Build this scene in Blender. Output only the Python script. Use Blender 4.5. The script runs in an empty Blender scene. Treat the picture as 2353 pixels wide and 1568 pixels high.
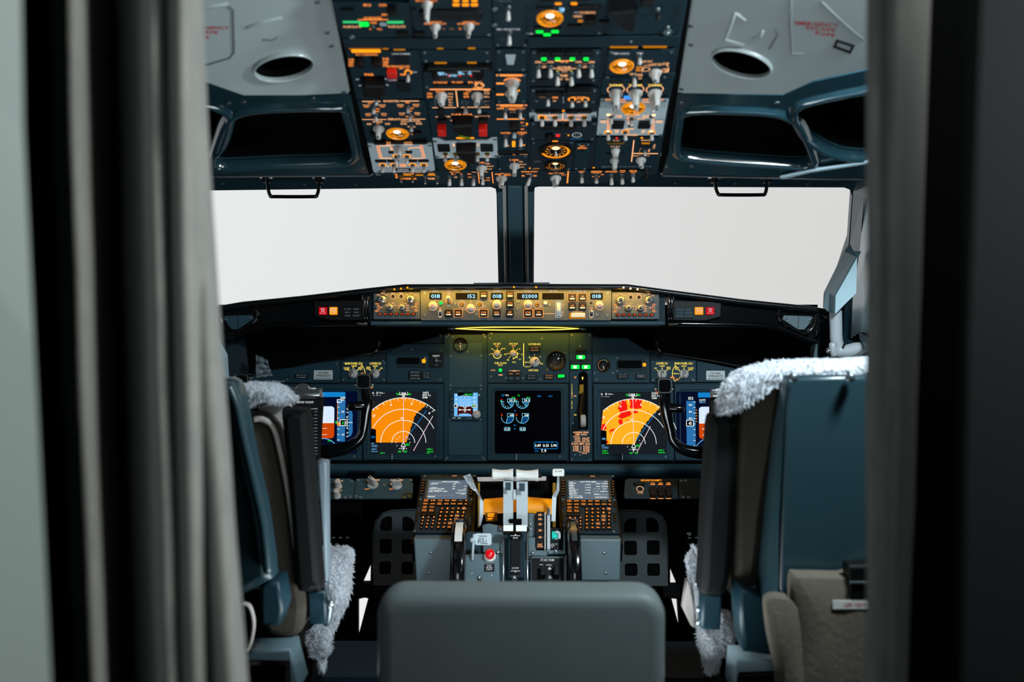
import bpy, math, random
from mathutils import Vector, Matrix, noise
from mathutils.geometry import tessellate_polygon
random.seed(7)
R = math.radians
SC = bpy.context.scene
COL = SC.collection
# ------------------------------------------------------------------ camera, world, lights, exposure
W, H, FPX = 2353.0, 1568.0, 2300.0
CAM = Vector((0.0, 0.0, 1.2))
PITCH, YAW = R(-3.0), R(0.28)
cam = bpy.data.cameras.new('camera')
camo = bpy.data.objects.new('camera', cam); COL.objects.link(camo)
camo.location = CAM
camo.rotation_euler = (R(90) + PITCH, 0, YAW)
cam.sensor_width = 36.0; cam.lens = 36.0 * FPX / W
cam.clip_start = 0.05; cam.clip_end = 60
cam.dof.use_dof = True; cam.dof.focus_distance = 2.45; cam.dof.aperture_fstop = 3.3
cam.dof.aperture_blades = 9
SC.camera = camo
ROT = camo.rotation_euler.to_matrix()

SC.view_settings.view_transform = 'Standard'
SC.view_settings.look = 'None'
SC.view_settings.exposure = 0.0
SC.view_settings.gamma = 1.0
SC.view_settings.use_curve_mapping = False
SC.cycles.use_denoising = True
SC.cycles.max_bounces = 6
SC.cycles.diffuse_bounces = 3
SC.cycles.glossy_bounces = 3
SC.cycles.transparent_max_bounces = 8
SC.cycles.caustics_reflective = False
SC.cycles.caustics_refractive = False
SC.cycles.sample_clamp_indirect = 4.0

wd = bpy.data.worlds.new('hall_daylight'); SC.world = wd
wd.use_nodes = True
nt = wd.node_tree; nt.nodes.clear()
wo = nt.nodes.new('ShaderNodeOutputWorld'); bg = nt.nodes.new('ShaderNodeBackground')
tc = nt.nodes.new('ShaderNodeTexCoord'); sx = nt.nodes.new('ShaderNodeSeparateXYZ')
mr = nt.nodes.new('ShaderNodeMapRange'); cr = nt.nodes.new('ShaderNodeMix'); cr.data_type = 'RGBA'
mr.inputs['From Min'].default_value = -0.35; mr.inputs['From Max'].default_value = 0.35
mr.interpolation_type = 'SMOOTHSTEP'
cr.inputs['A'].default_value = (0.88, 0.88, 0.88, 1); cr.inputs['B'].default_value = (0.745, 0.735, 0.72, 1)
nt.links.new(tc.outputs['Generated'], sx.inputs[0]); nt.links.new(sx.outputs['X'], mr.inputs['Value'])
nt.links.new(mr.outputs['Result'], cr.inputs['Factor']); nt.links.new(cr.outputs['Result'], bg.inputs['Color'])
bg.inputs['Strength'].default_value = 1.0
nt.links.new(bg.outputs[0], wo.inputs[0])

def area(name, loc, target, sx_, sy_, power, col, spread=180):
    l = bpy.data.lights.new(name, 'AREA'); l.shape = 'RECTANGLE'; l.size = sx_; l.size_y = sy_
    l.energy = power; l.color = col; l.spread = R(spread)
    o = bpy.data.objects.new(name, l); COL.objects.link(o); o.location = loc
    o.rotation_euler = (Vector(target) - Vector(loc)).to_track_quat('-Z', 'Y').to_euler()
    return o
# dome light over the right-hand side, galley lamp behind the doorway, under-hood strips
area('dome_light', (0.62, 1.15, 1.68), (0.0, 2.5, 0.9), 0.16, 0.16, 16.0, (0.78, 0.94, 1.0))
area('cabin_fill_light', (-0.1, -0.9, 1.7), (0.0, 1.0, 1.1), 0.5, 0.5, 3.8, (0.85, 0.97, 1.0))  # weak frontal fill added behind the camera
area('galley_light', (0.62, 0.30, 1.62), (-0.45, 0.75, 1.3), 0.2, 0.35, 9.0, (0.97, 1.0, 0.985))
area('added_ceiling_wash', (0.0, 1.5, 0.62), (0.0, 1.85, 1.7), 0.5, 0.3, 3.6, (0.85, 0.97, 1.0))  # added upward wash near the floor, standing in for bounced light

area('hood_strip_light', (0.0, 2.390, 1.200), (0.0, 2.405, 1.15), 0.62, 0.005, 1.05, (1.0, 0.47, 0.02), 150)
area('panel_strip_light', (0.0, 2.605, 1.096), (0.0, 2.630, 1.03), 0.34, 0.008, 0.24, (1.0, 0.50, 0.02), 140)

# ------------------------------------------------------------------ projection helpers
def ray(x, y):
    return ROT @ Vector((x - W / 2, -(y - H / 2), -FPX))
def P(x, y, Y):
    d = ray(x, y); return CAM + d * (Y / d.y)
def proj(p):
    q = ROT.transposed() @ (Vector(p) - CAM)
    return (W / 2 + FPX * q.x / -q.z, H / 2 - FPX * q.y / -q.z)
def srgb(r, g, b):
    f = lambda c: (c / 255 / 12.92) if c <= 10 else ((c / 255 + 0.055) / 1.055) ** 2.4
    return (f(r), f(g), f(b), 1)

class Fr:
    def __init__(s, O, u, v):
        s.O = Vector(O); s.u = Vector(u).normalized(); s.v = Vector(v).normalized()
        s.n = s.u.cross(s.v).normalized()
    def pt(s, a, b, c=0): return s.O + s.u * a + s.v * b + s.n * c
    def px(s, x, y, c=0):
        d = ray(x, y); t = (s.O + s.n * c - CAM).dot(s.n) / d.dot(s.n); p = CAM + d * t - s.O
        return (p.dot(s.u), p.dot(s.v))
def frame(x, y, Y, tilt=0, u=(1, 0, 0)):
    t = R(tilt); return Fr(P(x, y, Y), u, (0, math.sin(t), math.cos(t)))
class WFr:
    O = Vector((0, 0, 0))
    def pt(s, a, b, c=0): return Vector((a, b, c))
WORLD = WFr()

# ------------------------------------------------------------------ materials
MATS = {}
def mat(name, col, rough=0.5, metal=0.0, emit=None, es=1.0, coat=0.0, noise_=0.0, nscale=60, bump=0.0, spec=0.5, samp=True):
    if name in MATS: return MATS[name]
    m = bpy.data.materials.new(name); m.use_nodes = True
    n = m.node_tree; b = n.nodes['Principled BSDF']
    c = srgb(*col)
    b.inputs['Base Color'].default_value = c
    b.inputs['Roughness'].default_value = rough; b.inputs['Metallic'].default_value = metal
    b.inputs['Coat Weight'].default_value = coat; b.inputs['Coat Roughness'].default_value = 0.12
    b.inputs['Specular IOR Level'].default_value = spec
    if emit is not None:
        b.inputs['Emission Color'].default_value = srgb(*emit); b.inputs['Emission Strength'].default_value = es
    if not samp: m.cycles.emission_sampling = 'NONE'
    if noise_ > 0 or bump > 0:
        t = n.nodes.new('ShaderNodeTexCoord'); z = n.nodes.new('ShaderNodeTexNoise')
        z.inputs['Scale'].default_value = nscale; z.inputs['Detail'].default_value = 4
        n.links.new(t.outputs['Object'], z.inputs['Vector'])
        if noise_ > 0:
            mx = n.nodes.new('ShaderNodeMix'); mx.data_type = 'RGBA'
            mx.inputs['A'].default_value = tuple(v * (1 - noise_) for v in c[:3]) + (1,)
            mx.inputs['B'].default_value = tuple(min(1, v * (1 + noise_)) for v in c[:3]) + (1,)
            n.links.new(z.outputs['Fac'], mx.inputs['Factor']); n.links.new(mx.outputs['Result'], b.inputs['Base Color'])
        if bump > 0:
            bp = n.nodes.new('ShaderNodeBump'); bp.inputs['Strength'].default_value = bump
            bp.inputs['Distance'].default_value = 0.002
            n.links.new(z.outputs['Fac'], bp.inputs['Height']); n.links.new(bp.outputs['Normal'], b.inputs['Normal'])
    MATS[name] = m
    return m
mat('panel', (40, 72, 86), 0.6, spec=0.3, noise_=0.12, nscale=240, bump=0.12)
mat('panel_dark', (20, 40, 50), 0.6, spec=0.25, noise_=0.12, nscale=240)
mat('panel_light', (196, 210, 218), 0.5, noise_=0.05, nscale=200)
mat('grey_box', (92, 112, 120), 0.45, noise_=0.05, nscale=90)
mat('black', (8, 9, 11), 0.5, spec=0.25)
mat('panel_oh', (10, 42, 54), 0.6, spec=0.25, noise_=0.12, nscale=240)
mat('panel_mid', (26, 58, 72), 0.6, spec=0.25, noise_=0.12, nscale=240, bump=0.12)
mat('post_teal', (92, 130, 146), 0.4, noise_=0.05)
mat('panel_mcp', (76, 86, 92), 0.55, spec=0.3, noise_=0.1, nscale=240)
mat('black_matte', (5, 6, 8), 0.9, spec=0.1)
mat('gloss_black', (8, 9, 11), 0.12, coat=0.5)
mat('hood', (16, 18, 21), 0.28, bump=0.15, nscale=300)
mat('gloss_teal', (34, 62, 72), 0.14, coat=0.8)
mat('ceiling_grey', (176, 185, 186), 0.30, noise_=0.05, nscale=14, coat=0.25)
mat('frame_teal', (28, 56, 68), 0.4, noise_=0.08, nscale=60)
mat('knob_white', (196, 192, 188), 0.4, coat=0.1)
mat('white', (235, 232, 226), 0.35, coat=0.3)
mat('silver', (190, 195, 198), 0.22, metal=0.9)
mat('steel', (120, 130, 135), 0.3, metal=0.8)
mat('screw', (110, 126, 134), 0.35, metal=0.7)
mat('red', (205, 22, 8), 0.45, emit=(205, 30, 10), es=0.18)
mat('pink', (235, 190, 195), 0.4)
mat('amber_lit_plate', (235, 150, 10), 0.4, emit=(240, 140, 0), es=0.25)
mat('brass', (150, 110, 30), 0.3, metal=0.7)
E = lambda n, c, s=1.0, samp=False: mat(n, (1, 1, 1), 0.6, emit=c, es=s, samp=samp, spec=0.03)
E('ink_orange', (255, 145, 62), 1.6); E('ink_peach', (255, 182, 125), 1.35); E('ink_dim', (210, 150, 100), 0.6)
E('ink_yellow', (255, 225, 90), 1.15); E('ink_red', (255, 90, 45), 1.3); E('ink_white', (225, 232, 235), 0.8)
E('ink_grey', (120, 140, 150), 0.5)
E('s_white', (245, 255, 250), 1.1); E('s_cyan', (120, 220, 250), 1.0); E('s_blue', (20, 140, 235), 1.0)
E('s_green', (20, 235, 60), 1.05); E('s_orange', (250, 142, 6), 1.0, True); E('s_orange_b', (240, 125, 5), 1.0)
E('s_yellow', (255, 178, 32), 1.0, True); E('s_yellow_b', (250, 158, 16), 1.0)
E('s_red', (250, 25, 12), 1.0); E('s_black', (0, 0, 3), 1.0); E('s_dark', (23, 28, 34), 1.0); E('s_navy', (0, 8, 38), 1.0)
E('s_tape', (42, 112, 170), 1.0); E('s_sky', (212, 230, 255), 1.05, True); E('s_ground', (205, 70, 4), 1.0)
E('s_hdg', (16, 128, 200), 1.0); E('s_lblue', (110, 185, 245), 1.0); E('s_maroon', (70, 14, 14), 1.0)
E('s_pink', (250, 215, 225), 1.0); E('s_fill', (10, 62, 115), 1.0); E('s_cdu', (98, 110, 124), 1.0)
E('s_segment', (150, 215, 255), 1.6); E('lamp_green', (10, 255, 70), 1.6, True); E('lamp_white', (255, 245, 225), 3.0)
E('lamp_amber', (255, 150, 20), 1.5); E('lamp_core', (255, 215, 150), 2.5); E('lamp_red', (255, 40, 20), 1.3)
E('lamp_blue', (60, 150, 255), 1.2); E('strip_yellow', (255, 225, 95), 1.5); E('fire_red', (200, 12, 26), 1.0); E('caution', (255, 160, 18), 1.0)
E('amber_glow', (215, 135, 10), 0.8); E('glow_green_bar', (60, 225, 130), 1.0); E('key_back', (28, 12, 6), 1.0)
mat('amber_glass', (220, 140, 20), 0.15, coat=0.6, emit=(235, 140, 10), es=0.55, samp=False)
mat('red_lens', (220, 10, 20), 0.1, coat=1.0, emit=(220, 10, 20), es=0.3)
mat('placard', (212, 218, 220), 0.5)
mat('placard_ink', (35, 45, 52), 0.6)
mat('red_ink', (200, 50, 60), 0.6)
mat('seat_teal', (38, 62, 70), 0.32, noise_=0.06, nscale=30, coat=0.2)
mat('seat_fabric', (64, 57, 49), 0.95, noise_=0.2, nscale=150, bump=0.4)
mat('piping', (190, 180, 172), 0.8)
mat('arm_black', (11, 11, 12), 0.7, spec=0.2, bump=0.2, nscale=120)
mat('arm_grey', (120, 132, 142), 0.4)
mat('sheepskin', (204, 207, 214), 0.95, noise_=0.12, nscale=70, bump=0.6)
mat('cream_cloth', (200, 190, 186), 0.9, noise_=0.1, nscale=120, bump=0.4)
mat('leather', (112, 121, 121), 0.55, noise_=0.14, nscale=9, bump=0.35)
mat('pouch', (104, 95, 83), 0.95, noise_=0.2, nscale=120, bump=0.5)
mat('lever_grey', (190, 198, 204), 0.35, coat=0.3)
mat('pale_blue', (190, 218, 230), 0.4, coat=0.2)
mat('jamb', (158, 172, 168), 0.45, noise_=0.05, nscale=6)
mat('jamb_shaded', (15, 20, 21), 0.5, noise_=0.05, nscale=6)  # right jamb: its lack of light is put into a darker colour
mat('room_dark', (14, 18, 20), 0.8)
mat('room_black', (4, 5, 6), 0.9, spec=0.1)
mat('galley', (120, 126, 126), 0.7)
mat('teal_tag', (20, 190, 170), 0.4, emit=(20, 190, 170), es=0.3)
mat('olive', (120, 130, 10), 0.3)
mat('foot_plate', (62, 72, 76), 0.6, noise_=0.08, nscale=80)
# curtain cloth: woven
def curtain_mat():
    m = bpy.data.materials.new('curtain_cloth'); m.use_nodes = True; n = m.node_tree; b = n.nodes['Principled BSDF']
    t = n.nodes.new('ShaderNodeTexCoord'); mp = n.nodes.new('ShaderNodeMapping'); mp.inputs['Scale'].default_value = (260, 260, 60)
    z = n.nodes.new('ShaderNodeTexNoise'); z.inputs['Scale'].default_value = 1.0; z.inputs['Detail'].default_value = 5
    z2 = n.nodes.new('ShaderNodeTexNoise'); z2.inputs['Scale'].default_value = 22
    c = n.nodes.new('ShaderNodeMix'); c.data_type = 'RGBA'
    c.inputs['A'].default_value = srgb(104, 111, 113); c.inputs['B'].default_value = srgb(180, 178, 168)
    ad = n.nodes.new('ShaderNodeMath'); ad.operation = 'ADD'; hf = n.nodes.new('ShaderNodeMath'); hf.operation = 'MULTIPLY'; hf.inputs[1].default_value = 0.5
    n.links.new(t.outputs['Object'], mp.inputs[0]); n.links.new(mp.outputs[0], z.inputs['Vector']); n.links.new(t.outputs['Object'], z2.inputs['Vector'])
    n.links.new(z.outputs['Fac'], ad.inputs[0]); n.links.new(z2.outputs['Fac'], ad.inputs[1]); n.links.new(ad.outputs[0], hf.inputs[0])
    n.links.new(hf.outputs[0], c.inputs['Factor']); n.links.new(c.outputs['Result'], b.inputs['Base Color'])
    b.inputs['Roughness'].default_value = 0.9; b.inputs['Sheen Weight'].default_value = 0.3
    bp = n.nodes.new('ShaderNodeBump'); bp.inputs['Strength'].default_value = 0.5; bp.inputs['Distance'].default_value = 0.001
    n.links.new(z.outputs['Fac'], bp.inputs['Height']); n.links.new(bp.outputs['Normal'], b.inputs['Normal'])
    MATS['curtain'] = m
curtain_mat()
def glass_mat():
    m = bpy.data.materials.new('window_glass'); m.use_nodes = True; n = m.node_tree; n.nodes.clear()
    o = n.nodes.new('ShaderNodeOutputMaterial'); tr = n.nodes.new('ShaderNodeBsdfTransparent'); g = n.nodes.new('ShaderNodeBsdfGlossy')
    g.inputs['Roughness'].default_value = 0.03; lw_ = n.nodes.new('ShaderNodeLayerWeight'); lw_.inputs[0].default_value = 0.3
    fz = n.nodes.new('ShaderNodeMath'); fz.operation = 'MULTIPLY'; fz.inputs[1].default_value = 0.06; n.links.new(lw_.outputs['Facing'], fz.inputs[0])
    mx = n.nodes.new('ShaderNodeMixShader'); tr.inputs[0].default_value = (0.98, 0.99, 0.99, 1)
    n.links.new(fz.outputs[0], mx.inputs[0]); n.links.new(tr.outputs[0], mx.inputs[1]); n.links.new(g.outputs[0], mx.inputs[2])
    n.links.new(mx.outputs[0], o.inputs[0]); MATS['glass'] = m
glass_mat()

# ------------------------------------------------------------------ glyphs (built-in font, one evaluation)
CH = 'ABCDEFGHIJKLMNOPQRSTUVWXYZ0123456789.-+/%<>()[]x:&abcdefghijklmnopqrstuvwyz'
GLY = {}
def load_glyphs():
    obs = []
    for ch in CH:
        cu = bpy.data.curves.new('glyph', 'FONT'); cu.body = ch; cu.size = 1; cu.resolution_u = 2; cu.offset = 0.018
        o = bpy.data.objects.new('glyph', cu); COL.objects.link(o); obs.append((ch, o))
    dg = bpy.context.evaluated_depsgraph_get(); dg.update()
    for ch, o in obs:
        me = o.evaluated_get(dg).to_mesh()
        vs = [(v.co.x, v.co.y) for v in me.vertices]; fs = [tuple(p.vertices) for p in me.polygons]
        x0 = min((v[0] for v in vs), default=0); x1 = max((v[0] for v in vs), default=0.3)
        GLY[ch] = ([(v[0] - x0, v[1]) for v in vs], fs, x1 - x0)
        o.evaluated_get(dg).to_mesh_clear()
    for ch, o in obs:
        cu = o.data; bpy.data.objects.remove(o); bpy.data.curves.remove(cu)
load_glyphs()
CAPH = max(v[1] for v in GLY['H'][0])

# ------------------------------------------------------------------ polygon helpers
def rrect(a0, b0, a1, b1, r, n=4):
    r = max(1e-5, min(r, abs(a1 - a0) / 2 * .999, abs(b1 - b0) / 2 * .999)); out = []
    for cx, cy, s in ((a1 - r, b0 + r, -90), (a1 - r, b1 - r, 0), (a0 + r, b1 - r, 90), (a0 + r, b0 + r, 180)):
        for i in range(n + 1):
            t = R(s + 90 * i / n); out.append((cx + r * math.cos(t), cy + r * math.sin(t)))
    return out
def circ(a, b, r, n=20, rb=None):
    rb = rb or r; return [(a + r * math.cos(2 * math.pi * i / n), b + rb * math.sin(2 * math.pi * i / n)) for i in range(n)]
def parea(p): return sum(p[i][0] * p[(i + 1) % len(p)][1] - p[(i + 1) % len(p)][0] * p[i][1] for i in range(len(p))) / 2
def ccw(p): return list(p) if parea(p) > 0 else list(reversed(p))
def inset(p, d):
    n = len(p); out = []
    for i in range(n):
        x0, y0 = p[i - 1]; x1, y1 = p[i]; x2, y2 = p[(i + 1) % n]
        e1 = Vector((x1 - x0, y1 - y0)); e2 = Vector((x2 - x1, y2 - y1))
        if e1.length < 1e-9 or e2.length < 1e-9: out.append((x1, y1)); continue
        e1.normalize(); e2.normalize(); n1 = Vector((-e1.y, e1.x)); n2 = Vector((-e2.y, e2.x)); m = n1 + n2
        if m.length < 1e-6: m = n1
        m.normalize(); k = d / max(0.35, m.dot(n1)); out.append((x1 + m.x * k, y1 + m.y * k))
    return out
def smooth_poly(pts, k=4):
    n = len(pts); out = []
    for i in range(n):
        p0, p1, p2, p3 = [Vector(pts[(i + j - 1) % n]) for j in range(4)]
        for s in range(k):
            t = s / k; q = 0.5 * ((2 * p1) + (-p0 + p2) * t + (2 * p0 - 5 * p1 + 4 * p2 - p3) * t * t + (-p0 + 3 * p1 - 3 * p2 + p3) * t ** 3)
            out.append(tuple(q))
    return out
def smooth_path(pts, k=4):
    pts = [Vector(p) for p in pts]; n = len(pts); out = []
    for i in range(n - 1):
        p0 = pts[max(0, i - 1)]; p1 = pts[i]; p2 = pts[i + 1]; p3 = pts[min(n - 1, i + 2)]
        for s in range(k):
            t = s / k; out.append(0.5 * ((2 * p1) + (-p0 + p2) * t + (2 * p0 - 5 * p1 + 4 * p2 - p3) * t * t + (-p0 + 3 * p1 - 3 * p2 + p3) * t ** 3))
    out.append(pts[-1]); return out
def inside(x, y, poly):
    c = False; n = len(poly)
    for i in range(n):
        x1, y1 = poly[i]; x2, y2 = poly[i - 1]
        if (y1 > y) != (y2 > y) and x < (x2 - x1) * (y - y1) / (y2 - y1) + x1: c = not c
    return c

# ------------------------------------------------------------------ mesh builder
class B:
    def __init__(s, fr=WORLD): s.fr = fr; s.v = []; s.f = []; s.mi = []; s.sm = []; s.mats = []
    def mid(s, m):
        m = MATS[m]
        if m not in s.mats: s.mats.append(m)
        return s.mats.index(m)
    def add(s, verts, faces, m, smooth=False, fr=None):
        fr = fr or s.fr; k = len(s.v); s.v += [fr.pt(*p) for p in verts]
        i = s.mid(m)
        for f in faces: s.f.append(tuple(k + j for j in f)); s.mi.append(i); s.sm.append(smooth)
        return s
    def box(s, a0, b0, c0, a1, b1, c1, m):
        v = [(a, b, c) for c in (c0, c1) for b in (b0, b1) for a in (a0, a1)]
        return s.add(v, [(0, 2, 3, 1), (4, 5, 7, 6), (0, 1, 5, 4), (2, 6, 7, 3), (0, 4, 6, 2), (1, 3, 7, 5)], m)
    def prism(s, poly, c0, c1, m, bev=0, smooth=False, back=True, mtop=None):
        p = ccw(poly); n = len(p); rings = [(p, c0), (p, c1 - bev)]
        if bev > 0: rings += [(inset(p, bev * .35), c1 - bev * .3), (inset(p, bev), c1)]
        v = []; f = []
        for q, c in rings: v += [(x, y, c) for x, y in q]
        for k in range(len(rings) - 1):
            for i in range(n): j = (i + 1) % n; f.append((k * n + i, k * n + j, (k + 1) * n + j, (k + 1) * n + i))
        s.add(v, f, m, smooth)
        q, c = rings[-1]
        tris = tessellate_polygon([[Vector((x, y, 0)) for x, y in q]])
        s.add([(x, y, c) for x, y in q], [t if _up(q, t) else t[::-1] for t in tris], mtop or m)
        if back:
            q = p; tris = tessellate_polygon([[Vector((x, y, 0)) for x, y in q]])
            s.add([(x, y, c0) for x, y in q], [t[::-1] if _up(q, t) else t for t in tris], m)
        return s
    def holed(s, outer, holes, c0, c1, m, wall=True):
        loops = [ccw(outer)] + [ccw(h)[::-1] for h in holes]; allp = [p for l in loops for p in l]
        tris = tessellate_polygon([[Vector((x, y, 0)) for x, y in l] for l in loops])
        s.add([(x, y, c1) for x, y in allp], [t if _up(allp, t) else t[::-1] for t in tris], m)
        s.add([(x, y, c0) for x, y in allp], [t[::-1] if _up(allp, t) else t for t in tris], m)
        for l in loops:
            n = len(l); s.add([(x, y, c0) for x, y in l] + [(x, y, c1) for x, y in l], [(i, (i + 1) % n, n + (i + 1) % n, n + i) for i in range(n)], m)
        return s
    def loft(s, rings, m, smooth=True, closed=True, cap0=False, cap1=False, fr=None):
        n = len(rings[0]); v = [p for r_ in rings for p in r_]; f = []
        for k in range(len(rings) - 1):
            for i in range(n if closed else n - 1):
                j = (i + 1) % n; f.append((k * n + i, k * n + j, (k + 1) * n + j, (k + 1) * n + i))
        if cap0: f.append(tuple(range(n))[::-1])
        if cap1: f.append(tuple((len(rings) - 1) * n + i for i in range(n)))
        return s.add(v, f, m, smooth, fr)
    def lathe(s, a, b, prof, m, n=20, smooth=True, c=0):
        rings = [[(a + r_ * math.cos(2 * math.pi * i / n), b + r_ * math.sin(2 * math.pi * i / n), c + z) for i in range(n)] for r_, z in prof]
        return s.loft(rings, m, smooth, cap1=prof[-1][0] > 1e-6)
    def flat(s, poly, c, m):
        q = ccw(poly); tris = tessellate_polygon([[Vector((x, y, 0)) for x, y in q]])
        return s.add([(x, y, c) for x, y in q], [t if _up(q, t) else t[::-1] for t in tris], m)
    def line(s, p, q, w, c, m):
        p = Vector(p); q = Vector(q); d = q - p
        if d.length < 1e-9: return s
        d.normalize(); k = Vector((-d.y, d.x)) * w / 2
        return s.add([(*(p - k), c), (*(q - k), c), (*(q + k), c), (*(p + k), c)], [(0, 1, 2, 3)], m)
    def poly_line(s, pts, w, c, m):
        for i in range(len(pts) - 1): s.line(pts[i], pts[i + 1], w, c, m)
        return s
    def text(s, t, a, b, w, h, c, m, rot=0, align='c'):
        x = 0; items = []
        for ch in t:
            if ch == ' ': x += 0.3; continue
            g = GLY.get(ch) or GLY.get(ch.upper())
            if not g: continue
            items.append((x, g)); x += g[2] + 0.10
        tw = max(0.05, x - 0.10); sy = h / CAPH
        sx_ = (w / tw) if w else sy * 0.9
        tw *= sx_; ox = {'c': -tw / 2, 'l': 0, 'r': -tw}[align]; cr_, sr = math.cos(rot), math.sin(rot)
        for x0, (vs, fs, _) in items:
            pts = []
            for vx, vy in vs:
                X = ox + (x0 + vx) * sx_; Y = vy * sy - h / 2
                pts.append((a + X * cr_ - Y * sr, b + X * sr + Y * cr_, c))
            s.add(pts, fs, m)
        return s
    def wtube(s, *a, **k): return s.tube(*a, fr=WORLD, **k)
    def tube(s, pts, rad, m, n=8, caps=True, sq=1.0, smooth=True, up=Vector((0, 0, 1)), fr=None):
        pts = [Vector(p) for p in pts]; N = len(pts)
        if not isinstance(rad, (list, tuple)): rad = [rad] * N
        rings = []; prev = None
        for i in range(N):
            t = (pts[min(N - 1, i + 1)] - pts[max(0, i - 1)]).normalized()
            if prev is None:
                x = up.cross(t)
                if x.length < 1e-3: x = Vector((1, 0, 0)).cross(t)
                x.normalize()
            else: x = (prev - t * prev.dot(t)).normalized()
            prev = x; y = t.cross(x)
            rings.append([tuple(pts[i] + x * rad[i] * math.cos(2 * math.pi * k / n) + y * rad[i] * sq * math.sin(2 * math.pi * k / n)) for k in range(n)])
        if caps:
            for end in (0, -1):
                ctr = pts[end]; nb = pts[1] if end == 0 else pts[-2]; d = (ctr - nb).normalized() * rad[end] * 0.45
                r2 = [tuple(ctr + (Vector(p) - ctr) * 0.75 + d * .7) for p in rings[end]]
                r3 = [tuple(ctr + (Vector(p) - ctr) * 0.3 + d) for p in rings[end]]
                if end == 0: rings = [r3, r2] + rings
                else: rings = rings + [r2, r3]
        return s.loft(rings, m, smooth, cap0=True, cap1=True, fr=fr)
    def build(s, name, parent=None, label=None, cat=None, group=None, kind=None, solid=0, bevel=0, sub=0):
        base = Vector((0, 0, 0)); q = parent
        while q is not None: base = base + q.location; q = q.parent
        loc = Vector((0, 0, 0))
        if parent is None and s.v: loc = Vector(min(s.v, key=lambda p: p.z)); base = loc
        me = bpy.data.meshes.new(name)
        me.from_pydata([tuple(v - base) for v in s.v], [], s.f)
        for m in s.mats: me.materials.append(m)
        me.polygons.foreach_set('material_index', s.mi); me.polygons.foreach_set('use_smooth', s.sm)
        o = bpy.data.objects.new(name, me); COL.objects.link(o); o.parent = parent
        if parent is None: o.location = loc
        if bevel:
            k = o.modifiers.new('bevel', 'BEVEL'); k.width = bevel; k.segments = 2; k.limit_method = 'ANGLE'; k.harden_normals = False
        if sub:
            k = o.modifiers.new('sub', 'SUBSURF'); k.levels = sub; k.render_levels = sub
        tag(o, label, cat, group, kind)
        return o
def _up(pts, t):
    a, b, c = [pts[i] for i in t]
    return (b[0] - a[0]) * (c[1] - a[1]) - (b[1] - a[1]) * (c[0] - a[0]) > 0
def tag(o, label=None, cat=None, group=None, kind=None):
    if label: o['label'] = label
    if cat: o['category'] = cat
    if group: o['group'] = group
    if kind: o['kind'] = kind
def thing(name, label, cat, loc, group=None):
    o = bpy.data.objects.new(name, None); COL.objects.link(o); o.location = loc; o.empty_display_size = 0.02
    tag(o, label, cat, group); return o
K0 = (0, 0, 1.0)
K1 = (760, 0, 5.602); K2 = (1160, 0, 5.602); K3 = (780, 200, 5.8825); K4 = (1160, 200, 5.8825)
K5 = (840, 640, 6.536); K6 = (1160, 640, 6.192); K7 = (480, 640, 5.6); K8 = (1500, 640, 4.525)
K9 = (640, 820, 5.8825); K10 = (1020, 820, 6.03); K11 = (1340, 820, 6.0316)
K12 = (740, 1050, 5.059); K13 = (1160, 1050, 4.902); KR = (1800, 400, 3.409)
def kp(K, X, Y): return (K[0] + X / K[2], K[1] + Y / K[2])

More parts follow.
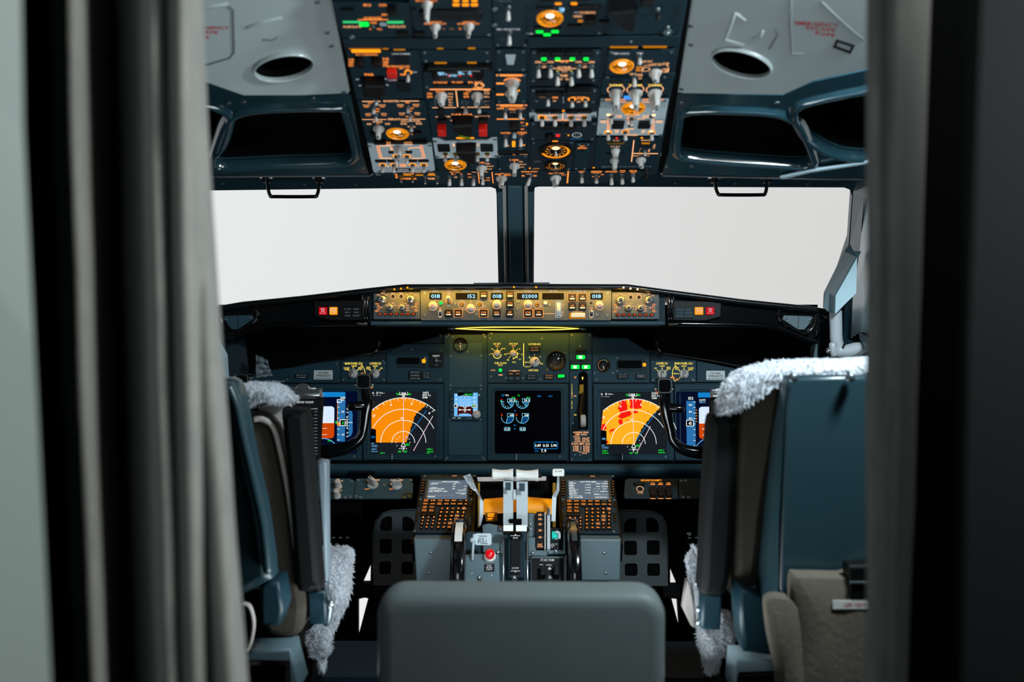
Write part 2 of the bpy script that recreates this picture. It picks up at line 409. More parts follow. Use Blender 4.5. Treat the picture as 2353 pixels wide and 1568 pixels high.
class Mod:
    """one instrument module: a plate on a panel frame with its switches, knobs, lamps and lettering; all given in zoomed-crop coordinates"""
    def __init__(s, fr, K, name, label, poly=None, rect=None, m='panel', h=0.004, cat='control panel', group=None, bev=0.0012, root=None, c0=0.0, rad=0.003, screws=True, holes=None):
        s.fr = fr; s.K = K; s.h = h; s.ink = B(fr); s.scr = B(fr)
        poly_l = [s.q(*p) for p in poly] if poly else rrect(*s.rect(*rect), rad, 3)
        s.poly = ccw(poly_l)
        cx = sum(p[0] for p in s.poly) / len(s.poly); cy = min(p[1] for p in s.poly)
        s.t = root or thing(name, label, cat, fr.pt(cx, cy, c0), group)
        b = B(fr)
        if holes: b.holed(s.poly, [rrect(*s.rect(*hh), 0.003, 3) for hh in holes], c0, h, m)
        else: b.prism(s.poly, c0, h, m, bev=bev)
        s.plate = b.build('plate', s.t)
        if screws and rect:
            a0, b0, a1, b1 = s.rect(*rect)
            for x, y in ((a0 + .006, b0 + .006), (a1 - .006, b0 + .006), (a0 + .006, b1 - .006), (a1 - .006, b1 - .006)): s.screw_at(x, y)
    def q(s, X, Y, c=None):
        return s.fr.px(*kp(s.K, X, Y), s.h if c is None else c)
    def rect(s, X0, Y0, X1, Y1):
        Xm, Ym = (X0 + X1) / 2, (Y0 + Y1) / 2
        a0 = s.q(X0, Ym)[0]; a1 = s.q(X1, Ym)[0]; b1 = s.q(Xm, Y0)[1]; b0 = s.q(Xm, Y1)[1]
        return a0, b0, a1, b1
    def screw_at(s, a, b, r=0.0022):
        s.scr.lathe(a, b, [(r * 1.25, 0), (r * 1.25, .0006), (r, .0011), (r * .45, .0011), (r * .4, .0005)], 'screw', 10, c=s.h)
    def screw(s, X, Y, r=0.0022): s.screw_at(*s.q(X, Y), r)
    def T(s, t, X, Y, w, h, m='ink_orange', rot=0):
        a0, b0, a1, b1 = s.rect(X - w / 2, Y - h / 2, X + w / 2, Y + h / 2)
        s.ink.text(t, (a0 + a1) / 2, (b0 + b1) / 2, a1 - a0, b1 - b0, s.h + .0004, m, rot)
    def L(s, X0, Y0, X1, Y1, w=8, m='ink_orange'):
        wl = abs(s.q(X0 + w, Y0)[0] - s.q(X0, Y0)[0]) if abs(X1 - X0) < abs(Y1 - Y0) else abs(s.q(X0, Y0 + w)[1] - s.q(X0, Y0)[1])
        s.ink.line(s.q(X0, Y0), s.q(X1, Y1), wl, s.h + .0004, m)
    def PL(s, pts, w, m='ink_orange'):
        for i in range(len(pts) - 1): s.L(*pts[i], *pts[i + 1], w, m)
    def ring(s, X, Y, r, w=6, m='ink_orange', a0=0, a1=360, n=24):
        cx, cy = s.q(X, Y); rr = abs(s.q(X + r, Y)[0] - cx); ww = rr * w / r
        pts = [(cx + rr * math.cos(R(a0 + (a1 - a0) * i / n)), cy + rr * math.sin(R(a0 + (a1 - a0) * i / n))) for i in range(n + 1)]
        s.ink.poly_line(pts, ww, s.h + .0004, m)
    def blk(s, X0, Y0, X1, Y1, m='black', hh=0.004, r=0.002, name='annunciator', lit=None, litm='ink_orange', rows=0, parent=None, bev=0.0008):
        b = B(s.fr); rc = s.rect(X0, Y0, X1, Y1); Xm = (X0 + X1) / 2
        for _ in range(4):
            t1 = min(s.q(Xm, Y0)[1], s.q(Xm, Y0, s.h + hh)[1]); t0 = max(s.q(Xm, Y1)[1], s.q(Xm, Y1, s.h + hh)[1])
            if t1 - t0 > .3 * (rc[3] - rc[1]): break
            hh *= .6
        if t1 - t0 > .001: rc = (rc[0], t0, rc[2], t1)
        b.prism(rrect(*rc, r, 3), s.h, s.h + hh, m, bev=bev)
        if lit:
            for i, tx in enumerate(lit):
                n = len(lit); bb = rc[3] - (rc[3] - rc[1]) * (i + .5) / n
                b.text(tx, (rc[0] + rc[2]) / 2, bb, (rc[2] - rc[0]) * .72, (rc[3] - rc[1]) / n * .55, s.h + hh + .0003, litm)
        for i in range(rows):
            bb = rc[3] - (rc[3] - rc[1]) * (i + .5) / rows
            b.box(rc[0] + .001, bb - .0006, s.h + hh, rc[2] - .001, bb + .0006, s.h + hh + .0006, 'panel_dark')
        return b.build(name, parent or s.t)
    def lamp(s, X0, Y0, X1, Y1, m, name='indicator_light', hh=0.003, r=0.002):
        return s.blk(X0, Y0, X1, Y1, m, hh, r, name)
    def fit(s, base, Yt, lo=.008, hi=.045):
        y1 = kp(s.K, 0, Yt)[1]; y0 = proj(s.fr.pt(*base, s.h))[1]; yy = proj(s.fr.pt(*base, s.h + .01))[1]
        k = (yy - y0) / .01
        return min(hi, max(lo, (y1 - y0) / k if abs(k) > 1 else lo))
    def toggle(s, X, Y0, Y1, w=55, m='knob_white', name='toggle_switch', glow=False, tilt=0, L=None, neck='steel', ball=False):
        base = s.q(X - tilt, Y0); L = L or s.fit(base, Y1)
        r = abs(s.q(X + w / 2, Y0)[0] - s.q(X, Y0)[0])
        b = B(s.fr); a, bb = base
        b.lathe(a, bb, [(r * 1.25, 0), (r * 1.25, .001), (r * .95, .0015), (r * .9, .004), (r * .5, .0045), (r * .45, .003)], neck, 12, c=s.h)
        if glow: b.lathe(a, bb, [(r * 1.3, .0002), (r * 1.9, .0003)], 'lamp_amber', 12, c=s.h)
        o = b.build(name, s.t)
        ta = s.q(X + tilt, Y0)[0] - a
        l = B(s.fr); p0 = Vector((a, bb, s.h + .002)); p1 = Vector((a + ta, bb, s.h + L - r * .5))
        if ball:
            l.tube([p0, p0.lerp(p1, .8)], [r * .35, r * .3], neck, 8, up=Vector((0, 1, 0)))
            l.tube([p0.lerp(p1, .78), p0.lerp(p1, .9), p1], [r * .4, r * .62, r * .4], 'silver', 10, up=Vector((0, 1, 0)))
        else:
            l.tube([p0, p0.lerp(p1, .3)], [r * .4, r * .42], neck, 8, up=Vector((0, 1, 0)))
            l.tube([p0.lerp(p1, .28), p0.lerp(p1, .4), p1], [r * .62, r * .78, r * .95], m, 10, up=Vector((0, 1, 0)))
        l.build('lever', o)
        return o
    def paddle(s, X, Y0, Y1, w=130, ang=0, m='knob_white', name='rotary_knob', L=None, skirt=1.0, bw=.42, ptr=True):
        base = s.q(X, Y0); L = L or s.fit(base, Y1); a, bb = base
        r = abs(s.q(X + w / 2, Y0)[0] - a)
        b = B(s.fr); b.lathe(a, bb, [(r * skirt, 0), (r * skirt, .003), (r * skirt * .88, .0055), (r * .5, .006)], m, 24, c=s.h)
        ca, sa = math.cos(R(ang)), math.sin(R(ang)); hw = r * bw; hl = r * .95
        rings = []
        for z, kx, ky in ((.004, 1.15, 1.0), (L * .35, 1.0, .95), (L * .85, .85, .88), (L * .97, .72, .8), (L, .55, .7)):
            rr = rrect(-hw * kx, -hl * ky, hw * kx, hl * ky, hw * .5, 3)
            rings.append([(a + x * ca - y * sa, bb + x * sa + y * ca, s.h + z) for x, y in rr])
        b.loft(rings, m, True, cap1=True)
        o = b.build(name, s.t)
        if ptr:
            q_ = B(s.fr); z = s.h + L + .0004
            pts = [(-.0012, 0), (.0012, 0), (.0012, hl * .72), (-.0012, hl * .72)]
            q_.add([(a + x * ca - y * sa, bb + x * sa + y * ca, z) for x, y in pts], [(0, 1, 2, 3)], 'black')
            z2 = [(hl * .8, s.h + L * .8), (hl * .92, s.h + L * .45), (hl * .96, s.h + .006)]
            q_.build('pointer', o)
        return o
    def round(s, X, Y0, w, L=.014, m='knob_white', name='knob', cap=None, captext=None, knurl=True, skirt=True):
        a, bb = s.q(X, Y0); r = abs(s.q(X + w / 2, Y0)[0] - a); b = B(s.fr); n = 28; rings = []
        prof = ([(r * 1.12, 0), (r * 1.12, .003)] if skirt else []) + [(r * .98, .0035), (r * .92, L * .9), (r * .84, L), (r * .3, L + .0003)]
        for k, (rr, z) in enumerate(prof):
            rings.append([(a + rr * (1 + (.035 if knurl and i % 2 and 0 < z < L * .95 else 0)) * math.cos(2 * math.pi * i / n), bb + rr * (1 + (.035 if knurl and i % 2 and 0 < z < L * .95 else 0)) * math.sin(2 * math.pi * i / n), s.h + z) for i in range(n)])
        b.loft(rings, m, True, cap1=True); o = b.build(name, s.t)
        if cap:
            c = B(s.fr); c.lathe(a, bb, [(r * .62, L), (r * .62, L + .003), (r * .55, L + .004)], cap, 20, c=s.h)
            if captext: c.text(captext, a, bb, r * .8, r * .36, s.h + L + .0045, 'ink_white')
            c.build('cap', o)
        return o
    def gauge(s, X, Y, w, h, lit=True, hot=True, depth=None):
        """lit round gauge on the overhead: bezel cup and dial"""
        a, bb = s.q(X, Y); r = abs(s.q(X + w / 2, Y)[0] - a)
        b = B(s.fr); b.lathe(a, bb, [(r * 1.08, 0), (r * 1.08, .001), (r * 1.0, .0028), (r * .93, .0022), (r * .90, .001)], 'amber_glass' if lit else 'black', 28, c=s.h)
        o = b.build('gauge', s.t)
        d = B(s.fr); d.lathe(a, bb, [(r * .90, .001), (r * .01, .001)], 'black', 28, c=s.h)
        c = s.h + .0016
        for i in range(22):
            t = R(-60 + i * 15); k = .80 if i % 3 else .68
            d.line((a + r * k * math.cos(t), bb + r * k * math.sin(t)), (a + r * .88 * math.cos(t), bb + r * .88 * math.sin(t)), r * .05, c, 'lamp_amber')
        pts = [(a + r * .72 * math.cos(R(20 + i * 7)), bb + r * .72 * math.sin(R(20 + i * 7))) for i in range(21)]
        d.poly_line(pts, r * .13, c, 'lamp_amber')
        pts = [(a + r * .45 * math.cos(R(200 + i * 7)), bb + r * .45 * math.sin(R(200 + i * 7))) for i in range(21)]
        d.poly_line(pts, r * .07, c, 'lamp_amber')
        if hot: d.flat(circ(a, bb + r * .45, r * .34, 14, r * .28), c + .0004, 'lamp_white')
        d.line((a, bb), (a + r * .5, bb - r * .35), r * .07, c + .0006, 'ink_white')
        d.build('dial', o); return o
    def done(s):
        if s.ink.v: s.ink.build('lettering', s.t, kind=None)
        if s.scr.v: s.scr.build('fasteners', s.t, kind='stuff')
        return s.t
# ================================================================== SETTING
def struct(b, name, label=None): return b.build(name, kind='structure', label=label)
def wbox(name, x0, y0, z0, x1, y1, z1, m):
    b = B(); b.box(x0, y0, z0, x1, y1, z1, m); return struct(b, name)
wbox('floor', -1.3, -1.4, -0.05, 1.3, 3.3, 0.0, 'room_dark')
wbox('ceiling', -1.3, -1.4, 2.15, 1.3, 3.3, 2.25, 'room_dark')
wbox('wall_back', -1.3, -1.5, 0.0, 1.3, -1.4, 2.15, 'galley')
# side walls of the flight deck with an opening for the side windows
for sx1, nm in ((-1, 'wall_left'), (1, 'wall_right')):
    b = B(); x0, x1 = (sx1 * 1.12, sx1 * 1.18)
    b.box(min(x0, x1), -1.4, 0.0, max(x0, x1), 3.25, 0.98, 'room_dark'); b.box(min(x0, x1), -1.4, 1.5, max(x0, x1), 3.25, 2.15, 'room_dark')
    b.box(min(x0, x1), -1.4, 0.98, max(x0, x1), 1.75, 1.5, 'room_dark'); b.box(min(x0, x1), 2.45, 0.98, max(x0, x1), 3.25, 1.5, 'room_dark')
    struct(b, nm)
    b = B(); b.box(sx1 * 1.15 - .003, 1.75, 0.98, sx1 * 1.15 + .003, 2.45, 1.5, 'glass'); struct(b, 'window_3' if sx1 < 0 else 'window_4')
# forward bulkhead with the small gaps at foot level through which the bright hall shows
WF = Fr(P(1188, 1340, 3.15), (1, 0, 0), (0, 0, 1))
zz = lambda pts: [WF.px(*p) for p in pts]
holes = [zz([(833, 1341), (852, 1298), (851, 1341)]), zz([(822, 1466), (822, 1378), (838, 1374), (846, 1376)]),
         zz([(1540, 1345), (1540, 1306), (1556, 1345)]), zz([(1543, 1376), (1557, 1377), (1562, 1446)])]
outer = [(-1.2, -1.2), (1.2, -1.2), (1.2, .62), (-1.2, .62)]
oz = WF.O.z; outer = [(-1.2, 0.0 - oz), (1.2, 0.0 - oz), (1.2, 1.10 - oz), (-1.2, 1.10 - oz)]
b = B(WF); b.holed(outer, holes, -0.03, 0, 'room_black'); struct(b, 'wall_front')

# windshield plane: leans back under the overhead
pA = P(1188, 403, 2.42); pB = P(1188, 700, 2.98)
WS = Fr(pB, (1, 0, 0), pA - pB)
w_ = lambda pts, c=0: [WS.px(x, y, c) for x, y in pts]
ow = w_([(120, 392), (2260, 392), (2200, 760), (180, 760)])
lw = w_([(330, 440), (1128, 430), (1139, 434), (1141, 446), (1147, 742), (250, 742)])
rw = w_([(1228, 440), (1229, 431), (1238, 429), (1940, 431), (1953, 436), (1958, 450), (1950, 562), (1890, 742), (1226, 742)])
b = B(WS); b.holed(ow, [lw, rw], -0.03, 0.0, 'frame_teal'); struct(b, 'trim_1')
for nm, hl in (('window_1', lw), ('window_2', rw)):
    b = B(WS); b.prism(hl, -0.022, -0.016, 'glass'); struct(b, nm)
# centre post with its raised bars
b = B(WS)
b.prism(w_([(1166, 415), (1201, 415), (1204, 672), (1170, 672)]), 0.0, 0.016, 'post_teal', bev=.006)
b.prism(w_([(1143, 440), (1160, 440), (1166, 672), (1150, 672)]), 0.0, 0.003, 'post_teal', bev=.001)
b.prism(w_([(1209, 440), (1226, 440), (1224, 672), (1212, 672)]), 0.0, 0.003, 'post_teal', bev=.001)
b.wtube([WS.pt(*WS.px(1159, 415), .012), WS.pt(*WS.px(1164, 672), .012)], .0045, 'white', 10)
b.wtube([WS.pt(*WS.px(1209, 415), .012), WS.pt(*WS.px(1211, 672), .012)], .0045, 'white', 10)
b.add([(x, y, z + t_) for t_ in (0, .02) for x, y, z in ((-1.1, 1.98, 1.44), (1.1, 1.98, 1.44), (1.1, 2.45, 1.50), (-1.1, 2.45, 1.50))], [(3, 2, 1, 0), (4, 5, 6, 7), (0, 1, 5, 4), (2, 3, 7, 6)], 'frame_teal', fr=WORLD)
struct(b, 'trim_2')
# screws along the header
b = B(WS)
for x, y in ((513, 423), (818, 426), (1552, 422), (1857, 423), (700, 425), (1690, 423)):
    a, bb = WS.px(x, y); b.lathe(a, bb, [(.004, 0), (.004, .001), (.0025, .0016), (.001, .001)], 'screw', 10)
for y in (470, 520, 570, 630):
    for x in (1150, 1218):
        a, bb = WS.px(x, y); b.lathe(a, bb, [(.003, 0), (.003, .001), (.002, .0014)], 'screw', 8)
o = struct(b, 'trim_3'); o['kind'] = 'structure'
# right-hand side frame: pillar and pale blue lining beside the windshield
def rp(X, Y): return (KR[0] + X / KR[2], KR[1] + Y / KR[2])
def slab3(b, pts, m, th=0.02):
    """pts: (px,py,Y depth); a slab with thickness away from the camera"""
    f = [P(x, y, Y) for x, y, Y in pts]; n = len(f); bk = [p + (p - CAM).normalized() * th for p in f]
    tris = tessellate_polygon([[Vector((x, y, 0)) for x, y, Y in pts]])
    b.add([tuple(p) for p in f + bk], [t for t in tris] + [tuple(n + i for i in t)[::-1] for t in tris] + [(i, (i + 1) % n, n + (i + 1) % n, n + i) for i in range(n)], m)
b = B()
slab3(b, [(*rp(575, 60), 2.42), (*rp(760, 50), 2.2), (*rp(760, 180), 2.2), (*rp(630, 190), 2.36), (*rp(598, 600), 2.5), (*rp(575, 660), 2.55), (*rp(520, 545), 2.6), (*rp(548, 140), 2.42)], 'grey_box')
struct(b, 'trim_4')
b = B()
slab3(b, [(*rp(632, 190), 2.4), (*rp(800, 170), 2.15), (*rp(800, 1250), 2.2), (*rp(600, 1240), 2.4), (*rp(530, 1290), 2.5), (*rp(545, 950), 2.5), (*rp(598, 600), 2.48)], 'pale_blue')
slab3(b, [(*rp(480, 1040), 2.56), (*rp(560, 950), 2.54), (*rp(540, 1290), 2.54), (*rp(470, 1280), 2.56)], 'frame_teal')
struct(b, 'trim_5')
b = B()
slab3(b, [(*rp(585, 1225), 2.34), (*rp(700, 1310), 2.2), (*rp(700, 1360), 2.2), (*rp(640, 1370), 2.3), (*rp(600, 1300), 2.34)], 'grey_box')
slab3(b, [(*rp(455, 1270), 2.4), (*rp(640, 1350), 2.32), (*rp(760, 1340), 2.1), (*rp(760, 1500), 2.1), (*rp(440, 1500), 2.4)], 'frame_teal', .05)
struct(b, 'trim_6')
b = B()
slab3(b, [(490, 770, 2.35), (509, 790, 2.35), (523, 815, 2.35), (527, 872, 2.35), (480, 872, 2.35)], 'pale_blue')
struct(b, 'trim_7')

# doorway: jambs either side of the camera's view
b = B()
slab3(b, [(-1400, -1200, .46), (30, -1200, .60), (54, 300, .60), (78, 784, .60), (160, 2400, .60), (-1400, 2400, .46)], 'jamb', .02)
struct(b, 'trim_8')
b = B()
slab3(b, [(2300, -1200, .60), (4600, -1200, .44), (4600, 2400, .44), (2194, 2400, .60), (2228, 784, .60)], 'jamb_shaded', .02)  # outer reach beyond view added to keep galley light off the curtain
slab3(b, [(2228, -160, .62), (2250, -160, .615), (2222, 1740, .615), (2196, 1740, .62)], 'jamb_shaded', .02)
struct(b, 'trim_9')
# black panels of the partition behind the jambs, outboard of the curtains
b = B(); slab3(b, [(-400, -300, .98), (150, -300, .98), (220, 1900, .98), (-400, 1900, .98)], 'room_black', .02); struct(b, 'wall_partition_left')
b = B(); slab3(b, [(2105, -300, .98), (2800, -300, .98), (2800, 1900, .98), (2045, 1900, .98)], 'room_black', .02); struct(b, 'wall_partition_right')

# ================================================================== CURTAINS
def curtain(name, label, prof, Y0, flip=1):
    """prof: list of (px at top, px at bottom, depth offset top, depth offset bottom)"""
    b = B(); NY = 60; pp = smooth_path([Vector((p[0], p[1], p[2] * 100, )) for p in prof], 6); pq = smooth_path([Vector((p[3] * 100, 0, 0)) for p in prof], 6)
    rows = []
    for j in range(NY + 1):
        y = -200 + 2000 * j / NY; t = (y) / 1568.0; row = []
        for i, (p, q_) in enumerate(zip(pp, pq)):
            x = p.x + (p.y - p.x) * (t if flip < 0 or t < 0 else t ** 1.3); d = p.z / 100 * (1 - t) + q_.x / 100 * t
            d += 0.004 * noise.noise(Vector((i * .25, j * .12, 3 if flip > 0 else 9))); x += 3 * noise.noise(Vector((i * .15, j * .1, 7)))
            row.append(tuple(P(x, y, Y0 + d)))
        rows.append(row)
    n = len(pp); v = [p for r_ in rows for p in r_]
    f = [(j * n + i, j * n + i + 1, (j + 1) * n + i + 1, (j + 1) * n + i) for j in range(NY) for i in range(n - 1)]
    b.add(v, f, 'curtain', True)
    o = b.build(name, label=label, cat='curtain')
    k = o.modifiers.new('cloth', 'SOLIDIFY'); k.thickness = 0.003
    return o
curtain('doorway_curtain', 'grey woven curtain gathered in deep folds at the left side of the doorway',
    [(128, 182, .06, .06), (140, 196, .01, .01), (165, 222, -.03, -.03), (196, 240, .03, .03), (216, 256, .16, .16), (262, 300, .24, .24), (312, 346, .13, .13),
     (352, 388, -.02, -.01), (385, 420, .03, .02), (415, 452, -.035, -.02), (434, 490, .0, .03), (452, 528, .05, -.02), (460, 562, .10, .02), (456, 553, .16, .12)], 0.80)
curtain('doorway_curtain', 'smooth grey woven curtain hanging at the right side of the doorway',
    [(2008, 2006, .14, .12), (2000, 1998, .06, .04), (2008, 2004, .0, -.02), (2030, 2012, .015, .0), (2060, 2030, -.02, .01), (2092, 2052, .0, .0), (2118, 2066, .05, .04), (2132, 2078, .12, .1)], 0.80, -1)

# ================================================================== CEILING PANELS AND MOULDED FAIRINGS
OH = frame(1185, 415, 2.0, -70)
mat('hatch_line', (120, 126, 126), 0.4)
def rollframe(px_, py_, Y, sgn, roll):
    r = R(roll); u = Vector((math.cos(r), 0, -sgn * math.sin(r)))
    v = Vector((0, math.sin(R(-70)), math.cos(R(-70)))); v = (v - u * v.dot(u)).normalized()
    return Fr(P(px_, py_, Y), u, v)
def dx(F, pts, c=0): return [F.px(x, y, c) for x, y in pts]
for sgn, side in ((-1, 'left'), (1, 'right')):
    CF = rollframe(850 if sgn < 0 else 1522, 400, 2.0, sgn, 16 if sgn < 0 else 18)
    lab = 'left' if sgn < 0 else 'right'
    if sgn < 0:
        outl = [(300, -110), (690, -330), (752, -60), (768, 10), (806, 205), (800, 214), (690, 219), (560, 219), (520, 205), (460, 184), (330, 150)]
        ec, ew, eh, ang = (651, 151), 67, 28, 9
    else:
        outl = [(1582, -60), (1640, -330), (2090, -110), (2120, 130), (1985, 160), (1870, 185), (1800, 217), (1700, 216), (1560, 214), (1546, 220), (1541, 214), (1578, 10)]
        ec, ew, eh, ang = (1705, 142), 68, 28, -14
    hole = [(ec[0] + ew * math.cos(t) * math.cos(R(ang)) + eh * math.sin(t) * math.sin(R(ang)), ec[1] + eh * math.sin(t) * math.cos(R(ang)) - ew * math.cos(t) * math.sin(R(ang))) for t in [2 * math.pi * i / 40 for i in range(40)]]
    t = thing('lining_panel', ('pale grey ceiling panel with a round dark opening, %s of the overhead switches' % lab), 'lining panel', CF.pt(*CF.px(*ec)))
    b = B(CF); b.holed(dx(CF, outl), [dx(CF, hole)], -0.012, 0, 'ceiling_grey'); b.build('shell', t)
    # rolled collar of the opening and its dark cup
    cen = Vector(CF.px(*ec)); hp = dx(CF, hole)
    ringf = lambda k, c: [(cen.x + (x - cen.x) * k, cen.y + (y - cen.y) * k, c) for x, y in hp]
    b = B(CF); b.loft([ringf(1.09, 0.0), ringf(1.06, .006), ringf(1.02, .007), ringf(1.0, .003), ringf(.995, -.002)], 'ceiling_grey'); b.build('collar', t)
    b = B(CF); b.loft([ringf(.997, -.001), ringf(.98, -.06), ringf(.6, -.07)], 'room_black', cap1=True); b.build('speaker_cup', t)
    b = B(CF)
    scr = [(1028 / 3.564 + 440, 18 / 3.564), (1110 / 3.564 + 440, 268 / 3.564), (1145 / 3.564 + 440, 378 / 3.564), (1245 / 3.564 + 440, 755 / 3.564)] if sgn < 0 else [(1587, 60), (1587, 103), (1566, 205)]
    for x, y in scr:
        a, bb = CF.px(x, y); b.lathe(a, bb, [(.004, 0), (.004, .0006), (.003, .001), (.001, .0006)], 'steel', 12)
    b.build('fasteners', t, kind='stuff')
    # raised hatch outlines
    b = B(CF)
    def tr(pts, w=.006, m='ceiling_grey', c=.004):
        b.wtube([CF.pt(*CF.px(x, y), 0) for x, y in pts], w * .34, 'ceiling_grey' if w > .006 else 'hatch_line', 6)
    if sgn < 0:
        tr([(461, 20), (470, 15), (523, 9)], .008, 'steel'); tr([(566, 63), (600, 50), (646, 40)], .008, 'steel')
        tr([(523, 9), (536, 22), (538, 120), (528, 133), (470, 150)]); tr([(605, 90), (625, 92), (636, 86)], .006, 'steel')
        b.build('hatch_outline', t)
    else:
        tr([(1818, 0), (1815, 60), (1820, 122), (1845, 124)]); tr([(1690, 30), (1666, 90), (1710, 102)], .010); tr([(1690, 30), (1712, 46)], .008)
        tr([(1888, 5), (1930, 45), (1985, 92)], .005, 'steel'); tr([(1730, 88), (1748, 84), (1753, 70)], .009)
        tr([(1783, 64), (1787, 80), (1768, 112)], .006, 'steel')
        b.build('hatch_outline', t)
        fr_ = [(1922, 90), (1964, 104), (1955, 122), (1914, 107)]
        b2 = B(CF); q_ = dx(CF, fr_); b2.holed(q_, [inset(ccw(q_), .0035)], 0, .002, 'black'); b2.build('latch_frame', t, 'small black rectangular latch frame')
    b = B(CF)
    TX = [('EMERGENCY', 1877, 55, 100, 11), ('ESCAPE', 1886, 66, 66, 10), ('ROPE', 1896, 78, 44, 10)] if sgn > 0 else [('EMERGENCY', 481, 63, 90, 9), ('ESCAPE', 470, 73, 62, 9), ('ROPE', 460, 84, 42, 9)]
    for s_, x, y, w, h in TX:
        a0 = CF.px(x - w / 2, y); a1 = CF.px(x + w / 2, y); hh = abs(CF.px(x, y - h / 2)[1] - CF.px(x, y + h / 2)[1])
        e1 = CF.px(x + w / 2, y + (1 if sgn < 0 else 3)); e0 = CF.px(x - w / 2, y - (1 if sgn < 0 else 3))
        b.text(s_, (e0[0] + e1[0]) / 2, (e0[1] + e1[1]) / 2, math.hypot(e1[0] - e0[0], e1[1] - e0[1]), hh * .8, .0006, 'red_ink', rot=math.atan2(e1[1] - e0[1], e1[0] - e0[0]))
    b.build('lettering', t)

    # lower fairing: glossy dark moulding with cup recesses
    FF = rollframe(850 if sgn < 0 else 1522, 400, 2.0, sgn, 6)
    if sgn < 0:
        outl = [(330, 150), (460, 186), (520, 207), (560, 220), (690, 220), (800, 215), (812, 222), (822, 250), (853, 398), (850, 402), (330, 406)]
        cups = [[(556, 266), (600, 257), (700, 253), (768, 253), (778, 262), (800, 345), (797, 362), (772, 368), (640, 372), (520, 378), (504, 373), (508, 352), (522, 312), (535, 284)],
                [(400, 250), (466, 246), (508, 262), (510, 272), (500, 318), (485, 345), (462, 360), (400, 372)]]
    else:
        outl = [(1525, 402), (1520, 397), (1543, 250), (1546, 225), (1560, 215), (1700, 218), (1800, 219), (1870, 188), (1985, 163), (2150, 130), (2150, 412)]
        cups = [[(1592, 261), (1690, 260), (1770, 265), (1808, 278), (1826, 296), (1853, 360), (1850, 374), (1780, 372), (1640, 362), (1585, 356), (1570, 345), (1578, 282)],
                [(1843, 252), (1900, 232), (1985, 215), (2080, 205), (2080, 360), (1985, 357), (1930, 350), (1880, 325), (1858, 300)]]
    t = thing('moulded_fairing', 'glossy dark moulded fairing with two cup recesses above the %s windshield' % lab, 'fairing', FF.pt(*FF.px(700 if sgn < 0 else 1700, 400)))
    b = B(FF); hs = [inset(ccw(smooth_poly(dx(FF, c_), 3)), -.007) for c_ in cups]
    b.holed(dx(FF, outl), [inset(h_, -.010) for h_ in hs], -0.01, 0.0, 'gloss_teal'); b.build('shell', t)
    for h_ in hs:
        b = B(FF); rg = lambda d, c: [(x, y, c) for x, y in inset(h_, d)]
        b.loft([rg(-.016, -.001), rg(-.012, .005), rg(-.006, .009), rg(-.001, .009), rg(.002, .004), rg(.003, -.006), rg(.005, -.016)], 'gloss_teal')
        b.build('rim', t)
        b = B(FF); b.loft([rg(.004, -.010), rg(.010, -.09), rg(.02, -.10)], 'black_matte', cap1=True); b.build('cup', t)
    b = B(FF)
    e = [(330, 405), (850, 402), (856, 398)] if sgn < 0 else [(1519, 397), (1524, 402), (1800, 408), (2150, 414)]
    b.wtube([FF.pt(*FF.px(x, y), .001) for x, y in e], .0022, 'silver', 6); b.build('edge_strip', t, 'bright metal edge strip')
    b = B(FF)
    pts = [(835, 388), (751, 377), (525, 238), (560, 235), (720, 226)] if sgn < 0 else [(1532, 384), (1590, 383), (1786, 237), (1567, 237), (1871, 372)]
    for x, y in pts:
        a, bb = FF.px(x, y); b.lathe(a, bb, [(.005, 0), (.005, .001), (.0035, .0018), (.001, .001)], 'steel', 12)
    b.build('fasteners', t, kind='stuff')
    if sgn > 0:
        b = B(FF); b.wtube([FF.pt(*FF.px(x, y), .004) for x, y in ((1800, 402), (1860, 388), (1990, 368), (2100, 362))], .012, 'pale_blue', 8, sq=.4); b.build('sweep_rib', t)

# assist handles at the top of the windshields
for lab, pts, br in (('left', [(612, 404), (615, 430), (621, 450), (632, 452), (718, 452), (728, 449), (733, 430), (733, 404)], (612, 733)),
                     ('right', [(1641, 401), (1644, 428), (1650, 445), (1660, 448), (1748, 448), (1758, 445), (1762, 428), (1763, 401)], (1641, 1763))):
    t = thing('assist_handle', 'black folding assist handle at the top of the %s windshield' % lab, 'handle', P(pts[0][0], pts[0][1], 2.38))
    b = B(); b.tube(smooth_path([P(x, y, 2.38) for x, y in pts], 3), .0042, 'gloss_black', 8); b.build('grip', t)
    for x in br:
        b = B(); c = P(x, 408, 2.39); b.box(c.x - .007, c.y - .01, c.z - .012, c.x + .007, c.y + .02, c.z + .012, 'black')
        b.tube([(c.x - .014, c.y, c.z), (c.x + .014, c.y, c.z)], .004, 'silver', 8); b.build('hinge_bracket', t)
# ================================================================== OVERHEAD PANEL
t = thing('overhead_console', 'dark teal frame plate that carries the overhead instrument modules', 'overhead panel', OH.pt(0, .01, -.05))
ohp = [OH.px(*p, -.001) for p in [(668, -430), (1653, -430), (1580, 0), (1512, 395), (1508, 400), (1476, 404), (1468, 413), (1380, 421), (1290, 428), (1050, 428), (1000, 420), (895, 408), (890, 402), (861, 399), (857, 394), (767, 0)]]
b = B(OH); b.prism(ohp, -.05, -.001, 'panel_dark', bev=.002); b.build('backing_plate', t)
for side in ((767, 0, 858, 400), (1580, 0, 1513, 398)):
    b = B(OH)
    x0, y0, x1, y1 = side; s_ = -1 if x0 < 1000 else 1
    b.flat([OH.px(x0 - 22 * (y0 < 0), y0 - 110, -.012), OH.px(x0 + s_ * 26, y0 - 110, -.012), OH.px(x1 + s_ * 16, y1, -.012), OH.px(x1, y1, -.012)], -.012, 'room_black')
    b.build('side_gap', t)
WHT = 'ink_white'
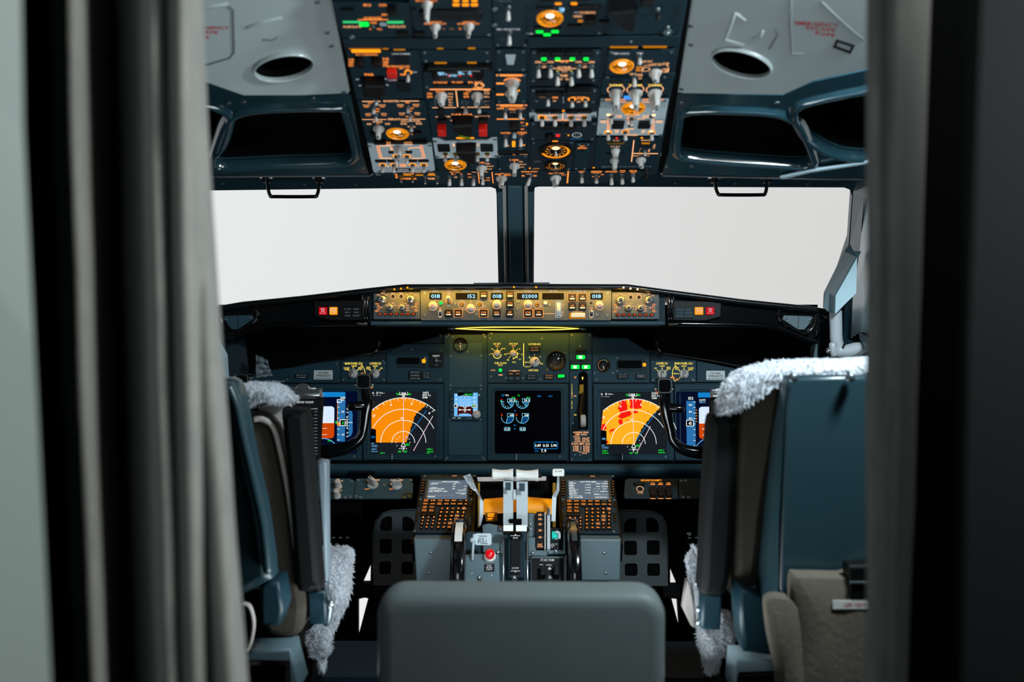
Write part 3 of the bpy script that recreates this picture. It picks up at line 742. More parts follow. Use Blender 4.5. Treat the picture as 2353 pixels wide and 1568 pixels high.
def mod(K, label, **k):
    k.setdefault('m', 'panel_oh'); k.setdefault('group', 'overhead switch modules'); return Mod(OH, K, 'overhead_module', label, cat='switch panel', **k)
# --- aft row
m = mod(K1, 'overhead module at the far left top, with two slanted green light bars', poly=[(20, 45), (1015, 45), (1048, 482), (135, 490)])
m.blk(130, 100, 320, 150, r=.004); m.T('IRS', 470, 62, 95, 26); m.T('ALIGN', 668, 62, 95, 26); m.blk(735, 60, 870, 210, hh=.02, name='switch_guard')
m.T('GPS', 690, 187, 70, 24); m.T('LE DEVICES', 540, 232, 230, 30, 'ink_orange'); m.L(350, 252, 735, 250, 9); m.T('TRANSIT', 550, 290, 90, 26)
m.lamp(155, 272, 390, 300, 'glow_green_bar'); m.lamp(375, 285, 490, 345, 'lamp_green'); m.lamp(725, 272, 940, 305, 'glow_green_bar'); m.blk(630, 285, 720, 340, 'panel_light', hh=.002, name='placard')
m.T('FLAPS SLATS', 275, 342, 220, 26, 'ink_peach'); m.T('FLAPS SLATS', 850, 340, 220, 26, 'ink_peach'); m.T('EXT', 520, 372, 40, 20); m.T('FULL', 630, 372, 60, 20)
m.toggle(545, 340, 400, 50, 'black'); m.blk(845, 400, 1005, 470); m.screw(270, 480, .004); m.done()
m = mod(K1, 'overhead module with three pairs of amber lamps over two white knobs, top centre-left', rect=(1040, -60, 2075, 478))
m.blk(1140, 115, 1960, 265, r=.008, name='display_window', rows=2); m.paddle(1240, 45, 215, 140, 8, L=.03)
for X in (1615, 1735, 1850):
    m.lamp(X - 38, -5, X + 38, 30, 'lamp_amber'); m.lamp(X - 44, 44, X + 44, 84, 'lamp_amber')
m.lamp(1260, 25, 1315, 55, 'lamp_amber'); m.T('IRS DISPLAY', 1235, 8, 280, 18)
for X, a in ((1345, 0), (1775, -10)):
    m.paddle(X, 330, 470, 140, a); m.T('ALIGN', X - 90, 303, 110, 20); m.T('NAV', X + 45, 285, 80, 24); m.T('ATT', X + 110, 305, 60, 20); m.T('OFF', X - 40, 285, 70, 22)
m.T('GPS', 1455, 370, 30, 18, 'ink_dim'); m.T('FAULT', 1560, 370, 55, 18, 'ink_dim'); m.T('DC', 1665, 368, 30, 22)
m.blk(1060, 400, 1215, 470); m.blk(1030, 100, 1100, 135); m.done()
m = mod(K1, 'narrow blank centre strip of the overhead, with two white levers', rect=(2088, -60, 2560, 610))
m.toggle(2283, 95, 270, 66); m.toggle(2297, 415, 585, 66); m.T('MIC SELECTOR', 2290, 375, 300, 18, WHT); m.T('SERVICE', 2240, 10, 160, 18, 'ink_grey'); m.L(2180, 500, 2240, 500, 4, 'ink_grey'); m.T('OFF', 2580 - 0, 432, 50, 18, WHT); m.screw(2110, 120, .0035); m.screw(2110, 325, .0035); m.done()
m = mod(K2, 'overhead module with a hot amber gauge above three green lamps', rect=(240, -60, 1300, 455))
m.gauge(580, 235, 320, 180); m.blk(370, 335, 725, 385, hh=.012)
for x, y in ((447, 412), (645, 409), (543, 449)): m.lamp(x - 46, y - 18, x + 46, y + 18, 'lamp_green')
m.blk(470, -10, 655, 40, rows=1); m.blk(940, -15, 1120, 30, rows=1); m.blk(400, 85, 620, 130); m.blk(820, 60, 1230, 145, r=.006, name='display_window')
m.lamp(645, 35, 730, 66, 'lamp_amber'); m.lamp(850, 32, 930, 66, 'lamp_amber'); m.T('DIM', 735, 118, 60, 40, 's_segment'); m.T('TEST', 735, 150, 50, 16, 's_segment'); m.T('V', 840, 108, 50, 14, 's_segment'); m.T('REF', 925, 157, 60, 12, WHT)
m.T('OXYGEN PASS', 1065, 160, 200, 26, 'ink_peach'); m.T('NORMAL', 940, 207, 110, 24, 'ink_peach'); m.T('ON', 970, 268, 60, 30, 'lamp_amber')
m.blk(1025, 190, 1158, 345, hh=.018, name='switch_guard'); m.blk(805, 308, 990, 355, r=.004); m.blk(1205, 252, 1345, 305); m.done()
m = mod(K2, 'overhead module at the far right top, mostly blank with black guards', poly=[(1320, -60), (2345, -60), (2262, 438), (1320, 455)])
b = B(OH); b.prism([m.q(*p) for p in ((1330, 10), (1660, -30), (1675, 190), (1640, 265), (1540, 235), (1420, 110))], m.h, m.h + .022, 'black', bev=.003); b.build('mask_switch_guard', m.t)
m.blk(1745, -20, 1920, 88, hh=.012, name='switch_guard'); m.toggle(1965, 120, 260, 60, 'black'); m.screw(2095, 420, .006); m.T('FLIGHT RECORDER', 1610, 45, 90, 14, 'ink_dim')
for i in range(6): m.blk(2215 + (i % 2) * 40 - i * 12, 20 + i * 45, 2265 + (i % 2) * 40 - i * 12, 42 + i * 45, hh=.003, name='fastener_slot')
m.toggle(2095, 350, 440, 50, 'silver'); m.done()
# --- flat divider strip; light reflections on it built as glowing amber bars
m = mod(K1, 'plain divider strip across the overhead with amber light reflections built as glowing bars', poly=[(140, 500), (2085, 492), (2085, 632), (185, 640)], screws=False)
m.lamp(270, 655 - 20, 645, 660 + 22, 'lamp_amber', 'glow_bar'); m.lamp(235, 625, 640, 642, 'amber_glow', 'glow_bar'); m.lamp(665, 622, 745, 640, 'amber_glow', 'glow_bar'); m.lamp(1368, 618, 1450, 638, 'amber_glow', 'glow_bar'); m.lamp(1765, 612, 1862, 636, 'amber_glow', 'glow_bar'); m.lamp(810, 632, 960, 652, 'amber_glow', 'glow_bar'); m.done()
m = mod(K2, 'plain divider strip on the right of the overhead with two dull amber reflections built as glowing bars', poly=[(245, 490), (2262, 462), (2240, 600), (245, 625)], screws=False)
m.lamp(1350, 596, 1712, 622, 'amber_glow', 'glow_bar'); m.lamp(1775, 592, 2085, 620, 'amber_glow', 'glow_bar'); m.blk(1600, 520, 1640, 560, 'steel', .002, name='rivet'); m.done()
# --- column 1
m = mod(K1, 'flight control module with black guards and one red guard, left column', poly=[(195, 660), (1135, 655), (1200, 1270), (330, 1290)])
m.T('FLT CONTROL', 465, 702, 280, 22, 'ink_orange')
for X in (385, 605): m.blk(X - 68, 735, X + 68, 880, hh=.020, r=.006, name='switch_guard')
for Y, s_ in ((765, 'A ON'), (803, 'OFF'), (840, 'STBY')): m.T(s_, 262, Y, 66, 28)
for Y, s_ in ((757, 'B ON'), (800, 'OFF'), (840, 'STBY')): m.T(s_, 708, Y, 72, 32)
m.T('ALTERNATE FLAPS', 870, 853, 290, 22); m.T('YAW DAMPER', 905, 693, 240, 18, WHT); m.T('OFF', 905, 878, 60, 20); m.blk(825, 700, 1010, 830, rows=3)
m.blk(735, 872, 858, 1012, 'red', .016, name='guard_cover'); m.blk(742, 1012, 855, 1060, 'pink', .024, name='guard_tip')
m.T('UP', 988, 890, 50, 24); m.T('OFF', 1002, 925, 76, 28); m.T('ARM', 925, 957, 70, 24); m.T('DOWN', 1080, 927, 55, 16, WHT); m.toggle(998, 930, 1038, 56, glow=True, L=.018)
m.T('SPOILER', 492, 958, 120, 28); b = B(OH); b.prism([m.q(*p) for p in ((400, 1010), (450, 985), (690, 990), (705, 1110), (640, 1150), (430, 1140))], m.h, m.h + .018, 'black', bev=.003); b.build('switch_guard', m.t)
m.T('A', 545, 1138, 60, 22); m.blk(850, 1030, 1022, 1195, rows=4); m.blk(585, 1150, 660, 1290, hh=.022, name='switch_guard'); m.blk(515, 1165, 570, 1235, 'panel_dark', .006); m.T('OFF', 345, 1020, 40, 14, WHT); m.T('ON', 375, 1100, 30, 14, WHT)
m.T('L', 715, 1012, 30, 14, WHT); m.T('R', 732, 1092, 30, 14, WHT); m.done()
m = mod(K3, 'navigation and displays source module with boxed orange words, left column', poly=[(235, 195), (1165, 185), (1225, 560), (320, 560)])
m.L(305, 192, 555, 192, 9, 'ink_peach'); m.T('NAVIGATION', 697, 188, 205, 26, 'ink_peach'); m.L(820, 187, 1075, 187, 9, 'ink_peach')
for X, Y, s_ in ((365, 253, 'BOTH ON 1'), (578, 251, 'BOTH ON 2'), (824, 248, 'BOTH ON L'), (1036, 244, 'BOTH ON R')): m.T(s_.split(' ')[0] + ' ' + s_.split(' ')[1], X, Y - 8, 88, 18, 'ink_peach'); m.T(s_.split(' ')[2] + ' FMC', X, Y + 14, 66, 14, 'ink_orange')
for X, Y, s_ in ((390, 370, 'AUTO 1'), (600, 368, 'AUTO 2'), (843, 360, 'ALL ON'), (1054, 358, 'NORMAL')): m.T(s_, X, Y - 8, 80, 18, 'ink_peach'); m.T('CTL PNL'[:6], X, Y + 14, 60, 14, 'ink_orange')
m.T('VHF NAV', 412, 216, 60, 18); m.T('NORMAL', 515, 293, 54, 16); m.T('IRS', 515, 328, 48, 18); m.T('FMC', 922, 208, 60, 18); m.T('NORMAL', 980, 285, 50, 16); m.T('FMC', 958, 322, 42, 18); m.T('NORMAL', 954, 398, 110, 16)
m.L(305, 437, 635, 437, 7, 'ink_peach'); m.T('DISPLAYS', 740, 433, 165, 26, 'ink_peach'); m.L(830, 433, 1160, 431, 7, 'ink_peach')
m.T('SOURCE', 515, 466, 125, 22, 'ink_peach'); m.T('ALL ON 1', 400, 497, 62, 26, 'ink_peach'); m.T('ALL ON 2', 650, 495, 68, 26, 'ink_peach'); m.T('AUTO', 522, 492, 44, 14)
m.T('CONTROL PANEL', 905, 460, 152, 20, 'ink_peach'); m.T('PANEL', 1045, 458, 105, 20, 'ink_peach'); m.T('BOTH ON 1', 870, 495, 80, 26, 'ink_peach'); m.T('BOTH ON 2', 1075, 493, 80, 26, 'ink_peach'); m.T('NORMAL', 975, 535, 105, 16, 'ink_peach')
m.toggle(500, 170, 250, 56); m.toggle(465, 278, 365, 56); m.toggle(930, 262, 355, 56); m.toggle(955, 378, 465, 56); m.toggle(495, 378, 470, 56); m.toggle(975, 512, 605, 56)
m.paddle(530, 555, 688, 155, 0); m.done()
m = mod(K3, 'module with a hot amber fuel gauge and dark switch, left column', poly=[(322, 568), (1228, 566), (1246, 690), (360, 705)])
m.gauge(785, 628, 290, 125); m.blk(430, 585, 482, 685, hh=.015, name='switch_guard'); m.blk(1000, 582, 1118, 658, hh=.012, name='switch_guard'); m.T('FUEL', 985, 635, 60, 24, 'ink_dim'); m.done()
m = mod(K3, 'light grey fuel panel with orange flow lines and eight white switches', poly=[(378, 772), (1245, 768), (1292, 1130), (1235, 1150), (470, 1162), (452, 1130)], m='panel_light')
m.blk(470, 708, 640, 785, hh=.012); m.blk(700, 708, 870, 780, hh=.012); m.blk(990, 708, 1190, 780, hh=.012); m.blk(640, 722, 1000, 745, hh=.006)
m.T('FILTER BYPASS', 675, 745, 115, 24, 'lamp_amber'); m.T('FILTER BYPASS', 932, 743, 108, 24, 'lamp_amber'); m.T('FUEL VALVE CLOSED', 675, 778, 112, 16, 'ink_peach'); m.T('FUEL VALVE CLOSED', 932, 776, 105, 16, 'ink_peach')
for o_ in (0, 26): m.PL([(505 + o_, 792), (548 + o_, 968)], 9); m.PL([(1088 + o_, 785), (1130 + o_, 962)], 9)
m.PL([(530, 798), (690, 796), (700, 855)], 8, 'ink_peach'); m.PL([(930, 855), (945, 822), (1088, 818)], 8, 'ink_peach'); m.PL([(560, 965), (690, 960), (705, 975)], 8, 'ink_peach'); m.PL([(970, 968), (1120, 962)], 8, 'ink_peach'); m.L(712, 822, 716, 860, 10)
m.blk(665, 862, 740, 905, r=.006); m.blk(895, 860, 988, 903, r=.006); m.paddle(815, 828, 960, 165, 0, m='knob_white', L=.018)
for X in (770, 912): m.toggle(X, 935, 1052, 58, glow=True)
m.blk(485, 980, 640, 1025, hh=.006); m.blk(650, 980, 805, 1025, hh=.006); m.blk(942, 978, 1055, 1022, hh=.006); m.blk(1065, 978, 1212, 1020, hh=.006)
for X in (585, 735, 990, 1140): m.toggle(X, 1052, 1160, 56, glow=True)
m.T('CTR FUEL PUMPS', 840, 936, 90, 18, 'ink_dim'); m.T('FUEL', 862, 1050, 90, 20); m.T('PUMPS', 862, 1070, 90, 14); m.T('1', 657, 1070, 12, 20, 'ink_peach'); m.T('2', 1062, 1070, 14, 20, 'ink_peach'); m.T('OFF', 657, 1108, 24, 14, 'red_ink'); m.T('OFF', 1062, 1108, 24, 14, 'red_ink'); m.T('R', 672, 940, 16, 16, 'red_ink'); m.T('L', 1000, 938, 12, 16)
m.blk(757, 1097, 965, 1140, 'black', .001, name='placard', lit=['CROSSFEED OPEN OR', 'TANK QUANTITY'], litm='ink_white')
for x, y in ((405, 798), (1218, 790), (545, 1138), (1208, 1134)): m.screw(x, y, .0028)
m.done()
# --- column 2
m = mod(K1, 'plain blank plate above the electrical meter', rect=(1165, 650, 2062, 815)); m.done()
m = mod(K1, 'electrical meter module with a black window of cyan figures', poly=[(1175, 850), (2080, 845), (2085, 1150), (2095, 1290), (1215, 1290)])
m.lamp(1335, 800, 1495, 824, 'amber_glow', 'glow_bar'); m.lamp(1755, 798, 1880, 822, 'amber_glow', 'glow_bar')
b = B(OH); b.prism([m.q(*p) for p in ((1190, 870), (1250, 815), (2040, 812), (2085, 865), (2060, 866), (2025, 838), (1260, 842), (1225, 880))], m.h, m.h + .010, 'black', bev=.002); b.build('hood', m.t)
d = m.blk(1305, 888, 1965, 1040, 'gloss_black', .004, .008, name='display_window')
z = Mod.T
hh0 = m.h; m.h = m.h + .0042
m.T('001.6', 1420, 938, 80, 30, 's_segment'); m.T('28DC V', 1425, 958, 70, 16, 's_segment'); m.T('A', 1487, 955, 25, 18, 's_segment'); m.T('BATTERY', 1575, 972, 110, 24, 's_segment')
m.T('20A', 1665, 888, 40, 20, 's_segment'); m.T('132', 1665, 930, 44, 26, 's_segment'); m.T('CPS', 1680, 950, 80, 16, 's_segment'); m.T('FF', 1790, 925, 25, 20, 's_segment'); m.T('400', 1787, 948, 50, 16, 's_segment')
for X in (1520, 1665, 1805): m.ink.flat(circ(*m.q(X, 970), .0018, 10), m.h + .0006, 'lamp_red')
m.h = hh0
m.T('DC AMPS', 1425, 865, 155, 24, 'ink_orange'); m.T('CPS FREQ', 1812, 863, 170, 24, 'ink_orange'); m.T('BAT DISCHARGE', 1412, 1060, 175, 20); m.T('TR UNIT', 1628, 1058, 150, 20); m.T('ELEC', 1858, 1058, 175, 20)
m.blk(1320, 1072, 1820, 1118, r=.002); m.ring(1915, 1095, 55, 14, 'ink_peach'); m.lamp(1875, 1078, 1897, 1098, 'lamp_amber'); m.lamp(1930, 1078, 1955, 1098, 'lamp_amber'); m.T('MAINT', 1915, 1128, 70, 22); m.L(1290, 1148, 2045, 1146, 10, 'ink_peach'); m.screw(1230, 930); m.screw(1235, 1120); m.done()
m = mod(K3, 'battery and AC/DC meter selector module with two big white knobs', poly=[(1195, 60), (2100, 52), (2115, 300), (1205, 310)])
m.L(1220, 30, 2040, 30, 14); m.paddle(1375, 110, 240, 165, 15, bw=.5); m.paddle(1860, 110, 240, 165, -12, bw=.5)
m.L(1575, 45, 1600, 268, 14, 'ink_peach'); m.L(1285, 130, 1300, 260, 7, 'ink_grey')
for Y, s_ in ((90, 'STBY PWR'), (130, 'BAT BUS'), (168, 'BAT'), (207, 'TR 1'), (245, 'TR 2')): m.T(s_, 1500, Y, 70 if Y < 150 else 56, 20, 'ink_peach')
for X in (1222, 1715):
    for Y, s_ in ((90, 'STBY'), (130, 'GRD PWR')): m.T(s_, X, Y, 72, 28)
m.T('DC', 1365, 60, 120, 16); m.T('AC', 1850, 10, 100, 22, 'lamp_amber'); m.T('APU GEN', 1740, 55, 66, 18)
for Y, s_ in ((50, 'GEN 1'), (85, 'APU GEN'), (130, 'GEN 2'), (190, 'INV'), (245, 'TEST')): m.T(s_, 1990, Y, 72, 20 if Y < 150 else 10, 'ink_peach' if Y < 150 else 'ink_dim')
m.L(1255, 277, 1578, 275, 8, 'ink_peach'); m.L(1642, 273, 2030, 271, 8, 'ink_peach'); m.toggle(1708, 235, 360, 60); m.toggle(1888, 235, 358, 60); m.ring(1695, 210, 42, 8, 'ink_grey'); m.ring(1945, 205, 30, 6, 'ink_grey'); m.done()
m = mod(K3, 'generator drive module with two bright red guard covers', poly=[(1200, 318), (2118, 308), (2140, 668), (1255, 690)])
for X in (1395, 1945):
    m.blk(X - 62, 395, X + 66, 500, 'black', .010, name='guard_base'); m.blk(X - 54, 480, X + 54, 672, 'red', .016, .001, name='guard_cover')
m.blk(1345, 215, 1415, 430, hh=.028, name='battery_switch_guard'); m.T('OFF', 1320, 403, 40, 16, 'ink_peach'); m.T('DISCONNECT', 1465, 398, 72, 18, 'ink_peach'); m.T('CAB UTIL', 1658, 368, 290, 18, 'ink_orange'); m.T('DISCONNECT', 1930, 398, 200, 20, 'ink_peach'); m.blk(1850, 345, 2005, 385, hh=.006)
b = B(OH); b.prism([m.q(*p) for p in ((1525, 395), (1800, 380), (1795, 530), (1770, 560), (1640, 540), (1540, 470))], m.h, m.h + .020, 'black', bev=.003); b.prism([m.q(*p) for p in ((1620, 515), (1775, 548), (1772, 570), (1625, 536))], m.h + .002, m.h + .021, 'olive'); b.build('guard_flap', m.t)
m.blk(1570, 310, 1720, 350, hh=.008); m.blk(1605, 570, 1755, 640, hh=.012, name='switch_guard'); m.T('ON', 1522, 450, 46, 16, 'ink_peach'); m.T('GRD PWR', 1690, 655, 60, 40, 'ink_dim'); m.blk(1550, 470, 1600, 520, 'silver', .012, name='guard_latch'); m.done()
m = mod(K3, 'light grey generator bus panel under the red guards', poly=[(1255, 690), (1325, 692), (1430, 735), (1990, 728), (2060, 690), (2135, 682), (2150, 962), (1300, 970)], m='panel_light')
m.L(1580, 688, 1820, 688, 20, 'lamp_amber'); m.T('GRD PWR AVAILABLE', 1695, 742, 210, 16, 'panel_dark')
m.blk(1330, 770, 1495, 882, rows=3); m.blk(1908, 766, 2078, 880, rows=3); b = B(OH); b.prism([m.q(*p) for p in ((1575, 755), (1845, 750), (1840, 925), (1790, 920), (1640, 850), (1600, 820))], m.h, m.h + .020, 'black', bev=.003); b.build('guard_flap', m.t)
m.T('1', 1545, 780, 22, 34, 'ink_peach'); m.T('2', 1875, 778, 24, 34, 'ink_peach'); m.L(1500, 818, 1900, 818, 4, 'ink_dim'); m.T('APU GEN', 1718, 938, 150, 20, 'ink_orange'); m.T('GEN 1', 1440, 938, 90, 18, 'ink_peach'); m.T('GEN 2', 2000, 935, 90, 18, 'ink_peach')
for X in (1432, 1570, 1866, 1998): m.toggle(X, 900, 1010, 56, neck='brass')
for x, y in ((1290, 735), (2100, 708), (1322, 945), (2115, 936)): m.screw(x, y, .003)
m.done()
m = mod(K3, 'module with a low amber gauge at the front left of the overhead', poly=[(1302, 985), (1740, 982), (1742, 1125), (1340, 1128)])
m.gauge(1568, 1050, 280, 112); m.L(1360, 1118, 1690, 1116, 7, 'brass'); m.done()
m = mod(K3, 'wiper and air module with one white selector, front centre-left', poly=[(1750, 985), (2158, 978), (2165, 1125), (1752, 1126)])
m.paddle(1922, 1090, 1225, 145, 0); m.T('L WIPER', 1925, 1022, 76, 18); m.T('PARK', 2005, 1035, 62, 16, 'ink_peach'); m.T('INT', 2040, 1070, 96, 14, 'ink_peach'); m.T('LOW', 2030, 1107, 66, 14, 'ink_peach'); m.done()
# --- column 3 (centre)
m = mod(K2, 'plain centre plate with a small white trapezoid plaque', rect=(-120, 640, 285, 925))
b = B(OH); b.prism([m.q(*p) for p in ((10, 700), (140, 700), (115, 820), (32, 820))], m.h, m.h + .002, 'panel_light'); b.build('plaque', m.t); m.done()
m = mod(K2, 'centre module with one big white rotary selector ringed in orange', rect=(-120, 945, 290, 1330))
m.L(-110, 968, 230, 968, 22); m.paddle(95, 1060, 1150, 190, 12, bw=.55, L=.03); m.ring(95, 1060, 110, 18, 'ink_orange', 20, 160); m.L(-110, 1073, -10, 1073, 20); m.L(-110, 1215, -10, 1215, 20); m.lamp(165, 1158, 195, 1180, 'lamp_amber'); m.done()
m = mod(K4, 'equipment cooling and emergency exit lights module, centre column', rect=(-115, 225, 305, 900))
m.paddle(90, 70, 190, 175, 12, bw=.55); m.L(-110, 243, 300, 245, 16); m.T('EQUIP COOLING', 90, 262, 300, 18); m.T('SUPPLY EXHAUST', 160, 288, 240, 16); m.T('NORM', 103, 303, 80, 16); m.T('ALTN', 105, 340, 76, 14, 'ink_dim'); m.T('OFF', -60, 290, 100, 20); m.T('OFF', 105, 380, 60, 14, 'ink_dim')
for X in (210, 7): m.toggle(X, 318, 440, 56, m='knob_white', glow=False); m.toggle(X + 5, 660, 812, 58)
m.blk(20, 365, 165, 415, hh=.006); m.L(-110, 432, 262, 430, 12); m.T('EMER EXIT', 235, 478, 44, 16); m.T('ARMED', 262, 522, 92, 14, 'ink_dim'); m.T('ON', 237, 568, 44, 18); m.blk(65, 470, 192, 612, hh=.022, name='switch_guard'); m.blk(105, 620, 155, 700, 'panel_light', .006, name='guard_base')
m.lamp(312 - 25, 485, 338 - 25, 518, 'lamp_amber'); m.lamp(98, 730, 142, 815, 'lamp_amber'); m.T('NO SMOKING', 232, 615, 130, 20); m.T('FASTEN', 10, 620, 130, 20); m.T('OFF', 225, 640, 70, 12); m.T('OFF', 255, 785, 40, 26, 'lamp_amber'); m.T('ON', 35, 793, 50, 16)
m.blk(-100, 860, 118, 905, hh=.008); m.blk(130, 858, 298, 903, hh=.008); m.T('CALL', 125, 912, 36, 10, 'ink_orange'); m.T('ATTEND', 255, 910, 110, 6, 'ink_peach'); m.done()
m = mod(K4, 'centre wiper module with one white selector over the window post', rect=(-115, 920, 318, 1130))
m.paddle(130, 1060, 1192, 145, 0); m.T('R WIPER', 128, 985, 124, 18); m.T('PARK', 218, 1008, 50, 14, 'ink_peach'); m.T('INT', 245, 1045, 95, 12, 'ink_peach'); m.T('LOW', 232, 1082, 62, 12, 'ink_peach'); m.L(130, 1000, 130, 1030, 6); m.blk(180, 830, 255, 850, 'steel', .002, name='rivet'); m.T('PULL', -55, 925, 60, 10, 'ink_grey'); m.done()
# --- column 4
m = mod(K2, 'anti-ice module with four green lamps over six white switches', rect=(325, 650, 1215, 1062))
for a0, a1 in ((415, 590), (592, 770), (775, 950), (955, 1135)): m.blk(a0, 640, a1, 745, hh=.018, rows=2)
for x in (503, 679, 870, 1045): m.lamp(x - 32, 738, x + 32, 766, 'lamp_green', hh=.02)
m.L(650, 783, 880, 780, 10); m.T('OVHT TEST', 765, 792, 110, 26, 'ink_peach')
for X, s_ in ((427, 'ON'), (590, 'FWD'), (950, 'FWD'), (1115, 'ON')): m.T(s_, X, 797, 78, 26, 'ink_peach')
for X in (505, 1028): m.T('WINDOW', X, 818, 60, 18, 'ink_dim'); m.T('OFF', X, 860, 54, 26, 'ink_peach')
m.L(600, 880, 680, 880, 8, 'ink_peach'); m.L(850, 880, 940, 880, 8, 'ink_peach'); m.T('HEAT PROBE', 765, 870, 170, 34, 'ink_peach'); m.T('WINDOW', 765, 896, 140, 18, 'ink_peach')
for X in (680, 855): m.T('A', X, 910, 32, 18, 'ink_yellow')
m.T('AUTO', 768, 920, 70, 16, 'ink_peach'); m.T('PROBE', 762, 972, 90, 32, 'ink_peach'); m.T('OFF', 720, 1018, 46, 20, 'ink_peach'); m.T('ON', 800, 1018, 46, 20, 'ink_peach')
m.blk(478, 888, 552, 1012, rows=3); m.blk(985, 888, 1060, 1012, rows=3); m.blk(415, 1010, 560, 1060, hh=.006); m.blk(975, 1005, 1100, 1060, hh=.006); m.lamp(745, 1045, 780, 1075, 'black')
for X in (432, 587, 950, 1115): m.toggle(X, 858, 1003, 66)
for X in (677, 857): m.toggle(X, 955, 1106, 66)
m.done()
m = mod(K4, 'dark wing anti-ice module with three white switches', rect=(335, 25, 1240, 345), m='panel_dark')
m.blk(410, 45, 790, 130, hh=.018, r=.005, name='hood'); m.blk(805, 0, 1185, 128, hh=.018, r=.005, rows=2, name='hood')
m.T('WING ANTI-ICE', 535, 136, 130, 16, 'ink_dim'); m.T('ON', 678, 140, 74, 26); m.T('OFF', 672, 187, 44, 18, 'ink_peach'); m.T('ENG ANTI-ICE', 992, 145, 170, 36, 'ink_orange'); m.T('OFF', 996, 198, 50, 20, 'ink_peach'); m.L(790, 130, 792, 220, 18, 'ink_grey')
m.toggle(583, 140, 262, 60); m.toggle(908, 165, 278, 60, glow=True); m.toggle(1088, 165, 272, 60, glow=True); m.screw(430, 190); m.screw(1195, 200); m.done()
m = mod(K4, 'narrow light grey hydraulic pump panel with four white switches', poly=[(330, 352), (1245, 350), (1240, 412), (1172, 414), (1168, 462), (400, 465), (396, 416), (332, 414)], m='panel_light')
m.blk(418, 300, 600, 368, hh=.018); m.blk(608, 300, 775, 368, hh=.018); m.blk(820, 298, 995, 366, hh=.018); m.blk(1000, 298, 1175, 360, hh=.018); m.lamp(765, 312, 808, 336, 'lamp_amber')
for X, s_ in ((500, 'ENG 1'), (670, 'ELEC 2'), (885, 'ELEC 1'), (1065, 'ENG 2')): m.T(s_, X, 382, 90, 20)
m.T('OFF', 580, 390, 76, 20, 'ink_peach'); m.T('HYD PUMPS', 785, 448, 150, 20); m.T('ON', 582, 438, 50, 22); m.T('ON', 988, 436, 50, 22); m.L(783, 360, 783, 440, 12, 'ink_peach'); m.T('OFF', 985, 385, 70, 20, 'ink_peach')
for X in (503, 678, 895, 1073): m.toggle(X, 410, 533, 62, glow=X < 600, neck='brass')
m.screw(378, 396, .003); m.screw(1195, 394, .003); m.done()
m = mod(K4, 'dark recessed voice recorder panel with a red button', rect=(335, 475, 1240, 722), m='panel_dark')
m.blk(450, 490, 600, 580, hh=.008); m.blk(610, 490, 770, 580, hh=.008); m.blk(800, 490, 945, 580, hh=.008); m.blk(955, 490, 1130, 580, hh=.006, m='panel_dark')
b = B(OH); b.lathe(*m.q(600, 650), [(.008, 0), (.008, .006), (.004, .012)], 'black', 16, c=m.h); b.build('microphone', m.t)
m.lamp(690, 643, 745, 676, 'lamp_red', 'red_button'); m.T('ERASE', 713, 633, 88, 10, 'ink_grey'); m.blk(820, 635, 850, 668); m.lamp(845, 645, 870, 665, 'lamp_amber'); m.ring(975, 648, 62, 9, 'ink_white'); m.ring(975, 655, 28, 8, 'ink_grey'); m.T('MICROPHONE', 595, 705, 95, 8, 's_hdg'); m.T('HEADSET', 970, 703, 160, 8, 's_hdg'); m.T('TEST', 835, 632, 60, 10, 'ink_grey'); m.done()
m = mod(K4, 'cabin altitude module with a large and a small amber ring gauge', rect=(345, 735, 925, 1130), m='panel_dark')
def ringgauge(m, X, Y, w, big):
    a, bb = m.q(X, Y); r = abs(m.q(X + w / 2, Y)[0] - a)
    b = B(OH); b.lathe(a, bb, [(r * 1.06, 0), (r * 1.06, .004), (r * .98, .006), (r * .93, .002), (r * .01, .0012)], 'black', 32, c=m.h); o = b.build('gauge', m.t)
    d = B(OH); c = m.h + .0024
    d.poly_line([(a + r * .80 * math.cos(R(200 + i * 10)), bb + r * .80 * math.sin(R(200 + i * 10))) for i in range(30)], r * (.11 if big else .05), c, 'lamp_amber' if big else 'ink_dim')
    for i in range(36 if big else 14):
        t_ = R(200 + i * 290 / (36 if big else 14)); k = 1.0
        d.line((a + r * .84 * math.cos(t_), bb + r * .84 * math.sin(t_)), (a + r * .95 * math.cos(t_), bb + r * .95 * math.sin(t_)), r * .04, c, 'lamp_amber')
    for i in range(12):
        t_ = R(i * 30); d.flat(circ(a + r * .58 * math.cos(t_), bb + r * .58 * math.sin(t_), r * .055, 8), c, 'lamp_amber')
    if big: d.poly_line([(a + r * .42 * math.cos(R(i * 15)), bb + r * .42 * math.sin(R(i * 15))) for i in range(25)], r * .04, c, 'ink_dim')
    d.flat(circ(a, bb + r * .42, r * .24, 12, r * .2), c + .0003, 'lamp_core'); d.line((a, bb), (a + r * .12, bb - r * .6), r * .07, c + .0005, 'ink_white'); d.build('dial', o)
ringgauge(m, 685, 855, 435, True); ringgauge(m, 680, 1050, 290, False)
m.blk(368, 984, 515, 1020, 'black', .001, name='placard', lit=['CABIN ALT', 'WARNING'], litm='ink_grey'); m.lamp(640, 726, 720, 742, 'lamp_amber', 'glow_bar'); m.blk(525, 925, 562, 948, 'silver', .006, name='button'); m.lamp(390, 1100, 470, 1112, 'amber_glow', 'glow_bar'); m.lamp(325, 1090, 348, 1112, 'lamp_amber'); m.done()
m = mod(K4, 'narrow plate with an orange horn cutout legend beside the ring gauges', rect=(940, 760, 1145, 1125))
m.T('ALT', 1047, 800, 60, 22); m.T('HORN CUTOUT', 1047, 825, 126, 22); m.lamp(1015, 845, 1075, 875, 'black', 'button', .008); m.done()
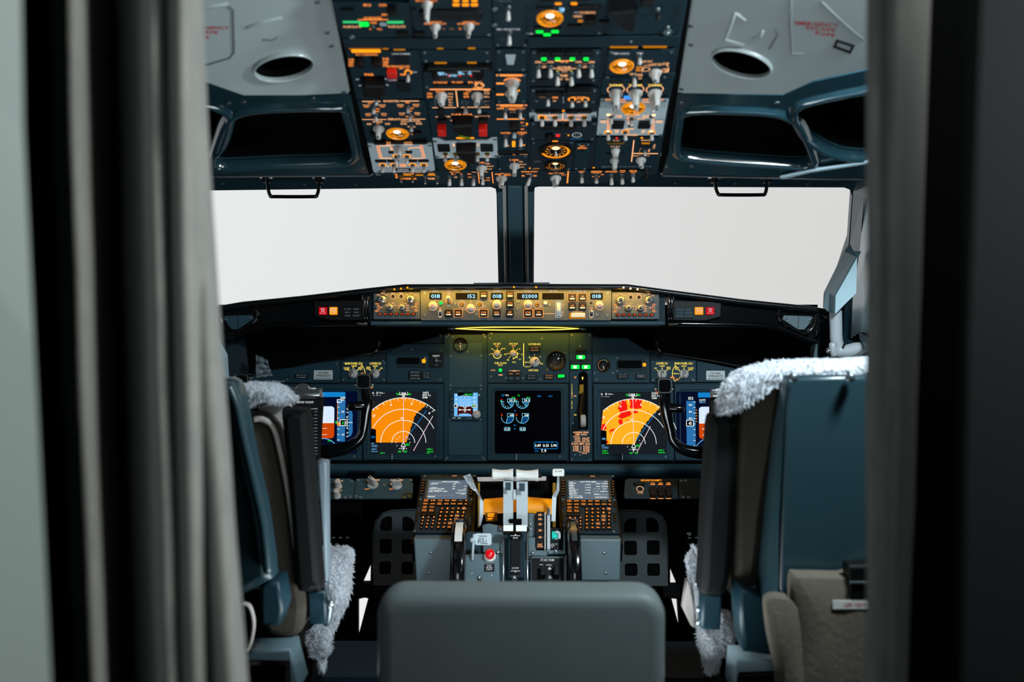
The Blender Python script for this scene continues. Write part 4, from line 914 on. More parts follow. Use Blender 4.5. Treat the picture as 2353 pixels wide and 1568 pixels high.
# --- column 5
m = mod(K2, 'module with a bright amber gauge and a white air temperature selector, right column', rect=(1300, 645, 2150, 1020))
m.T('TEMP SOURCE', 1495, 688, 210, 22, WHT); m.T('ON', 1738, 680, 80, 16, WHT); m.gauge(1505, 850, 295, 165); m.toggle(1733, 715, 835, 66); m.T('SUPPLY DUCT', 1830, 790, 140, 24, 'ink_peach'); m.T('AIR TEMP', 2070, 820, 85, 30, 'ink_peach')
m.T('CONT CAB', 1950, 828, 130, 28, 'ink_peach'); m.ring(1935, 895, 170, 8, 'ink_peach', 140, 200); m.ring(1935, 895, 170, 8, 'ink_peach', -25, 40); m.ring(1820, 890, 45, 10, 'ink_peach'); m.ring(2060, 905, 40, 10, 'ink_peach'); m.T('PACK', 2085, 905, 60, 40, 'ink_peach'); m.T('FWD', 1865, 838, 60, 22, 'ink_peach'); m.T('DUCT', 1725, 885, 62, 60, 'lamp_amber')
m.paddle(1935, 930, 1050, 165, 25, bw=.5); m.blk(1455, 635, 1470, 640); m.done()
m = mod(K2, 'temperature control module with three big white knobs in orange rings', rect=(1235, 955, 2140, 1390), screws=False)
m.toggle(1665, 975, 1122, 66, glow=False); m.T('TRIM AIR', 1650, 952, 90, 22, 'ink_peach'); m.T('ON', 1735, 965, 70, 30, 'ink_peach'); m.T('OFF', 1740, 1008, 40, 20, 'ink_peach')
for X in (1430, 1680, 1930):
    m.blk(X - 75, 1035, X + 95, 1082, hh=.008); m.T('TEMP', X, 1095, 180, 24, 'ink_yellow'); m.ring(X, 1150, 108, 12, 'ink_peach', -40, 220); m.paddle(X, 1195, 1285, 185, -18 if X > 1800 else 10, bw=.5, L=.028)
m.done()
m = mod(K4, 'dark temperature lamp strip under the three big white knobs', rect=(1285, 95, 2200, 148), m='black', screws=False)
m.lamp(1605, 118, 1710, 168, 'lamp_blue', 'ram_door_lamp'); m.done()
m = mod(K4, 'large light grey air conditioning and bleed air panel with an amber gauge', poly=[(1287, 152), (2220, 150), (2130, 660), (1240, 655)], m='panel_light')
m.gauge(1735, 285, 310, 148)
for X, s_ in ((1400, 'RECIRC'), (1590, 'ZONE'), (1900, 'ZONE'), (2105, 'RAM AIR')): m.T(s_, X, 168, 76, 20, 'ink_orange')
for X, s_ in ((1595, 'FAN'), (1900, 'FAN')): m.T(s_, X, 200, 90, 22, 'ink_peach')
m.T('TEST', 2055, 260, 60, 18, 'ink_peach'); m.blk(2035, 285, 2068, 320, hh=.006); m.T('DUCT PRESSURE', 1725, 370, 200, 26, 'ink_peach'); m.T('OVHT', 1420, 378, 66, 30, 'lamp_amber'); m.T('L PACK', 1540, 395, 90, 38, 'ink_peach'); m.T('R PACK', 1905, 398, 90, 38, 'ink_peach'); m.T('ISOLATION', 1700, 425, 100, 40, 'ink_orange'); m.T('VALVE', 1835, 430, 110, 20, 'ink_peach')
m.T('WING', 1330, 468, 82, 34, 'ink_peach'); m.T('WING', 2085, 468, 88, 34, 'ink_peach'); m.L(1290, 440, 2150, 438, 4, 'panel_dark')
for X in (1385, 1410): m.L(X + 8, 425, X, 600, 9, 'ink_orange')
for X in (1985, 2012): m.L(X + 8, 425, X, 600, 9, 'ink_orange')
for X, Y in ((1400, 380), (2010, 385), (1395, 602), (1980, 602)): m.lamp(X - 24, Y - 14, X + 24, Y + 14, 'lamp_core')
m.blk(1445, 452, 1608, 572, rows=3); m.blk(1800, 452, 1968, 570, rows=3)
m.T('TRIP', 1510, 598, 58, 36, 'ink_peach'); m.T('RESET', 1875, 598, 50, 36, 'ink_peach'); m.T('APU BLEED', 1720, 648, 150, 20, 'ink_peach'); m.T('BLEED', 1690, 565, 110, 18, 'ink_peach'); m.T('L', 1675, 480, 30, 30, 'ink_peach')
m.toggle(1480, 215, 350, 66); m.toggle(1998, 220, 352, 66); m.toggle(1435, 395, 505, 56); m.toggle(1712, 425, 535, 56); m.toggle(1982, 395, 508, 56); m.toggle(1397, 612, 725, 58, glow=True); m.toggle(1628, 606, 727, 58, glow=True); m.toggle(1985, 612, 727, 58, glow=True); m.lamp(1660, 515, 1735, 550, 'black')
for x, y in ((1328, 186), (2160, 186), (1288, 648), (2105, 648)): m.screw(x, y, .003)
m.done()
m = mod(K4, 'cabin pressurisation module with stacked white knobs, front right', poly=[(1238, 690), (2118, 690), (2060, 1108), (1200, 1110)])
m.lamp(1495, 680, 1525, 706, 'lamp_red'); m.lamp(1832, 680, 1868, 700, 'lamp_amber'); m.T('FLT ALT', 1508, 722, 90, 12, 'ink_peach'); m.T('MANUAL', 1905, 718, 118, 14, 'ink_peach')
m.blk(1378, 748, 1620, 778, 'brass', .003, name='readout_window'); m.T('FLT ALT', 1495, 803, 125, 14, 'ink_peach'); m.blk(1368, 885, 1608, 918, hh=.003, name='readout_window')
m.paddle(1495, 850, 945, 125, 0, bw=.75, ptr=False); m.paddle(1482, 985, 1110, 120, 0, bw=.6, ptr=False)
m.L(1745, 718, 1712, 1010, 14, 'ink_peach'); m.L(1735, 897, 2070, 899, 10, 'ink_peach'); m.blk(1830, 762, 1980, 812, hh=.006, r=.01, name='valve_indicator'); m.lamp(1845, 752, 1960, 775, 'amber_glow', 'glow_bar')
m.T('C', 1828, 857, 22, 60, 'ink_dim'); m.T('O', 1950, 857, 24, 40, 'ink_peach'); m.T('O P E N', 2018, 803, 26, 64, 'ink_peach'); m.toggle(1893, 855, 932, 42); m.T('AUTO', 1825, 915, 50, 14, 'ink_dim'); m.T('ALTN', 1920, 928, 66, 10, 'ink_peach'); m.T('MAN', 1770, 930, 70, 10, 'ink_peach'); m.paddle(1840, 980, 1088, 140, 22)
m.L(1310, 1078, 1970, 1072, 4, 'ink_grey'); m.T('CABIN ALT', 1342, 1078, 66, 18, 'ink_grey')
for X in (1400, 1520, 1625, 1740, 1855, 1965): m.L(X, 1060, X, 1092, 4, 'ink_grey')
m.lamp(1188, 1082, 1212, 1104, 'lamp_amber'); m.done()
# --- forward lights strip
m = mod(K3, 'front strip of landing light and engine start switches along the windshield edge', poly=[(470, 1150), (650, 1152), (1300, 1142), (2260, 1140), (3430, 1140), (4080, 1140), (4122, 1142), (4100, 1195), (4060, 1225), (3500, 1292), (2840, 1318), (2100, 1318), (1340, 1308), (655, 1228), (490, 1195)], screws=False)
D = 2235.35  # K4 x to K3 x: both crops share their rows and scale
m.T('DECAL', 520, 1175, 60, 40, 'ink_grey'); m.T('LD', 770, 1198, 32, 60); m.T('LANDING', 1060, 1152, 90, 8, 'ink_peach'); m.T('RETRACTABLE', 935, 1172, 140, 16); m.T('OFF', 1245, 1172, 90, 16); m.T('FIXED', 1245, 1238, 90, 22, 'ink_peach'); m.T('EXTEND ON', 930, 1238, 215, 22)
for a0, a1 in ((868, 975), (1030, 1135), (1192, 1300)): m.lamp(a0, 1182, a1, 1204, 'amber_glow', 'glow_bar')
for X, y0, y1 in ((838, 1205, 1302), (995, 1205, 1300), (1163, 1210, 1325), (1325, 1210, 1325)): m.toggle(X, y0, y1, 52, ball=True, neck='steel' if X > 1100 else 'brass')
m.T('RUNWAY TURNOFF', 1560, 1150, 140, 14); m.T('L', 1545, 1176, 60, 14); m.T('R', 1650, 1176, 24, 14); m.T('OFF', 1572, 1219, 44, 16, 'ink_peach'); m.T('TAXI', 1820, 1150, 60, 10, 'ink_peach'); m.T('OFF', 1755, 1176, 50, 14); m.T('AUTO', 1762, 1217, 50, 14)
for X in (1490, 1653, 1813): m.toggle(X, 1205, 1338, 56)
m.toggle(1938, 1200, 1328, 50, neck='brass'); m.L(1875, 1150, 1890, 1300, 10); m.L(2062, 1148, 2078, 1300, 10); m.T('APU', 1985, 1148, 40, 10, 'ink_peach'); m.T('OFF', 2010, 1228, 46, 12, 'ink_peach'); m.T('START', 1998, 1260, 76, 12, 'ink_orange')
m.paddle(2190, 1228, 1350, 150, -12); m.T('GRD', 2140, 1176, 80, 14); m.T('AUTO', 2200, 1170, 60, 16); m.T('CONT', 2275, 1176, 70, 14); m.T('FLT', 2290, 1194, 70, 12); m.L(2150, 1180, 2175, 1200, 6); m.L(2250, 1180, 2225, 1200, 6)
m.T('ENGINE START', D + 335, 1143, 220, 16); m.T('BOTH', D + 330, 1176, 70, 10, 'ink_peach'); m.T('IGN L', D + 250, 1198, 44, 22); m.T('IGN R', D + 410, 1198, 44, 22); m.toggle(D + 330, 1195, 1338, 60, tilt=-22)
m.paddle(D + 688, 1225, 1338, 150, -20); m.T('GRD', D + 620, 1168, 60, 14); m.T('AUTO', D + 690, 1162, 50, 14); m.T('CONT', D + 765, 1166, 66, 14); m.T('FLT', D + 800, 1186, 60, 12); m.L(D + 858, 1136, D + 845, 1298, 18, 'ink_orange')
m.T('LOGO', D + 1040, 1138, 84, 12); m.T('OFF', D + 1035, 1158, 50, 10, 'ink_peach'); m.T('POSITION', D + 1240, 1140, 140, 18); m.T('STEADY', D + 1235, 1158, 130, 14); m.T('OFF', D + 1318, 1183, 44, 12); m.T('STROBE', D + 1230, 1210, 100, 12); m.T('ANTI COLLISION', D + 1440, 1142, 156, 20); m.T('WING', D + 1590, 1130, 80, 14); m.T('OFF', D + 1588, 1152, 60, 10); m.T('WHEEL WELL', D + 1735, 1133, 104, 22); m.T('OFF', D + 1735, 1157, 60, 10)
for X, y0, y1 in ((1040, 1190, 1302), (1237, 1195, 1306), (1440, 1190, 1330), (1585, 1188, 1320), (1732, 1188, 1292)): m.toggle(D + X, y0, y1, 58)
b = B(OH); b.lathe(*m.q(D + 1912, 1115), [(.007, 0), (.007, .004), (.004, .005), (.004, .016), (.006, .02)], 'black', 14, c=m.h); b.build('black_button', m.t)
m.done()
# ================================================================== GLARESHIELD
GS = frame(1185, 735, 2.42, 4)
# centre hood: padded top deck running forward to the windshield, front lip with padded black roll
t = thing('glareshield', 'black padded glareshield hood running across under the windshields', 'glareshield', P(1188, 745, 2.5))
edge = [(490, 708), (560, 696), (700, 682), (845, 665), (930, 656), (1188, 655), (1440, 656), (1560, 672), (1700, 690), (1830, 703), (1893, 712)]
b = B()
top = [GS.pt(*GS.px(x, y), .012) for x, y in edge]; back = [P(x, y, 2.93) for x, y in ((470, 712), (560, 700), (700, 686), (845, 672), (930, 668), (1188, 668), (1440, 668), (1560, 676), (1700, 694), (1830, 706), (1905, 712))]
rings = [[tuple(p + Vector((0, 0, dz)) + Vector((0, dy, 0))) for p in top] for dz, dy in ((-.010, .004), (-.012, -.004), (-.006, -.009), (0, -.007), (.002, 0))]
rings.append([tuple(p) for p in back]); rings.append([tuple(p + Vector((0, .02, -.03))) for p in back]); rings.append([tuple(p + Vector((0, .03, -.016))) for p in top])
b.loft(rings, 'hood', True, closed=False); b.build('padded_deck', t)
b = B(GS); b.prism([GS.px(*p) for p in ((845, 668), (930, 659), (1440, 659), (1528, 671), (1530, 746), (1526, 748), (853, 748), (850, 744))], -.14, -.004, 'panel_dark'); b.build('centre_box', t)
b = B(GS); b.prism([GS.px(*p) for p in ((851, 738), (1527, 738), (1527, 748), (851, 748))], -.02, .006, 'panel', bev=.004); b.build('lower_lip', t)
for i, x in enumerate((906, 921, 936, 1181, 1232, 1433, 1449, 1465)):
    b = B(GS); y = 663 if 930 < x < 1440 else 664 + (abs(x - 1186) - 250) * .1
    y = 660 if 1000 < x < 1400 else y - 2
    a, bb = GS.px(x, y, .022); b.lathe(a, bb, [(.0025, 0), (.0022, .003), (.001, .004)], 'lamp_amber' if i not in (5, 6, 7) else 'lamp_core', 10, c=.020); b.build('map_light_bulb', t)
b = B(GS); b.prism([GS.px(*p) for p in ((1088, 650), (1262, 649), (1266, 656), (1086, 656))], -.06, .0, 'steel', bev=.003); b.build('light_bar_cover', t)
b = B(GS)
for x0, x1 in ((968, 1010), (1030, 1090), (1120, 1200), (1225, 1290), (1310, 1400)): b.box(GS.px(x0, 661)[0], GS.px(x0, 663)[1], .012, GS.px(x1, 661)[0], GS.px(x0, 660)[1], .015, 'ink_dim')
b.build('lip_slots', t, kind='stuff')

# --- mode control panel
m = Mod(GS, K0, 'mode_control_panel', 'long centre control panel under the glareshield lip, with glowing blue-white figures', rect=(966, 664, 1405, 737), cat='control panel', h=.010, rad=.004, m='panel_mcp', screws=False)
def seg(m, X, Y, w, h, t_, K=None):
    m.T(t_, X, Y, w, h, 's_segment')
def win(m, X0, Y0, X1, Y1, t_=None, tx=None, tw=None):
    o = m.blk(X0, Y0, X1, Y1, 'black_matte', .0015, .001, 'display_window', bev=.0003)
    if t_:
        h0 = m.h; m.h += .0016; m.T(t_, tx or (X0 + X1) / 2, (Y0 + Y1) / 2, tw or (X1 - X0) * .75, (Y1 - Y0) * .58, 's_segment'); m.h = h0
def setK(m, K): m.K = K
setK(m, K5)
for s_, X, w in (('COURSE', 1048, 90), ('IAS/MACH', 1512, 120), ('HEADING', 1970, 105)): m.T(s_, X, 190, w, 18, WHT)
win(m, 960, 220, 1142, 314, '018', 1052, 135); win(m, 1355, 220, 1676, 314, '152', 1592, 115); win(m, 1883, 220, 2065, 314, '018', 1975, 135)
def red_x(m, X, Y):
    a, bb = m.q(X, Y); b = B(GS); r = .0045
    b.line((a - r, bb - r), (a + r, bb + r), .0007, m.h + .0186, 'red_ink'); b.line((a - r, bb + r), (a + r, bb - r), .0007, m.h + .0186, 'red_ink'); return b
o = m.round(1012, 412, 112, L=.018); red_x(m, 1012, 412).build('index_mark', o); m.ring(1012, 412, 68, 8, 'ink_peach', 215, 360, 14); m.ring(1012, 412, 68, 8, 'ink_peach', 0, 30, 4); m.L(1046, 318, 1046, 352, 7, 'ink_peach')
m.T('A/T', 1250, 188, 44, 18, WHT); m.T('ARM', 1250, 214, 50, 16, 'ink_peach'); m.lamp(1225, 234, 1280, 250, 'ink_peach'); m.ring(1250, 330, 52, 9, 'ink_peach'); m.T('OFF', 1250, 407, 44, 20, WHT)
m.lamp(1106, 348, 1154, 394, 'lamp_green', r=.004)
b = B(GS); a, bb = m.q(1250, 350); b.tube([Vector((a, bb, m.h)), Vector((a, bb + .006, m.h + .010)), Vector((a, bb + .010, m.h + .017))], [.0035, .004, .0045], 'knob_white', 10, up=Vector((1, 0, 0))); b.lathe(a, bb, [(.006, 0), (.006, .002), (.003, .003)], 'brass', 14, c=m.h); b.build('toggle_switch', m.t)
def sidetog(m, X, Y0, Y1, s1='F/D', s2='OFF'):
    m.T(s1, X, Y0 - 38, 40, 18, 'ink_peach'); m.T('ON', X, Y0 - 16, 30, 14, 'ink_peach'); m.T(s2, X, Y1 + 14, 40, 18, 'ink_peach')
    m.blk(X - 26, Y0, X + 26, Y1, 'black', .001, .001, 'switch_slot'); a, bb = m.q(X, (Y0 + Y1) / 2 + 5); b = B(GS)
    b.tube([Vector((a, bb, m.h)), Vector((a, bb + .004, m.h + .012)), Vector((a, bb + .006, m.h + .016))], [.002, .0026, .003], 'silver', 8, up=Vector((1, 0, 0))); b.build('toggle_switch', m.t)
    c0 = m.rect(X - 26, Y0, X + 26, Y1); m.ink.poly_line([(c0[0], c0[1]), (c0[2], c0[1]), (c0[2], c0[3]), (c0[0], c0[3]), (c0[0], c0[1])], .001, m.h + .0012, 'ink_white')
sidetog(m, 1122, 490, 570)
def key(m, X0, Y0, X1, Y1, t_, lit='ink_orange', fr_=False):
    rc = m.rect(X0, Y0, X1, Y1); b = B(GS); b.prism(rrect(*rc, .002, 3), m.h, m.h + .006, 'black', bev=.001)
    b.box(rc[0] + (rc[2] - rc[0]) * .18, rc[1] + (rc[3] - rc[1]) * .24, m.h + .006, rc[2] - (rc[2] - rc[0]) * .18, rc[1] + (rc[3] - rc[1]) * .42, m.h + .0072, 'panel_light')
    b.text(t_, (rc[0] + rc[2]) / 2, rc[3] - (rc[3] - rc[1]) * .36, (rc[2] - rc[0]) * (.62 if len(t_) > 3 else .42), (rc[3] - rc[1]) * .2, m.h + .0064, lit)
    b.build('push_switch', m.t)
    if fr_: m.ink.poly_line([(rc[0] - .001, rc[1]), (rc[2] + .001, rc[1]), (rc[2] + .001, rc[3] + .001), (rc[0] - .001, rc[3] + .001), (rc[0] - .001, rc[1])], .0011, m.h + .0008, 'ink_orange')
key(m, 1193, 470, 1305, 582, 'N1'); key(m, 1335, 470, 1448, 582, 'SPEED', fr_=True); key(m, 1713, 470, 1832, 582, 'LVL CHG', fr_=True); key(m, 1912, 470, 2028, 582, 'HDG SEL'); key(m, 2110, 470, 2225, 582, 'APP'); key(m, 1717, 192, 1832, 304, 'VNAV'); key(m, 2112, 192, 2228, 304, 'LNAV'); key(m, 2112, 330, 2228, 442, 'VOR LOC')
m.PL([(1448, 475), (1515, 460)], 7, 'ink_peach'); m.PL([(1648, 460), (1713, 478)], 7, 'ink_peach'); m.L(1580, 318, 1580, 380, 7, 'ink_peach')
m.ring(1580, 450, 68, 8, 'ink_peach'); m.round(1580, 447, 100, L=.018)
for X in (1447, 1713):
    m.ring(X, 393, 50, 8, 'ink_peach'); a, bb = m.q(X, 393); b = B(GS); b.lathe(a, bb, [(.0045, 0), (.0045, .002), (.003, .003), (.002, .0005)], 'brass', 16, c=m.h); b.build('push_button', m.t)
m.T('C/O', 1447, 335, 42, 16, 'ink_peach'); m.T('SPD', 1780, 408, 44, 16, 'ink_peach'); m.T('INTV', 1780, 434, 52, 16, 'ink_peach')
for X, Y in ((1348, 390), (1668, 550), (888, 222), (888, 555)): m.screw(X, Y, .003)
m.T('10', 1862, 330, 24, 18, 'ink_peach'); m.T('30', 2080, 330, 24, 18, 'ink_peach')
for p in (((1875, 340), (1915, 365)), ((2070, 335), (2028, 362)), ((1925, 318), (1935, 335)), ((2012, 318), (2005, 335)), ((1970, 318), (1970, 330))): m.PL(list(p), 6, 'ink_peach')
m.round(1972, 385, 108, L=.02); m.ring(1972, 395, 64, 8, 'ink_peach', 180, 360)
setK(m, K6)
m.T('ALTITUDE', 325, 180, 100, 18, WHT); m.T('VERT SPEED', 690, 182, 115, 18, WHT); m.T('A', 940, 195, 16, 16, WHT); m.T('A/P ENGAGE', 1030, 183, 130, 18, WHT); m.T('B', 1130, 195, 16, 16, WHT); m.T('COURSE', 1305, 182, 85, 18, WHT)
win(m, 173, 210, 480, 297, '02000', 352, 215); win(m, 533, 210, 840, 297); win(m, 1218, 210, 1392, 298, '018', 1305, 128)
m.round(330, 365, 96, L=.018); m.ring(330, 368, 62, 8, 'ink_peach'); m.ring(460, 375, 46, 7, 'ink_peach'); a, bb = m.q(460, 375); b = B(GS); b.lathe(a, bb, [(.0045, 0), (.0045, .002), (.003, .003), (.002, .0005)], 'brass', 16, c=m.h); b.build('push_button', m.t)
m.T('ALT', 525, 387, 40, 14, 'ink_peach'); m.T('INTV', 525, 408, 50, 14, 'ink_peach'); a, bb = m.q(577, 352); b = B(GS); b.lathe(a, bb, [(.0045, 0), (.0045, .003), (.003, .004)], 'white', 16, c=m.h); b.build('light_sensor', m.t)
key(m, 272, 445, 390, 553, 'ALT HLD', fr_=True); key(m, 422, 445, 540, 553, 'V/S', fr_=True); m.L(545, 502, 705, 502, 7, 'ink_peach')
key(m, 905, 222, 1012, 326, 'CMD', 'ink_peach', True); key(m, 1050, 222, 1158, 326, 'CMD', 'ink_peach', True); key(m, 905, 350, 1012, 455, 'CWS'); key(m, 1050, 350, 1158, 455, 'CWS')
for sx_ in (1, -1): m.PL([(1030 - sx_ * 130, 195), (1030 - sx_ * 115, 183), (1030 - sx_ * 95, 183)], 5, WHT)
for X, Y in ((190, 333), (635, 383), (1312, 520), (1463, 213), (1460, 530), (178, 433)): m.screw(X, Y, .003)
m.ring(1347, 385, 62, 8, 'ink_peach', 180, 330, 12); o = m.round(1345, 380, 96, L=.018); red_x(m, 1345, 380).build('index_mark', o); m.L(1305, 305, 1305, 340, 7, 'ink_peach'); m.blk(1207, 332, 1248, 368, 'black', .0005, .004, 'sensor_hole')
sidetog(m, 1232, 465, 545)
# vertical speed thumb wheel
rc = m.rect(735, 345, 790, 540); b = B(GS)
for i in range(11):
    y0 = rc[1] + (rc[3] - rc[1]) * i / 11; y1 = rc[1] + (rc[3] - rc[1]) * (i + .85) / 11; z = .004 + .007 * math.sin(math.pi * (i + .5) / 11)
    b.box(rc[0], y0, m.h, rc[2], y1, m.h + z, 'panel_light')
b.build('thumb_wheel', m.t)
c0 = m.rect(722, 335, 800, 555); m.ink.poly_line([(c0[0], c0[1]), (c0[2], c0[1]), (c0[2], c0[3]), (c0[0], c0[3]), (c0[0], c0[1])], .0012, m.h + .0006, 'ink_white'); m.L(762, 310, 762, 330, 7, WHT)
m.T('DN', 828, 368, 34, 18, 'ink_peach'); m.L(826, 390, 826, 430, 6, 'ink_peach'); m.L(826, 460, 826, 500, 6, 'ink_peach'); m.T('UP', 825, 525, 26, 16, 'ink_peach'); m.T('A', 826, 395, 20, 12, 'ink_peach'); m.T('V', 826, 495, 20, 12, 'ink_peach')
m.T('DISENGAGE', 1035, 478, 150, 14, 'ink_peach'); m.blk(915, 488, 1148, 575, 'amber_glow', .003, .001, 'bar_surround'); m.blk(940, 492, 1138, 556, 'panel_light', .010, .001, 'disengage_bar')
m.done()
# --- EFIS control panels, one each side
def efis(K, fx, label, rect_, scale):
    """layout in K5 coordinates; fx/fy map to K"""
    m = Mod(GS, K0, 'display_control_panel', label, rect=rect_, cat='control panel', h=.008, rad=.003, m='panel_mcp', screws=False)
    m.K = K; F = lambda X, Y: (fx + (X - 130) * scale, 215 + (Y - 235) * scale)
    def T_(t_, X, Y, w, h, k='ink_orange'): m.T(t_, *F(X, Y), w * scale, h * scale, k)
    for X, s_ in ((195, 'RADIO'), (262, 'MINS'), (320, 'BARO')): T_(s_, X, 268 if X != 262 else 242, 54, 18, 'ink_peach')
    for X, s_ in ((412, 'FPV'), (535, 'MTRS')): T_(s_, X, 242, 48, 18, 'ink_peach'); m.ring(*F(X, 292), 34 * scale, 7, 'ink_peach'); a, bb = m.q(*F(X, 292)); b = B(GS); b.lathe(a, bb, [(.0038, 0), (.0038, .002), (.0028, .003), (.002, .0005)], 'black', 14, c=m.h); b.build('push_button', m.t)
    for X, s_, k in ((628, 'IN', 268), (686, 'BARO', 242), (748, 'HPA', 268)): T_(s_, X, k, 40 if s_ != 'IN' else 20, 18, 'ink_peach')
    def outer(X, Y, w, L_, cap, w2):
        o = m.round(*F(X, Y), w * scale, L=L_ * .6, m='silver'); 
        m.round(*F(X - w * .04, Y - w * .05), w2 * scale, L=L_, m='knob_white', cap='black', captext=cap, name='inner_knob', skirt=False)
    outer(255, 338, 118, .018, 'RST', 92); outer(682, 335, 118, .018, 'STD', 92); outer(377, 458, 88, .016, 'CTR', 78); outer(557, 460, 88, .016, 'TFC', 78)
    for X, Y, s_ in ((172, 402, 'VOR 1'), (172, 510, 'ADF 1'), (766, 402, 'VOR 2'), (764, 506, 'ADF 2'), (236, 455, 'OFF'), (706, 450, 'OFF')): T_(s_, X, Y, 60 if s_ != 'OFF' else 38, 20, 'ink_orange')
    for X in (190, 756):
        m.ring(*F(X, 440), 17 * scale, 6, 'ink_orange', 0, 180, 8); m.ring(*F(X, 472), 17 * scale, 6, 'ink_orange', 180, 360, 8); m.PL([F(X - 17, 440), F(X - 17, 472)], 6); m.PL([F(X + 17, 440), F(X + 17, 472)], 6)
        a, bb = m.q(*F(X, 455)); b = B(GS); b.tube([Vector((a, bb, m.h)), Vector((a, bb, m.h + .012))], [.0015, .0022], 'silver', 8, up=Vector((1, 0, 0))); b.build('toggle_switch', m.t)
    for X, Y, s_ in ((318, 424, 'APP'), (355, 394, 'VOR'), (416, 393, 'MAP'), (447, 424, 'PLN'), (524, 402, '20'), (562, 396, '40'), (600, 402, '80'), (500, 432, '10'), (497, 465, '5'), (632, 426, '160'), (632, 462, '320'), (630, 498, '640')): T_(s_, X, Y, 40 if len(s_) > 2 else 24, 18, 'ink_peach')
    for X, s_ in ((216, 'WXR'), (302, 'STA'), (386, 'WPT'), (470, 'ARPT'), (554, 'DATA'), (640, 'POS'), (724, 'TERR')):
        x0, y0 = F(X - 30, 536); x1, y1 = F(X + 30, 576); o = m.blk(x0, y0, x1, y1, 'key_back', .004, .001, 'push_key', lit=[s_], litm='ink_red')
    return m.done()
efis(K5, 130, 'display control panel left of the long centre panel, with silver-ringed knobs', (858, 672, 965, 734), 1.0)
efis(K6, 1525, 'display control panel right of the long centre panel, with silver-ringed knobs', (1406, 672, 1515, 734), 0.945)

